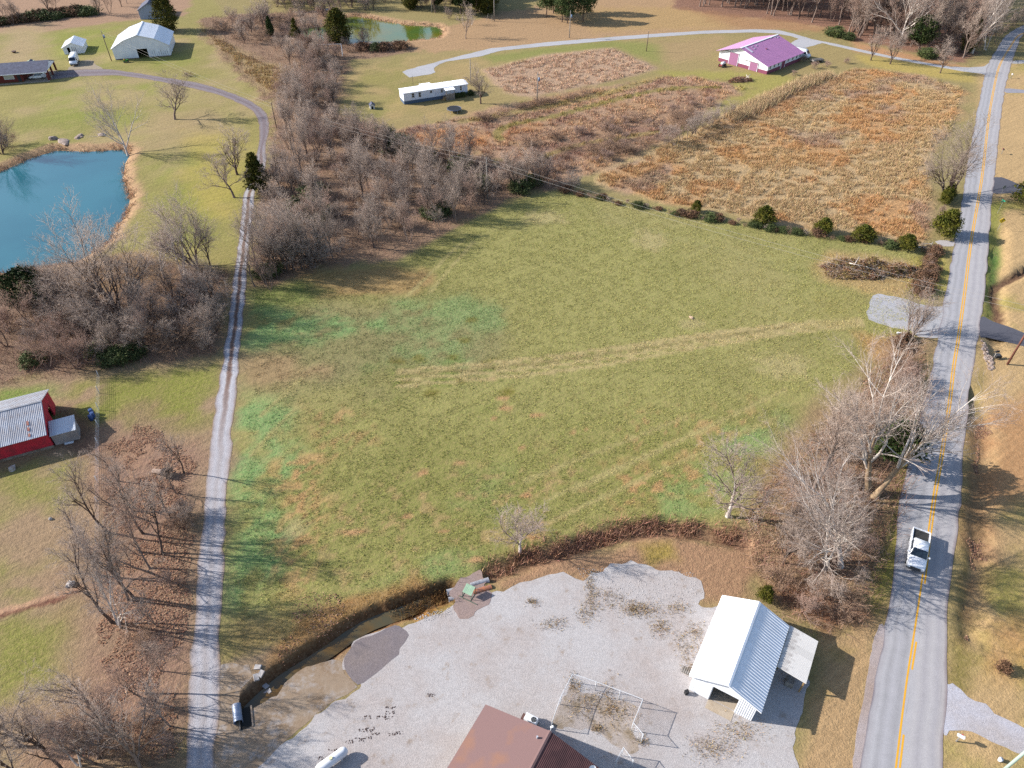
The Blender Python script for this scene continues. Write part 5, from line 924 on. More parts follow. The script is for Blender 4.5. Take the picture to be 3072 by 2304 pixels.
MB().box(-.62, .62, -.36, .36, .06, 1.05, bev=.03).build('casing', WHITEP, u); f = MB().disc((.28, 0, 0), .26, 1.05, 1.075, 24).build('fan', BLACK, u)
for k in range(5): a = k * 1.2566; MB().add([(.28, 0, 1.085), (.28 + .24 * math.cos(a), .24 * math.sin(a), 1.085), (.28 + .24 * math.cos(a + .5), .24 * math.sin(a + .5), 1.09)], [(0, 1, 2)]).build('blade', mat('fan_blade', (.12, .13, .14), .5), f)
MB().box(-.7, .7, -.42, .42, 0, .06).build('pad', CONCW, u); MB().box(-.95, -.66, -.3, .25, .0, .7).build('junction_box', mat('brown_box', PIC(110, 80, 74), .8), u)

# ---- red barn and its shed, left edge
g = thing('red_barn', 'red barn with ribbed galvanised roof at the left edge', 'barn', (-61.9, 66.3), R(24.5))
wall(g, 'gable_wall', (0, 0), (0, 8.9), .1, 2.85, 2.85, REDW, .15, (.5, 4.6), [(4.9, 6.6, 0, 2.3)]); wall(g, 'side_wall', (-15, 0), (-.15, 0), .35, 2.85, 2.85, REDW, .15); wall(g, 'side_wall', (-.15, 8.9), (-15, 8.9), .1, 2.85, 2.85, REDW, .15); wall(g, 'gable_wall', (-15, 8.9), (-15, 0), .1, 2.85, 2.85, REDW, .15, (.5, 4.6))
for i in range(58): MB().box(-14.9 + i * .255, -14.86 + i * .255, -.022, 0, .4, 2.8).build('batten', REDW, g)
MB().box(-15, 0, -.1, .3, -.1, .35).build('foundation', CONCW, g)
slope(g, (-15.2, -.55, 2.72), (.15, -.55, 2.72), (.15, 4.45, 4.72), (-15.2, 4.45, 4.72), 18, GALVR, ribs=4); slope(g, (.15, 9.45, 2.72), (-15.2, 9.45, 2.72), (-15.2, 4.45, 4.72), (.15, 4.45, 4.72), 18, GALVR, ribs=4); cap(g, (-15.2, 4.45, 4.76), (.16, 4.45, 4.76), .2, GALVR, drop=.08)
for i, (yy, l) in enumerate(((.6, .5), (1.4, .6), (-.2, .4))): MB().hexa([(-1.95, yy, 2.8 + (yy + .55) * .4), (-1.7, yy, 2.8 + (yy + .55) * .4), (-1.7, yy + l, 2.8 + (yy + l + .55) * .4), (-1.95, yy + l, 2.8 + (yy + l + .55) * .4)] + [(-1.95, yy, 2.82 + (yy + .55) * .4), (-1.7, yy, 2.82 + (yy + .55) * .4), (-1.7, yy + l, 2.82 + (yy + l + .55) * .4), (-1.95, yy + l, 2.82 + (yy + l + .55) * .4)]).build('rust_patch', mat('rust_paint', PIC(196, 96, 82), .8, PIC(206, 160, 140), 4, .5), g)
g2 = thing('lean_to_shed', 'small pale metal shed built against the red barn gable', 'shed', (-61.9, 66.3), R(24.5))
wall(g2, 'front_wall', (.2, .2), (3.2, .2), 0, 1.95, 1.95, SHEDW, .06); wall(g2, 'end_wall', (3.2, .26), (3.2, 2.3), 0, 1.95, 2.5, SHEDW, .06); wall(g2, 'back_wall', (3.2, 2.36), (.2, 2.36), 0, 2.5, 2.5, SHEDW, .06); slope(g2, (.15, -.05, 1.92), (3.35, -.05, 1.92), (3.35, 2.45, 2.56), (.15, 2.45, 2.56), 4, GALV, ribs=3, rh=.02)

# ---- mobile home
g = thing('mobile_home', 'long white mobile home with blue-grey skirting on the lawn', 'mobile home', (-28.85, 192.07), R(23.7))
for nm, a, b in (('front_wall', (0, 0), (18.2, 0)), ('end_wall', (18.2, .1), (18.2, 3.7)), ('back_wall', (18.2, 3.8), (0, 3.8)), ('end_wall', (0, 3.7), (0, .1))):
    wall(g, nm, a, b, .85, 3.0, 3.0, MHW, .1, (.5, 3.3) if nm == 'end_wall' else None); wall(g, 'skirting', (a[0] * .996 + .03, a[1] * .99 + .02), (b[0] * .996 + .03, b[1] * .99 + .02), 0, .85, .85, BLUEG, .05)
slope(g, (-.2, -.25, 2.98), (18.4, -.25, 2.98), (18.4, 1.9, 3.35), (-.2, 1.9, 3.35), 15, WHITE, ribs=1, rh=.025); slope(g, (18.4, 4.05, 2.98), (-.2, 4.05, 2.98), (-.2, 1.9, 3.35), (18.4, 1.9, 3.35), 15, WHITE, ribs=1, rh=.025)
for x0, x1, z0, z1 in ((2.3, 3.0, 1.5, 2.6), (4.2, 4.8, 1.4, 2.6), (7.4, 8.0, 2.0, 2.6), (10.5, 11.0, 1.7, 2.5), (16.0, 16.5, 1.5, 2.6)): window(g, x0, x1, -.003, z0, z1)
for x in (1.9, 3.3, 3.9, 5.1, 5.9, 6.6): MB().box(x, x + .12, -.03, 0, 1.1, 2.7).build('shutter', TRIM, g)
MB().box(12.2, 13.1, -.03, 0, 1.0, 2.85).build('front_door', TRIM, g); MB().box(11.4, 13.8, -1.8, -.05, .75, .9).build('porch_deck', WOODG, g)
for i in range(11): MB().box(11.42 + i * .22, 11.6 + i * .22, -1.82, -1.78, 0, 1.75).build('porch_slat', WOODG, g)
posts(g, [(11.45, -1.75), (13.75, -1.75)], 2.75, .06, WOODG, 'porch_post'); slope(g, (11.2, -2.0, 2.72), (14.0, -2.0, 2.72), (14.0, .1, 2.92), (11.2, .1, 2.92), 3, WHITE, ribs=2, name='porch_roof_panel')
for i in range(4): MB().box(10.5 + i * .23, 10.75 + i * .23, -1.5, -.5, 0, .2 + i * .19).build('step', WOOD, g)
MB().tube([(10.5, -1.5, .9), (11.4, -1.5, 1.8)], .04, 5).tube([(10.5, -1.5, 0), (10.5, -1.5, .9)], .04, 5).build('stair_rail', WOOD, g)
slope(g, (9.3, 6.0, 2.7), (6.2, 6.0, 2.7), (6.2, 3.95, 2.95), (9.3, 3.95, 2.95), 3, WHITE, ribs=2, name='porch_roof_panel'); posts(g, [(6.4, 5.8), (9.1, 5.8)], 2.65, .06, WOODG, 'porch_post')
for i, (lx, ly) in enumerate(((14.6, -.5), (15.4, -.6), (16.6, -.5), (18.8, -.6), (19.3, .3))):
    a = R(23.7); tree('privet_low', (-28.85 + lx * math.cos(a) - ly * math.sin(a), 192.07 + lx * math.sin(a) + ly * math.cos(a)), 1.0, 'dark bush along the front skirting of the mobile home', cat='shrub', group='bushes at the mobile home', name='foundation_bush', wide=.8)

# ---- purple-roofed barn
g = thing('purple_roof_barn', 'large white metal barn with purple roof and maroon wainscot', 'barn', (74.58, 216.06), R(42.5))
sw_ = [(i, i + .0) for i in range(0)]
wall(g, 'gable_wall', (0, 16.9), (0, 0), 1.0, 3.3, 2.6, WHITE, .12, (.44, 5.4)); wall(g, 'wainscot', (-.03, 16.92), (-.03, -.03), 0, 1.0, 1.0, MAROON, .1); wall(g, 'side_wall', (.12, 0), (18.7, 0), 1.0, 2.6, 2.6, WHITE); wall(g, 'wainscot', (0, -.03), (18.72, -.03), 0, .98, .98, MAROON, .1)
wall(g, 'gable_wall', (18.7, .12), (18.7, 16.8), 0, 2.3, 3.2, WHITE, .12, (.56, 5.3)); wall(g, 'side_wall', (18.7, 16.9), (.12, 16.9), 0, 3.2, 3.2, WHITE)
slope(g, (-1.0, -.6, 2.45), (19.0, -.6, 2.45), (19.0, 9.5, 5.5), (-1.0, 9.5, 5.5), 21, PURP, ribs=4, rh=.03); slope(g, (19.0, 17.6, 3.05), (-1.0, 17.6, 3.05), (-1.0, 9.5, 5.5), (19.0, 9.5, 5.5), 21, PURP, ribs=4, rh=.03); cap(g, (-1.0, 9.5, 5.53), (19.0, 9.5, 5.53), .3, WHITE)
for y0, y1, z1 in ((10.2, 13.2, 3.4), (3.3, 5.9, 2.3)):
    MB().box(-.16, -.1, y0, y1, .05, z1).build('sliding_door', PDOOR, g); MB().box(-.2, -.1, y0 - .2, y1 + 2.4, z1 + .03, z1 + .15).build('door_track', mat('track_grey', PIC(150, 148, 140), .6), g); MB().box(-.17, -.1, y0 - .12, y0 - .01, .02, z1).box(-.17, -.1, y1 + .01, y1 + .12, .02, z1).build('door_trim', WHITE, g)
for x in (1.0, 3.2, 5.4, 10.8, 13.2, 15.4, 17.3): window(g, x, x + .7, -.003, 1.35, 2.2, pane=GLASS)
MB().box(7.4, 9.3, -.1, -.04, .05, 2.1).build('side_door', MAROON, g); MB().box(7.2, 7.4, -.12, -.03, .02, 2.12).box(9.3, 9.5, -.12, -.03, .02, 2.12).build('door_trim', WHITE, g)
MB().hexa([(.6, 6.4, 4.58), (1.3, 6.4, 4.58), (1.3, 9.2, 5.42), (.6, 9.2, 5.42), (.6, 6.4, 4.65), (1.3, 6.4, 4.65), (1.3, 9.2, 5.49), (.6, 9.2, 5.49)]).build('skylight', mat('skylight', PIC(226, 224, 240), .3), g)
for x, y in ((3.2, 8.3), (5.2, 8.1), (14.2, 9.0), (16.2, 8.6), (17, 8.2), (3.0, 7.3)): zz = 2.5 + (y + .6) * .302; MB().hexa([(x, y, zz), (x + .8, y, zz), (x + .8, y + .25, zz + .08), (x, y + .25, zz + .08), (x, y, zz + .07), (x + .8, y, zz + .07), (x + .8, y + .25, zz + .15), (x, y + .25, zz + .15)]).build('roof_patch', mat('patch_white', PIC(224, 210, 232), .5), g)
MB().box(7, 7.4, 5.6, 6, 4.1, 4.6).build('roof_vent', MAROON, g)

# ---- big white barn (broken gable), small shed, grey house, brick house
g = thing('white_barn', 'big white metal barn with broken-pitch roof and dark doorway', 'barn', (-121.66, 229.11), R(14.5)); PB = [(.3, 3.5), (3.7, 5.4), (8.1, 6.7), (12.7, 5.4), (16.2, 3.5)]
wall(g, 'front_wall', (0, 0), (16.1, 0), .3, 3.4, 3.4, WHITE, .12, ((.225, 5.3), (.5, 6.6), (.79, 5.3)), [(6.8, 9.8, 0, 2.7)]); wall(g, 'back_wall', (16.1, 14.6), (0, 14.6), .0, 3.4, 3.4, WHITE, .12, ((.21, 5.3), (.5, 6.6), (.775, 5.3))); wall(g, 'side_wall', (16.1, .12), (16.1, 14.5), .2, 3.4, 3.4, WHITE); wall(g, 'side_wall', (0, 14.5), (0, .12), .2, 3.4, 3.4, WHITE)
MB().box(0, 6.7, .02, .3, -.1, .3).box(9.9, 16.1, .02, .3, -.1, .3).build('foundation', CONCW, g)
PB[0], PB[-1] = (-.35, 3.25), (16.55, 3.25)
for (x0, z0), (x1, z1) in zip(PB[:2], PB[1:3]): slope(g, (x0, 14.9, z0), (x0, -.3, z0), (x1, -.3, z1), (x1, 14.9, z1), 15, WHITE, ribs=2)
for (x1, z1), (x0, z0) in zip(PB[2:4], PB[3:]): slope(g, (x0, -.3, z0), (x0, 14.9, z0), (x1, 14.9, z1), (x1, -.3, z1), 15, WHITE, ribs=2)
cap(g, (8.1, -.31, 6.75), (8.1, 14.9, 6.75), .3, WHITE)
for i in range(9): MB().box(10.4 + i * .62, 10.46 + i * .62, -.02, 0, .4, 1.2 + .5 * ((i * 7) % 3)).build('wall_stain', mat('rust_streak', PIC(150, 130, 122), .8), g)
g = thing('white_shed', 'small white metal shed with dark door left of the big barn', 'shed', (-139.93, 234.69), R(17))
wall(g, 'front_wall', (0, 0), (5.7, 0), 0, 2.0, 2.0, WHITE, .1, (.5, 3.2), [(1.2, 2.0, 0, 1.9)]); wall(g, 'side_wall', (5.7, .1), (5.7, 7.4), 0, 2, 2, WHITE, .1); wall(g, 'back_wall', (5.7, 7.5), (0, 7.5), 0, 2, 2, WHITE, .1, (.5, 3.2)); wall(g, 'side_wall', (0, 7.4), (0, .1), 0, 2, 2, WHITE, .1)
slope(g, (-.3, 7.8, 1.9), (-.3, -.3, 1.9), (2.85, -.3, 3.3), (2.85, 7.8, 3.3), 8, WHITE, ribs=2); slope(g, (6.0, -.3, 1.9), (6.0, 7.8, 1.9), (2.85, 7.8, 3.3), (2.85, -.3, 3.3), 8, WHITE, ribs=2)
for x in (2.6, 3.1, 3.6): MB().box(x, x + .1, -.03, 0, .05, 1.95).build('door_trim', mat('trim_brown', PIC(130, 110, 110), .8), g)
g = thing('grey_house', 'pale blue house with dark gable roof behind the white barn', 'house', (-131.6, 274.1), R(12)); PB_ = mat('pale_blue_siding', PIC(176, 188, 214), .7)
wall(g, 'front_wall', (0, 0), (7.5, 0), 0, 3, 3, PB_, .1, (.5, 5)); wall(g, 'side_wall', (0, 9.9), (0, .1), 0, 3, 3, PB_, .1); wall(g, 'side_wall', (7.5, .1), (7.5, 9.9), 0, 3, 3, PB_, .1); wall(g, 'back_wall', (7.5, 10), (0, 10), 0, 3, 3, PB_, .1, (.5, 5)); courses(g, (-.4, 10.4, 2.85), (-.4, -.4, 2.85), (3.75, -.4, 5.15), (3.75, 10.4, 5.15), 20, ROOFG); courses(g, (7.9, -.4, 2.85), (7.9, 10.4, 2.85), (3.75, 10.4, 5.15), (3.75, -.4, 5.15), 20, ROOFG); window(g, 4.6, 5.4, -.003, 1.2, 2.4)
g = thing('brick_house', 'red brick house with dark grey roof and carport at the left edge', 'house', (-140.0, 210.25), R(14))
wall(g, 'front_wall', (-16, 0), (0, 0), 0, 2.6, 2.6, BRICK, .2); wall(g, 'end_wall', (0, .2), (0, 8), 0, 2.6, 2.6, BRICK, .2, (.5, 4)); wall(g, 'back_wall', (0, 8), (-16, 8), 0, 2.6, 2.6, BRICK, .2); wall(g, 'end_wall', (-16, 8), (-16, .2), 0, 2.6, 2.6, BRICK, .2, (.5, 4))
courses(g, (-16.6, -1.4, 2.5), (7.2, -1.4, 2.5), (7.2, 4, 4.2), (-16.6, 4, 4.2), 24, ROOFG); courses(g, (7.2, 9.4, 2.5), (-16.6, 9.4, 2.5), (-16.6, 4, 4.2), (7.2, 4, 4.2), 24, ROOFG); MB().box(-16.6, 7.2, -1.42, -1.36, 2.34, 2.52).build('fascia', TRIM, g)
for y in (-.9, .3, 4, 8.2): MB().box(6.5, 6.95, y, y + .4, 0, 2.5).build('carport_post', BRICK, g)
wall(g, 'carport_gable', (7.0, -.9), (7.0, 8.9), 2.45, 2.5, 2.5, TRIM, .08, (.5, 4.0)); window(g, -4.7, -2.2, -.003, .9, 2.1, pane=mat('curtain', PIC(226, 226, 210), .8)); window(g, -9, -7.2, -.003, 1.0, 2.1); MB().box(-1.4, -.5, -.03, 0, .05, 2.1).build('front_door', mat('dark_door', (.03, .03, .035), .6), g); MB().box(-16, 7.0, -1.9, -.9, .01, .06).build('front_walk', CONC, g); MB().box(.1, 6.9, -.8, 8, .005, .03).build('carport_slab', CONC, g)
# ================================================================== VEHICLES
CARW = mat('car_white', PIC(236, 238, 244, 1.2), .25, spec=.6); TYRE = mat('tyre', (.02, .02, .02), .9); RIM = mat('rim', PIC(170, 172, 178), .35, metal=.6); GLASSC = mat('car_glass', (.012, .02, .03), .05, spec=.8); LAMP = mat('lamp_glass', PIC(225, 228, 235, 1.2), .15, spec=.7); GREYP = mat('grey_plastic', (.06, .06, .065), .6); REDL = mat('tail_light', (.4, .02, .02), .3)
def loft(secs):                                        # sections along +X: list of (x, [(y, z), ...]) closed outline
    mb = MB(); n = len(secs[0][1])
    for x, o in secs: mb.v += [(x, y, z) for y, z in o]
    for i in range(len(secs) - 1):
        for k in range(n): j = (k + 1) % n; mb.f.append((i * n + k, i * n + j, (i + 1) * n + j, (i + 1) * n + k))
    mb.f.append(tuple(range(n - 1, -1, -1))); mb.f.append(tuple((len(secs) - 1) * n + k for k in range(n))); mb.m = [0] * len(mb.f); return mb
def sec(w, z0, z1, r=.1, tw=None):
    tw = w if tw is None else tw
    return [(-w + r, z0), (w - r, z0), (w, z0 + r), (tw, z1 - r), (tw - r, z1), (-tw + r, z1), (-tw, z1 - r), (-w, z0 + r)]
def wheels(g, xs, w, r=.36):
    for x in xs:
        for s in (-1, 1):
            t = MB().tube([(x, s * (w - .24), r), (x, s * w, r)], r, 18).build('wheel', TYRE, g); MB().tube([(x, s * (w - .02), r), (x, s * (w + .012), r)], r * .6, 12).build('rim', RIM, t)
def vehicle(name, label, cat, loc, rz, kind):
    g = thing(name, label, cat, loc, rz)
    if kind == 'pickup':
        L = 2.85; loft([(-L, sec(.88, .5, 1.0)), (-L + .1, sec(.97, .42, 1.12)), (-.85, sec(.98, .38, 1.14)), (.9, sec(.98, .38, 1.14)), (1.4, sec(.98, .4, 1.14)), (2.5, sec(.95, .42, 1.06)), (L - .08, sec(.9, .45, .98)), (L, sec(.8, .5, .9))]).build('body', CARW, g, True)
        loft([(-.8, sec(.86, 1.1, 1.55)), (-.7, sec(.9, 1.1, 1.86, tw=.78)), (.35, sec(.9, 1.1, 1.9, tw=.78)), (.75, sec(.9, 1.1, 1.85, tw=.76)), (1.5, sec(.92, 1.08, 1.2, .05))]).build('cab', CARW, g, True)
        MB().add([(.78, -.74, 1.82), (.78, .74, 1.82), (1.47, .86, 1.2), (1.47, -.86, 1.2)], [(0, 3, 2, 1)]).build('windshield', GLASSC, g, loc=(.02, 0, .03))
        MB().add([(-.82, -.7, 1.78), (-.82, .7, 1.78), (-.84, .82, 1.25), (-.84, -.82, 1.25)], [(0, 1, 2, 3)]).build('rear_window', GLASSC, g, loc=(-.01, 0, 0))
        for s in (-1, 1):
            for a, b in ((-.62, .1), (.16, .95)): MB().add([(a, s * .925, 1.2), (b, s * .925, 1.2), (b - .12 if b > .5 else b, s * .83, 1.72), (a, s * .83, 1.72)], [(0, 1, 2, 3)]).build('side_window', GLASSC, g)
            MB().box(L - .1, L + .02, s * .72 - .16, s * .72 + .16, .72, .92, bev=.02).build('headlight', LAMP, g); MB().box(-L - .02, -L + .08, s * .8 - .1, s * .8 + .1, .7, 1.05).build('tail_light', REDL, g); MB().box(1.02, 1.2, s * 1.0 - (0 if s > 0 else .2), s * 1.0 + (.2 if s > 0 else 0), 1.15, 1.35, bev=.03).build('mirror', CARW, g)
        MB().box(-L + .12, -.9, -.8, .8, 1.06, 1.15).build('bed', mat('bed_dark', (.03, .03, .03), .9), g)
        for s in (-1, 1): MB().box(-L + .05, -.85, s * .93 - .06, s * .93 + .06, 1.12, 1.3, bev=.03).build('bed_rail', CARW, g)
        MB().box(-L, -L + .1, -.9, .9, 1.1, 1.28).build('tailgate', CARW, g); MB().box(L - .06, L + .03, -.55, .55, .6, .9).build('grille', GREYP, g); MB().box(L - .05, L + .1, -.92, .92, .42, .6, bev=.03).build('bumper', GREYP, g); wheels(g, (-1.75, 1.8), .97, .38)
    elif kind == 'van':
        loft([(-2.9, sec(.92, .45, 2.45, .12, tw=.84)), (-2.8, sec(.98, .4, 2.6, .14, tw=.88)), (1.2, sec(.98, .4, 2.6, .16, tw=.88)), (1.75, sec(.98, .4, 2.35, .16, tw=.86)), (2.3, sec(.97, .42, 1.45, .12, tw=.9)), (2.8, sec(.94, .45, 1.15, .1)), (2.95, sec(.85, .5, .95, .1))]).build('body', CARW, g, True)
        MB().add([(1.7, -.78, 2.3), (1.7, .78, 2.3), (2.3, .88, 1.45), (2.3, -.88, 1.45)], [(0, 3, 2, 1)]).build('windshield', GLASSC, g, loc=(.05, 0, .04))
        for s in (-1, 1):
            MB().add([(1.0, s * .975, 1.4), (1.95, s * .975, 1.4), (1.6, s * .915, 2.1), (1.0, s * .915, 2.1)], [(0, 1, 2, 3)]).build('side_window', GLASSC, g); MB().box(2.75, 2.96, s * .7 - .15, s * .7 + .15, .78, 1.0, bev=.02).build('headlight', LAMP, g); MB().box(1.7, 1.85, s * 1.0 - (0 if s > 0 else .22), s * 1.0 + (.22 if s > 0 else 0), 1.35, 1.65, bev=.03).build('mirror', GREYP, g)
            MB().tube([(-2.6, s * .6, 2.68), (1.0, s * .6, 2.68)], .03, 5).build('roof_rail', GREYP, g)
        MB().box(2.8, 3.0, -.9, .9, .42, .7, bev=.03).build('bumper', GREYP, g); wheels(g, (-1.8, 1.9), .98, .36)
    else:
        loft([(-2.2, sec(.75, .5, .9, .1)), (-2.05, sec(.86, .35, 1.0, .12)), (-1.0, sec(.9, .3, 1.02, .12)), (1.0, sec(.9, .3, .98, .12)), (1.9, sec(.85, .35, .85, .12)), (2.25, sec(.7, .42, .7, .1))]).build('body', CARW, g, True)
        loft([(-1.9, sec(.72, .95, 1.05, .04)), (-1.2, sec(.8, .95, 1.48, .1, tw=.64)), (-.1, sec(.8, .95, 1.55, .1, tw=.66)), (.5, sec(.8, .95, 1.48, .1, tw=.64)), (1.2, sec(.78, .93, 1.02, .04))]).build('roof', CARW, g, True)
        MB().add([(.52, -.6, 1.45), (.52, .6, 1.45), (1.15, .7, 1.03), (1.15, -.7, 1.03)], [(0, 3, 2, 1)]).build('windshield', GLASSC, g, loc=(.02, 0, .03))
        for s in (-1, 1): MB().add([(-1.3, s * .815, 1.04), (.85, s * .815, 1.04), (.4, s * .71, 1.42), (-1.0, s * .71, 1.42)], [(0, 1, 2, 3)]).build('side_window', GLASSC, g); MB().box(2.05, 2.22, s * .6 - .14, s * .6 + .14, .58, .72, bev=.02).build('headlight', LAMP, g)
        wheels(g, (-1.35, 1.4), .9, .32)
    return g
vehicle('pickup_truck', 'white crew-cab pickup driving toward the camera on the road', 'pickup', (*S(2747, 1662), .04), R(61.2 + 180), 'pickup')
vehicle('cargo_van', 'white high-roof van parked in front of the small white shed', 'van', (-132.6, 226.0, .02), R(-72), 'van')
vehicle('parked_car', 'white hatchback parked under the brick house carport', 'car', (-137.0, 212.6, .04), R(196), 'car')
vehicle('box_van', 'white van parked behind the right end of the purple-roofed barn', 'van', (*S(2400, 172), .02), R(-38), 'van')

# ================================================================== POLES, WIRES, FENCES
POLEW = mat('pole_wood', PIC(150, 128, 112), .9, PIC(110, 94, 84), 2, .5); POLEG = mat('pole_grey', PIC(186, 178, 170), .9, PIC(150, 142, 136), 2, .5); POLEC = mat('pole_green', PIC(176, 196, 184), .7); TRANS = mat('transformer', PIC(130, 156, 190), .5)
def pole(base, h, label, m, tr=False, arm=False, lean=(0, 0), r=.14):
    x, y = S(*base) if base[1] > 10 or base[0] > 300 else base; g = thing('utility_pole', label, 'utility pole', (x, y, 0), 0); g.rotation_euler = (lean[0], lean[1], 0)
    MB().tube([(0, 0, -.5), (0, 0, h * .5), (0, 0, h)], [r, r * .85, r * .65], 10).build('shaft', m, g, True)
    if arm: MB().box(-1.1, 1.1, -.06, .06, h - .5, h - .36).build('crossarm', m, g)
    for k in ((-.9, .9) if arm else (0,)): MB().tube([(k, 0, h - .36 if arm else h), (k, 0, h - .16 if arm else h + .2)], [.05, .03], 6).build('insulator', mat('insulator', PIC(200, 200, 205), .3), g)
    if tr: MB().disc((.38, -.05, 0), .24, h - 2.0, h - 1.1, 12).build('transformer', TRANS, g, True); MB().box(.0, .2, -.08, .0, h - 1.7, h - 1.55).build('bracket', GALV, g)
    return (x, y, h)
P1 = pole((335, 183), 8.6, 'leaning dark utility pole at the corner of the big white barn', POLEW, tr=True)
P2 = pole((1483, 64), 9.5, 'tall pale pole on the hill right of the green pond', POLEG, r=.16)
P3 = pole((1413, 256), 7.2, 'thin pale pole behind the right end of the mobile home', POLEG)
P4 = pole((1611, 311), 7.9, 'pale pole with blue transformer in the shrub strip', POLEG, tr=True)
P5 = pole((1708, 114), 8.2, 'pale pole with blue transformer beside the farm lane below the pines', POLEG, tr=True)
P6 = pole((1939, 154), 5.8, 'short brown pole between the farm lane and the rough field', POLEW)
P7 = pole((1462, 597), 9.0, 'pale pole rising from the lower edge of the central thicket', POLEG)
P8 = pole((830, 384), 6.2, 'dark pole at the thicket beside the curve of the lane', POLEW)
P9 = pole((3022, 1093), 10.5, 'brown pole on the right edge beside the asphalt driveway', mat('pole_brown', PIC(150, 96, 80), .9, PIC(120, 80, 70), 2, .5), arm=True, r=.17)
bx_, by_ = S(2925, 2362); P10 = pole((bx_, by_), 9.5, 'pale green pole crossing the lower right corner', POLEC, r=.17) if False else None
g = thing('utility_pole', 'pale green pole crossing the lower right corner', 'utility pole', (42.6, 23.9, 0)); MB().tube([(0, 0, -.5), (0, 0, 9.5)], [.16, .12], 12).build('shaft', POLEC, g, True); MB().tube([(0, 0, 9.5), (0, 0, 9.7)], .05, 6).build('insulator', GALV, g)
P11 = pole((1296, 38), 8, 'pale thin pole in the dark stand above the green pond', POLEG)
g = thing('post', 'slanted short post left of the tall pole on the hill', 'post', S(1459, 62)); MB().tube([(0, 0, -.2), (.7, 0, 2.3)], .06, 6).build('shaft', POLEG, g); MB().box(.6, .8, -.06, .06, 2.25, 2.32).build('cap', POLEG, g)
g = thing('post', 'short upright post beside the tall pole on the hill', 'post', S(1476, 64)); MB().tube([(0, 0, -.2), (0, 0, 1.9)], .06, 6).build('shaft', POLEG, g); MB().box(-.08, .08, -.08, .08, 1.9, 1.94).build('cap', POLEG, g)
g = thing('post', 'thin dark post behind the left end of the mobile home', 'post', S(1240, 262)); MB().tube([(0, 0, -.2), (0, 0, 3.0)], .05, 6).build('shaft', POLEW, g); MB().box(-.07, .07, -.07, .07, 3.0, 3.05).build('cap', POLEW, g)
WIRE = mat('wire', PIC(196, 190, 186), .6)
def wire(a, b, label, dz=0, dx=0, sag=.8, r=.014):
    n = 16; pts = []
    for i in range(n + 1): t = i / n; p = Vector(a).lerp(Vector(b), t); pts.append((p.x + dx, p.y, p.z - .1 - dz - sag * 4 * t * (1 - t)))
    o = MB().tube(pts, r, 4).build('power_line', WIRE); tag(o, label, 'wire', 'power lines')
for dz, l in ((0, 'upper'), (.9, 'lower')):
    wire(P8, P7, l + ' wire strung across the central thicket between two poles', dz); wire(P7, P9, l + ' wire strung over the green field to the road pole', dz, sag=1.2); wire(P1, P8, l + ' wire from the barn pole across the lane lawn', dz)
for dx in (-.3, .3): wire(P2, (P2[0] + 40, P2[1] + 60, 9), ('left' if dx < 0 else 'right') + ' wire running off the tall pole on the hill', 0, dx)

FW = mat('fence_wire', PIC(232, 232, 238, 1.1), .6); FP = mat('fence_post', PIC(206, 210, 216, 1.2), .5)
def mesh_panel(par, p, q, h, sp=.16, w=.004, name='wire_mesh', diag=True, z0=.05):
    p, q = Vector((*p, 0)), Vector((*q, 0)); L = (q - p).length; d = (q - p) / L; n = Vector((-d.y, d.x, 0)) * .006; mb = MB()
    def seg(s0, z0_, s1, z1_, o):
        a, b = p + d * s0 + Vector((0, 0, z0_)) + n * o, p + d * s1 + Vector((0, 0, z1_)) + n * o; e = (b - a).normalized(); c = e.cross(n.normalized()) * w; mb.add([a - c, a + c, b + c, b - c], [(0, 1, 2, 3)])
    if diag:
        k = -h
        while k < L:
            s0, s1 = max(k, 0), min(k + h, L)
            if s1 > s0: seg(s0, z0 + s0 - k, s1, z0 + s1 - k, 1); seg(s0, z0 + h - (s0 - k), s1, z0 + h - (s1 - k), -1)
            k += sp
    else:
        for i in range(int(L / sp) + 1): seg(i * sp, z0, i * sp, z0 + h, 1)
        for i in range(int(h / sp) + 1): seg(0, z0 + i * sp, L, z0 + i * sp, -1)
    return mb.build(name, FW, par)
def fence(name, label, pts, h, rail=True, diag=True, sp=.16, w=.004, pr=.035, group=None):
    ox, oy = pts[0]; g = thing(name, label, 'fence', (ox, oy, 0), 0, group); P = [(x - ox, y - oy) for x, y in pts]
    for x, y in P: MB().tube([(x, y, -.1), (x, y, h + .12)], pr, 7).build('post', FP, g, True)
    for a, b in zip(P[:-1], P[1:]):
        mesh_panel(g, a, b, h, sp, w, diag=diag)
        if rail: MB().tube([(*a, h + .07), (*b, h + .07)], .025, 6).build('rail', FP, g)
    return g
K = lambda *p: [S(1500 + x * .2622, 1980 + y * .2622) for x, y in p]
fence('chain_link_fence', 'far side of the chain-link pen on the gravel yard', K((820, 258), (1085, 350), (1355, 450), (1610, 548)), 1.8)
fence('chain_link_fence', 'left side of the chain-link pen reaching the brown building', [K((820, 258))[0], K((690, 510))[0], K((590, 790))[0]], 1.8)
fence('chain_link_fence', 'right side of the chain-link pen with angled gate', K((1610, 548), (1500, 812), (1612, 946)), 1.8)
fence('chain_link_fence', 'lower chain-link fence piece in the shadow of the brown building', K((1310, 1240), (1390, 1095), (1500, 1240)), 1.8)
lf = resample(W([(299, 1133), (298, 1230), (297, 1335), (296, 1450), (297, 1580), (297, 1700), (296, 1745)]), 2.6, smooth=False)
fence('wire_fence', 'long wire fence running past the red barn lawn', lf, 1.3, rail=False, diag=False, sp=.16, w=.009, pr=.04)
g = thing('farm_gate', 'pale metal farm gate at the road end of the fence row', 'gate', S(2738, 744), R(-8))
for z in (.25, .55, .85, 1.15): MB().tube([(0, 0, z), (3.0, 0, z)], .03, 6).build('bar', FW, g)
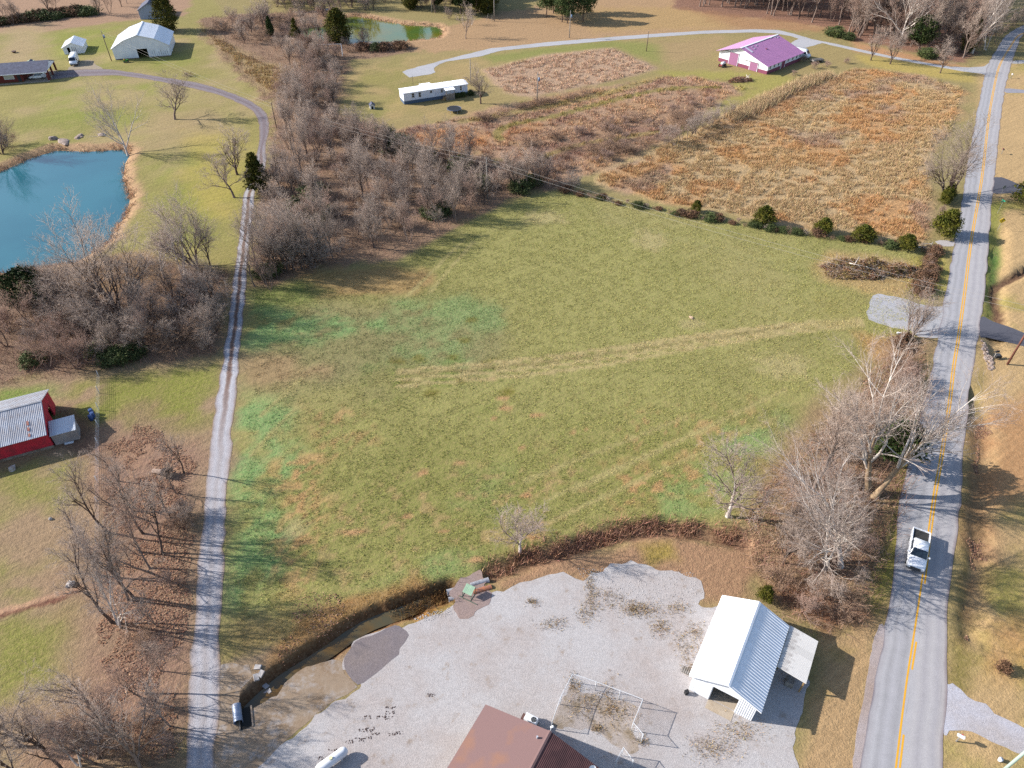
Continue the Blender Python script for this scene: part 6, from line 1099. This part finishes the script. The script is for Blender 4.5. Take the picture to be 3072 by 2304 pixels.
for x in (-.1, 3.1): MB().tube([(x, 0, -.2), (x, 0, 1.5)], .09, 7).build('gate_post', POLEG, g)

# ================================================================== SMALL THINGS
g = thing('propane_tank', 'white propane tank with rounded end on the gravel yard', 'tank', (-16.6, 26.0, 0), R(38 + 0))
pts = [(-1.6, 0, .75), (-1.55, 0, .75), (-1.4, 0, .75), (-1.2, 0, .75), (1.2, 0, .75), (1.42, 0, .75), (1.56, 0, .75), (1.61, 0, .75)]; MB().tube(pts, [.05, .24, .38, .46, .46, .38, .22, .04], 20).build('shell', WHITEP, g, True)
for x in (-.8, .8): MB().box(x - .1, x + .1, -.35, .35, 0, .45).build('leg', GALV, g)
MB().disc((0, 0, 0), .16, 1.18, 1.36, 14).build('valve_dome', mat('valve_dome', PIC(220, 214, 170, 1.2), .5), g)
# culverts
CMP = mat('culvert_metal', PIC(196, 198, 208), .5, PIC(160, 158, 162), 3, .5, metal=.2); RUST = mat('rusty_metal', PIC(190, 120, 80), .8, PIC(150, 110, 100), 3, .5)
def culvert(label, loc, rz, r, L, m, ring=.12):
    g = thing('culvert_pipe', label, 'pipe', loc, rz); n = 18; mb = MB(); k = int(L / ring); rows = []
    for i in range(k + 1):
        rr = r * (1 + .035 * (i % 2)); rows.append([(i * ring, rr * math.cos(6.2832 * j / n), rr * math.sin(6.2832 * j / n) + r) for j in range(n)])
    for row in rows: mb.v += row
    for i in range(k):
        for j in range(n): mb.f.append((i * n + j, i * n + (j + 1) % n, (i + 1) * n + (j + 1) % n, (i + 1) * n + j)); mb.m.append(0)
    mb.build('barrel', m, g, True); MB().tube([(.3, 0, r), (.34, 0, r)], r * .96, n).build('mouth', DARKIN, g); MB().tube([(0, r * math.cos(a) * 1.02, r * math.sin(a) * 1.02 + r) for a in [6.2832 * j / 24 for j in range(25)]], .025, 5).build('rim', m, g)  # near-black disc across the barrel paints the shade inside the pipe
c0 = S(1341, 1776); culvert('upper white culvert pipe end at the creek crossing', (c0[0], c0[1] + .15, -.75), R(18), .36, 2.6, CMP)
c0 = S(1347, 1793); culvert('lower white culvert pipe end at the creek crossing', (c0[0], c0[1] - .1, -.75), R(18), .36, 2.6, CMP)
c0 = S(1463, 1738); culvert('white culvert pipe end on the weedy side of the crossing', (c0[0] + .1, c0[1], -.5), R(200), .33, 2.2, CMP)
c0 = S(1470, 1756); culvert('rusty culvert pipe end on the weedy side of the crossing', (c0[0] + .15, c0[1] - .2, -.5), R(200), .36, 2.2, RUST)
c0 = S(716, 2165); culvert('corrugated culvert pipe by the gravel lane at the muddy corner', (c0[0] + .1, c0[1] - .2, -.1), R(112), .42, 1.8, mat('culvert_blue', PIC(150, 166, 196), .45, PIC(190, 196, 214), 2, .5, metal=.3))
g = thing('drain_pit', 'dark drain pit beside the corrugated culvert', 'pit', S(736, 2150), R(20)); MB().add([(-.5, -1.2, .03), (.6, -1.2, .03), (.5, .9, .03), (-.5, .9, .03)], [(0, 1, 2, 3)]).build('pit_shade', DARKIN, g); MB().box(-.62, -.5, -1.2, .9, 0, .14).box(.55, .7, -1.2, .9, 0, .1).build('curb', CONCW, g)  # no hole here: flat near-black sheet paints the shade of the pit
def rock(name, label, at, s, m, cat='rock', group=None, z=0):
    g = np.random.default_rng(int(abs(at[0] * 31 + at[1] * 17)) + 1); b = bmesh.new(); bmesh.ops.create_icosphere(b, subdivisions=2, radius=1)
    for v in b.verts: v.co *= 1 + g.normal(0, .16); v.co.x *= s[0]; v.co.y *= s[1]; v.co.z *= s[2]
    me = bpy.data.meshes.new(name); b.to_mesh(me); b.free(); me.materials.append(m); o = place(name, me, None, (at[0], at[1], z + s[2] * .5)); o.rotation_euler = (0, 0, g.uniform(0, 6)); return tag(o, label, cat, group)
ROCK = mat('rock', PIC(190, 172, 162), .95, PIC(150, 130, 120), 2, .5, bump=.03, bs=5); ROCKP = mat('rock_pale', PIC(214, 208, 206), .95, PIC(180, 170, 166), 2, .5, bump=.02, bs=6)
for x, y, s, l in ((190, 425, (2.4, 1.1, .4), 'larger brown boulder on the far bank of the blue pond'), (238, 410, (1.9, .9, .35), 'flatter brown boulder right of the larger one on the pond bank'), (160, 418, (1.0, .8, .7), 'dark stump-like boulder left on the pond bank'), (305, 405, (1.2, .8, .4), 'grey rock heap under the forked sycamore by the pond')): rock('boulder', l, S(x, y), s, ROCK, z=-.2)
rock('boulder', 'pale round rock below the red barn', S(38, 1409), (.5, .38, .4), ROCKP); rock('boulder', 'pale rock on the lawn left of the leafy tree row', S(212, 1755), (.5, .35, .3), ROCKP); rock('boulder', 'tiny pale stone on the lawn below the red barn', S(152, 1558), (.22, .2, .2), ROCKP); rock('boulder', 'pale flat stone lying in the middle of the green field', S(2074, 954), (.45, .3, .15), mat('sandstone', PIC(206, 176, 150), .9))
for i, (x, y) in enumerate(((774, 2002), (783, 2022), (790, 2044), (797, 2062), (769, 2032))):
    px, py = S(x, y); o = MB().hexa([(-.4, -.25, 0), (.35, -.3, 0), (.42, .22, 0), (-.3, .3, 0), (-.36, -.22, .16), (.33, -.26, .2), (.36, .2, .15), (-.28, .26, .18)]).build('concrete_slab', ROCKP, None, loc=(px, py, hz(px, py) + .02)); o.rotation_euler = (R(9 - 4 * i), R(5 * i - 8), i * 1.3); tag(o, 'broken pale concrete slab at the creek end near the lane', 'concrete', 'concrete slabs at the creek')
rng = np.random.default_rng(5)
def rubble(name, pts, size, label, m, z=0):
    b = bmesh.new(); g = np.random.default_rng(2)
    for x, y in pts:
        s = size * g.uniform(.5, 1.3); r = bmesh.ops.create_icosphere(b, subdivisions=1, radius=s)
        hh = hz(x, y)
        for v in r['verts']: v.co = Vector((v.co.x * g.uniform(.7, 1.3) + x, v.co.y * g.uniform(.7, 1.3) + y, v.co.z * .7 + hh + z + s * .3))
    me = bpy.data.meshes.new(name); b.to_mesh(me); b.free(); me.materials.append(m); return tag(place(name, me), label, 'stones', None, 'stuff')
rubble('riprap', inside_pts(W(Q(3, 1, (1850, 1300), (1890, 1330), (1950, 1440), (1960, 1540), (1920, 1560), (1880, 1440))), 140, rng), .2, 'grey riprap stones in the ditch below the asphalt driveway', ROCK)
rubble('gravel_stones', np.concatenate([inside_pts(W(Q(2, 3, (640, 0), (1600, 30), (1680, 200), (1500, 330), (1000, 300), (760, 250))), 900, rng), inside_pts(W(Q(1, 3, (1350, 400), (1650, 330), (1700, 380), (1400, 470))), 200, rng)]), .055, 'loose pale stones on the upper gravel yard', ROCKP)
rubble('dark_clods', np.concatenate([inside_pts(W(Q(1, 3, (x - 40, y - 14), (x + 40, y - 14), (x + 40, y + 14), (x - 40, y + 14))), 14, rng) for x, y in ((940, 1350), (990, 1335), (1040, 1370), (830, 1440), (905, 1425), (965, 1410), (690, 1515), (610, 1580), (965, 1240), (1165, 1165), (1160, 1200), (1150, 1245), (1185, 1380), (1230, 1370), (1500, 1055), (1090, 1240))]), .06, 'dark mud clods scattered on the gravel yard', mat('mud_clod', PIC(96, 78, 74), .95))

# green seat on the culvert crossing
GRN = mat('green_paint', PIC(168, 200, 172), .6, PIC(140, 176, 150), 2, .4); GRND = mat('green_steel', PIC(84, 110, 96), .6)
c0 = S(1408, 1783); g = thing('park_seat', 'pale green metal seat frame standing on the creek crossing', 'seat', (*c0, .036), R(-28))
for i in range(6): MB().hexa([(-.55 + i * .185, -.5, .75), (-.38 + i * .185, -.5, .75), (-.38 + i * .185, .45, 1.15), (-.55 + i * .185, .45, 1.15), (-.55 + i * .185, -.5, .78), (-.38 + i * .185, -.5, .78), (-.38 + i * .185, .45, 1.18), (-.55 + i * .185, .45, 1.18)]).build('seat_slat', GRN, g)
for x in (-.55, .55):
    for y, z in ((-.5, .75), (.45, 1.15)): MB().tube([(x, y, 0), (x, y, z)], .03, 6).build('leg', GRND, g)
    MB().tube([(x, -.7, .02), (x, .7, .02)], .03, 6).build('skid', GRND, g)
MB().tube([(-.9, -.75, .05), (1.4, -.75, .05)], .04, 6).build('tow_bar', GRND, g)
# brush piles
def brush_pile(label, at, rx, ry, h, n, sticks, leafm, rz=0, seed=1):
    g = thing('brush_pile', label, 'brush pile', (*at, 0), rz); r = np.random.default_rng(seed); T = Tubes()
    ph = r.random(4) * 6.28; lob = lambda a: .78 + .16 * np.sin(2 * a + ph[0]) + .12 * np.sin(3 * a + ph[1]) + .08 * np.sin(7 * a + ph[2]); hump = lambda x, y: .55 + .45 * np.sin(x * 1.1 + ph[3]) * np.cos(y * 1.5 + ph[1])
    for i in range(n):
        a = r.random() * 6.28; q = r.random() ** .5; x, y = rx * q * math.cos(a) * lob(a), ry * q * math.sin(a) * lob(a); z = h * (1 - q * q) * r.uniform(.2, 1) * hump(x, y); d = Vector((r.normal(), r.normal() * .8, r.normal() * .45)).normalized(); L = r.uniform(.4, 2.4); p = Vector((x, y, max(.1, z))); e = p + d * L; e.z = max(.05, e.z); T.add([p, p.lerp(e, .5) + Vector((r.normal(), r.normal(), r.normal())) * .08, e], [r.uniform(.012, .04), .018, .006], 3, int(r.random() < .3))
    place('branches', T.mesh('branches', sticks), g)
    m = int(n * 3); q = r.random(m) ** .5; a = r.random(m) * 6.28; px_, py_ = rx * q * np.cos(a) * lob(a), ry * q * np.sin(a) * lob(a); p = np.c_[px_, py_, h * .95 * (1 - q * q) * (.8 + .3 * r.random(m)) * hump(px_, py_) + .05]; p += r.normal(0, .08, p.shape); p[:, 2] = np.maximum(p[:, 2], .05); u, v = r.normal(0, .12, (m, 3)), r.normal(0, .12, (m, 3)); i = np.arange(m); np_mesh('dead_leaves', np.concatenate([p - u, p + u, p + v]), np.stack([i, i + m, i + 2 * m], 1), leafm, parent=g)
    for k in range(4): a = r.random() * 6.28; p = Vector((rx * .4 * math.cos(a), ry * .4 * math.sin(a), h * .7)); e = p + Vector((r.normal() * 1.6, r.normal() * 1.2, r.uniform(.2, .7))); MB().tube([p, p.lerp(e, .5), e], [.1, .08, .05], 7).build('log', BARKP, g, True)
PILEL = mat('pile_leaf', PIC(146, 128, 74), .95, PIC(150, 104, 82), 1.2, .5)
brush_pile('large brush pile on bare ground at the right end of the green field', S(2600, 810), 10.0, 4.6, 2.3, 2000, [TWIG, TWIGB], PILEL, R(-8), 3)
brush_pile('small brush pile in front of the purple-roofed barn', S(2222, 242), 4.6, 2.2, 1.3, 420, [TWIGR, BARKD], mat('pile_leaf_red', PIC(176, 118, 86), .95, PIC(110, 80, 66), 1.2, .5), R(5), 4)
# trampoline, dog house, swing frame, boat, tractor, wagon, grill, well house
g = thing('trampoline', 'round black trampoline below the mobile home', 'trampoline', S(1363, 335)); MB().disc((0, 0, 0), 1.75, .8, .84, 24).build('mat', BLACK, g); MB().tube([(1.85 * math.cos(6.2832 * k / 24), 1.85 * math.sin(6.2832 * k / 24), .85) for k in range(25)], .07, 6).build('frame', mat('blue_pad', PIC(92, 108, 142), .6), g)
for k in range(6): a = k * 1.047; MB().tube([(1.85 * math.cos(a), 1.85 * math.sin(a), 0), (1.85 * math.cos(a), 1.85 * math.sin(a), .85)], .04, 6).build('leg', GALV, g)
g = thing('dog_house', 'small white dog house on the lawn left of the mobile home', 'dog house', S(1117, 325), R(15)); wall(g, 'front_wall', (-.6, -.7), (.6, -.7), 0, 1.0, 1.0, WHITEP, .05, (.5, 1.5), [(.35, .85, 0, .8)]); wall(g, 'side_wall', (.6, -.65), (.6, .7), 0, 1, 1, WHITEP, .05); wall(g, 'side_wall', (-.6, .7), (-.6, -.65), 0, 1, 1, WHITEP, .05); wall(g, 'back_wall', (.6, .75), (-.6, .75), 0, 1, 1, WHITEP, .05, (.5, 1.5)); courses(g, (-.75, .9, .93), (-.75, -.9, .93), (0, -.9, 1.58), (0, .9, 1.58), 5, ROOFG); courses(g, (.75, -.9, .93), (.75, .9, .93), (0, .9, 1.58), (0, -.9, 1.58), 5, ROOFG)
g = thing('swing_frame', 'white swing-set frame in the brush above the lawn', 'swing frame', S(993, 168), R(6))
for x in (-3.6, 3.6):
    for s in (-1, 1): MB().tube([(x, s * .9, 0), (x, 0, 3.4)], .08, 7).build('leg', TRIM, g)
MB().tube([(-3.6, 0, 3.4), (3.6, 0, 3.4)], .06, 7).build('top_bar', TRIM, g)
g = thing('rowing_boat', 'small white boat on the far shore of the green pond', 'boat', S(980, 31), R(12)); loft([(-2.3, sec(.5, .1, .55, .06, tw=.6)), (0, sec(.6, 0, .5, .06, tw=.75)), (1.6, sec(.4, .05, .55, .05, tw=.55)), (2.4, sec(.08, .3, .65, .03, tw=.1))]).build('hull', WHITEP, g); MB().box(-1.9, 1.2, -.45, .45, .46, .565).build('inside', GREYP, g)
for x in (-1.2, .2): MB().box(x, x + .3, -.6, .6, .58, .63).build('bench', WOODG, g)
g = thing('farm_implement', 'red and white machinery parked at the purple-roofed barn corner', 'machinery', S(2166, 200), R(40)); MB().box(-.9, .9, -.5, .5, .4, .6).build('frame', mat('red_paint', PIC(178, 70, 78), .6), g); MB().tube([(-.3, 0, .95), (1.1, 0, .95)], .42, 14).build('tank', WHITEP, g, True); wheels(g, (-.6, .7), .75, .4); MB().tube([(-.9, 0, .5), (-2.0, 0, .4)], .06, 6).build('drawbar', mat('red_paint', PIC(178, 70, 78), .6), g)
g = thing('hay_wagon', 'low wagon loaded with pale boards beside the barn', 'wagon', S(2450, 186), R(20)); MB().box(-2, 2, -.9, .9, .55, .7).build('bed', WOODG, g); wheels(g, (-1.3, 1.3), .8, .34)
for i in range(7): MB().box(-1.9 + .1 * (i % 3), 1.9 - .15 * (i % 2), -.8 + i * .22, -.62 + i * .22, .72 + .1 * (i % 2), .85 + .1 * (i % 2)).build('board', WOODG, g)
g = thing('well_house', 'tiny pale green hut behind the brick house', 'hut', (-143.2, 221.5), R(12)); PG = mat('pale_green', PIC(176, 196, 168), .7); MB().box(-1, 1, -1, 1, 0, 1.7).build('wall', PG, g); courses(g, (-1.2, 1.2, 1.65), (-1.2, -1.2, 1.65), (0, -1.2, 2.4), (0, 1.2, 2.4), 6, PG); courses(g, (1.2, -1.2, 1.65), (1.2, 1.2, 1.65), (0, 1.2, 2.4), (0, -1.2, 2.4), 6, ROOFG); MB().box(-.95, .95, -1.0, 1.0, 1.7, 2.05).build('gable', PG, g)
g = thing('fire_pit', 'dark metal fire pit on the lawn behind the brick house', 'fire pit', S(43, 158)); MB().tube([(0, 0, .1), (0, 0, .5)], [.5, .7], 14).build('bowl', mat('burnt', PIC(110, 84, 76), .8), g); 
for k in range(3): a = k * 2.094; MB().tube([(.5 * math.cos(a), .5 * math.sin(a), 0), (.5 * math.cos(a), .5 * math.sin(a), .3)], .04, 5).build('leg', GREYP, g)
g = thing('lawn_mower', 'small green lawn mower at the foot of the big white barn', 'mower', S(379, 187), R(20)); GM = mat('mower_green', PIC(70, 150, 62), .5); MB().box(-.7, .5, -.4, .4, .25, .55, bev=.05).build('deck', GM, g); MB().box(.1, .8, -.3, .3, .5, .85, bev=.08).build('hood', GM, g); MB().box(-.6, -.2, -.25, .25, .55, 1.0, bev=.05).build('seat', mat('seat_yellow', PIC(210, 180, 60), .6), g); wheels(g, (-.5, .55), .45, .26)
# barn yard things
BLUE = mat('blue_drum', PIC(62, 92, 150), .5)
for i, (x, y) in enumerate(((277, 1242), (281, 1252), (276, 1260))):
    g = thing('plastic_drum', 'blue plastic drum in the shade beside the wire fence', 'drum', S(x, y), 0, 'blue drums by the fence'); MB().tube([(0, 0, 0), (0, 0, .3), (0, 0, .6), (0, 0, .9)], [.27, .3, .3, .27], 14).build('barrel', BLUE, g, True); MB().disc((0, 0, 0), .24, .9, .93, 14).build('lid', BLUE, g)
g = thing('sheet_metal', 'small white metal sheet lying in front of the pale metal shed', 'scrap metal', S(208, 1329), R(20)); MB().box(-.55, .55, -.2, .2, .02, .07).build('sheet', WHITEP, g); MB().box(-.55, .55, -.02, .02, .07, .1).build('stiffener', WHITEP, g)
g = thing('uprooted_stump', 'dark uprooted stump among the bare trees left of the lane', 'stump', S(490, 1424), R(-15)); rs = np.random.default_rng(8); MB().tube([(-1.4, 0, .35), (-.2, 0, .5), (.4, 0, .6)], [.28, .34, .6], 10).build('trunk', BARK, g, True)
for k in range(16): a = k * .4; r_ = rs.uniform(.7, 1.3); MB().tube([(.35, 0, .6), (.7 + rs.uniform(0, .4), r_ * .6 * math.cos(a), .65 + r_ * .5 * math.sin(a)), (.9 + rs.uniform(0, .5), r_ * math.cos(a), max(.05, .7 + r_ * .9 * math.sin(a)))], [.16, .09, .03], 5).build('root', BARKD, g, True)
# signs, mailboxes at the road
SIGNY = mat('sign_yellow', PIC(246, 206, 40, 1.4), .5); SIGNG = mat('sign_green', PIC(40, 150, 120, 1.3), .5); STEEL = mat('sign_post', PIC(176, 178, 176), .5, metal=.4)
g = thing('road_sign', 'yellow curve warning sign with black arrow right of the road', 'sign', S(2993, 690), R(-4)); MB().tube([(0, 0, -.1), (0, 0, 2.6)], .04, 6).build('post', STEEL, g)
pl = MB().hexa([(-.55, -.02, 2.1), (0, -.02, 1.55), (0, .02, 1.55), (-.55, .02, 2.1), (0, -.02, 2.65), (.55, -.02, 2.1), (.55, .02, 2.1), (0, .02, 2.65)]); pl = MB().add([(0, -.03, 1.45), (.62, -.03, 2.07), (0, -.03, 2.69), (-.62, -.03, 2.07), (0, 0, 1.45), (.62, 0, 2.07), (0, 0, 2.69), (-.62, 0, 2.07)], [(0, 1, 2, 3), (7, 6, 5, 4), (0, 4, 5, 1), (1, 5, 6, 2), (2, 6, 7, 3), (3, 7, 4, 0)]).build('plate', SIGNY, g)
MB().add([(-.06, -.036, 1.75), (.06, -.036, 1.75), (.06, -.036, 2.1), (-.06, -.036, 2.1), (-.06, -.036, 2.1), (.06, -.036, 2.1), (.2, -.036, 2.32), (.1, -.036, 2.38), (.02, -.036, 2.42), (.34, -.036, 2.46), (.28, -.036, 2.16)], [(0, 1, 2, 3), (4, 5, 6, 7), (8, 10, 9)]).build('arrow', BLACK, pl)
g = thing('street_sign', 'green street-name sign above the yellow warning sign', 'sign', S(2992, 640), R(10)); MB().tube([(0, 0, -.1), (0, 0, 2.7)], .035, 6).build('post', STEEL, g); MB().box(-.45, .45, -.012, .012, 2.5, 2.72).build('blade', SIGNG, g); MB().box(-.012, .012, -.45, .45, 2.74, 2.95).build('blade', SIGNG, g)
g = thing('road_sign', 'grey-backed sign at the mouth of the side road', 'sign', S(2998, 592), R(8)); MB().tube([(0, 0, -.1), (0, 0, 2.5)], .04, 6).build('post', STEEL, g); MB().tube([(0, 0, 2.3), (0, .02, 2.3)], .42, 8).build('plate', mat('sign_back', PIC(190, 196, 200), .4, metal=.4), g)
g = thing('marker_post', 'slanted pale post right of the sign at the side road', 'post', S(3032, 590)); MB().tube([(0, 0, -.1), (.9, 0, 2.2)], .05, 6).build('shaft', POLEG, g); MB().box(.8, 1.0, -.06, .06, 2.2, 2.26).build('cap', POLEG, g)
def mailbox(label, at, rz, m, h=1.05):
    g = thing('mailbox', label, 'mailbox', at, rz); MB().box(-.05, .05, -.05, .05, -.1, h).build('post', WOODG, g); n = 8; o = [(-.14, 0), (.14, 0)] + [(.14 * math.cos(a), .15 + .12 * math.sin(a)) for a in [math.pi * k / n for k in range(n + 1)]]; b = loft([(-.3, [(y, z + h) for y, z in o]), (.3, [(y, z + h) for y, z in o])]).build('box', m, g); MB().box(.3, .315, -.13, .13, h + .01, h + .24).build('door', m, g); MB().box(.0, .12, .145, .155, h + .1, h + .3).build('flag', mat('flag_red', (.5, .03, .03), .5), g)
mailbox('large white mailbox beside the lower right gravel entrance', S(2868, 2224), R(-35), WHITEP); mailbox('black mailbox in the ditch below the asphalt driveway', S(2982, 1072), R(10), BLACK); mailbox('white mailbox leaning by the dead scrub at the gravel pad', S(2693, 1008), R(-12), WHITEP, .5); mailbox('dark mailbox beside the far stretch of road', S(3004, 462), R(80), BLACK)
mailbox('white mailbox post in the far right verge below the concrete driveway', S(3032, 235), R(80), WHITEP)
g = thing('drain_cover', 'black plastic drain box beside the riprap ditch', 'drain', S(2983, 1072)); g.location.x += .4; MB().box(-.45, .45, -.4, .4, 0, .55, bev=.08).build('box', BLACK, g); MB().box(-.35, .35, -.3, .3, .55, .58).build('grate', GREYP, g)
g = thing('white_bucket', 'small white bucket beside the pale green corner pole', 'bucket', S(2998, 2282)); MB().tube([(0, 0, 0), (0, 0, .4)], [.16, .2], 12).build('pail', WHITEP, g, True); MB().tube([(.2 * math.cos(a), 0, .4 + .15 * math.sin(a)) for a in [math.pi * k / 8 for k in range(9)]], .01, 4).build('handle', GREYP, g)
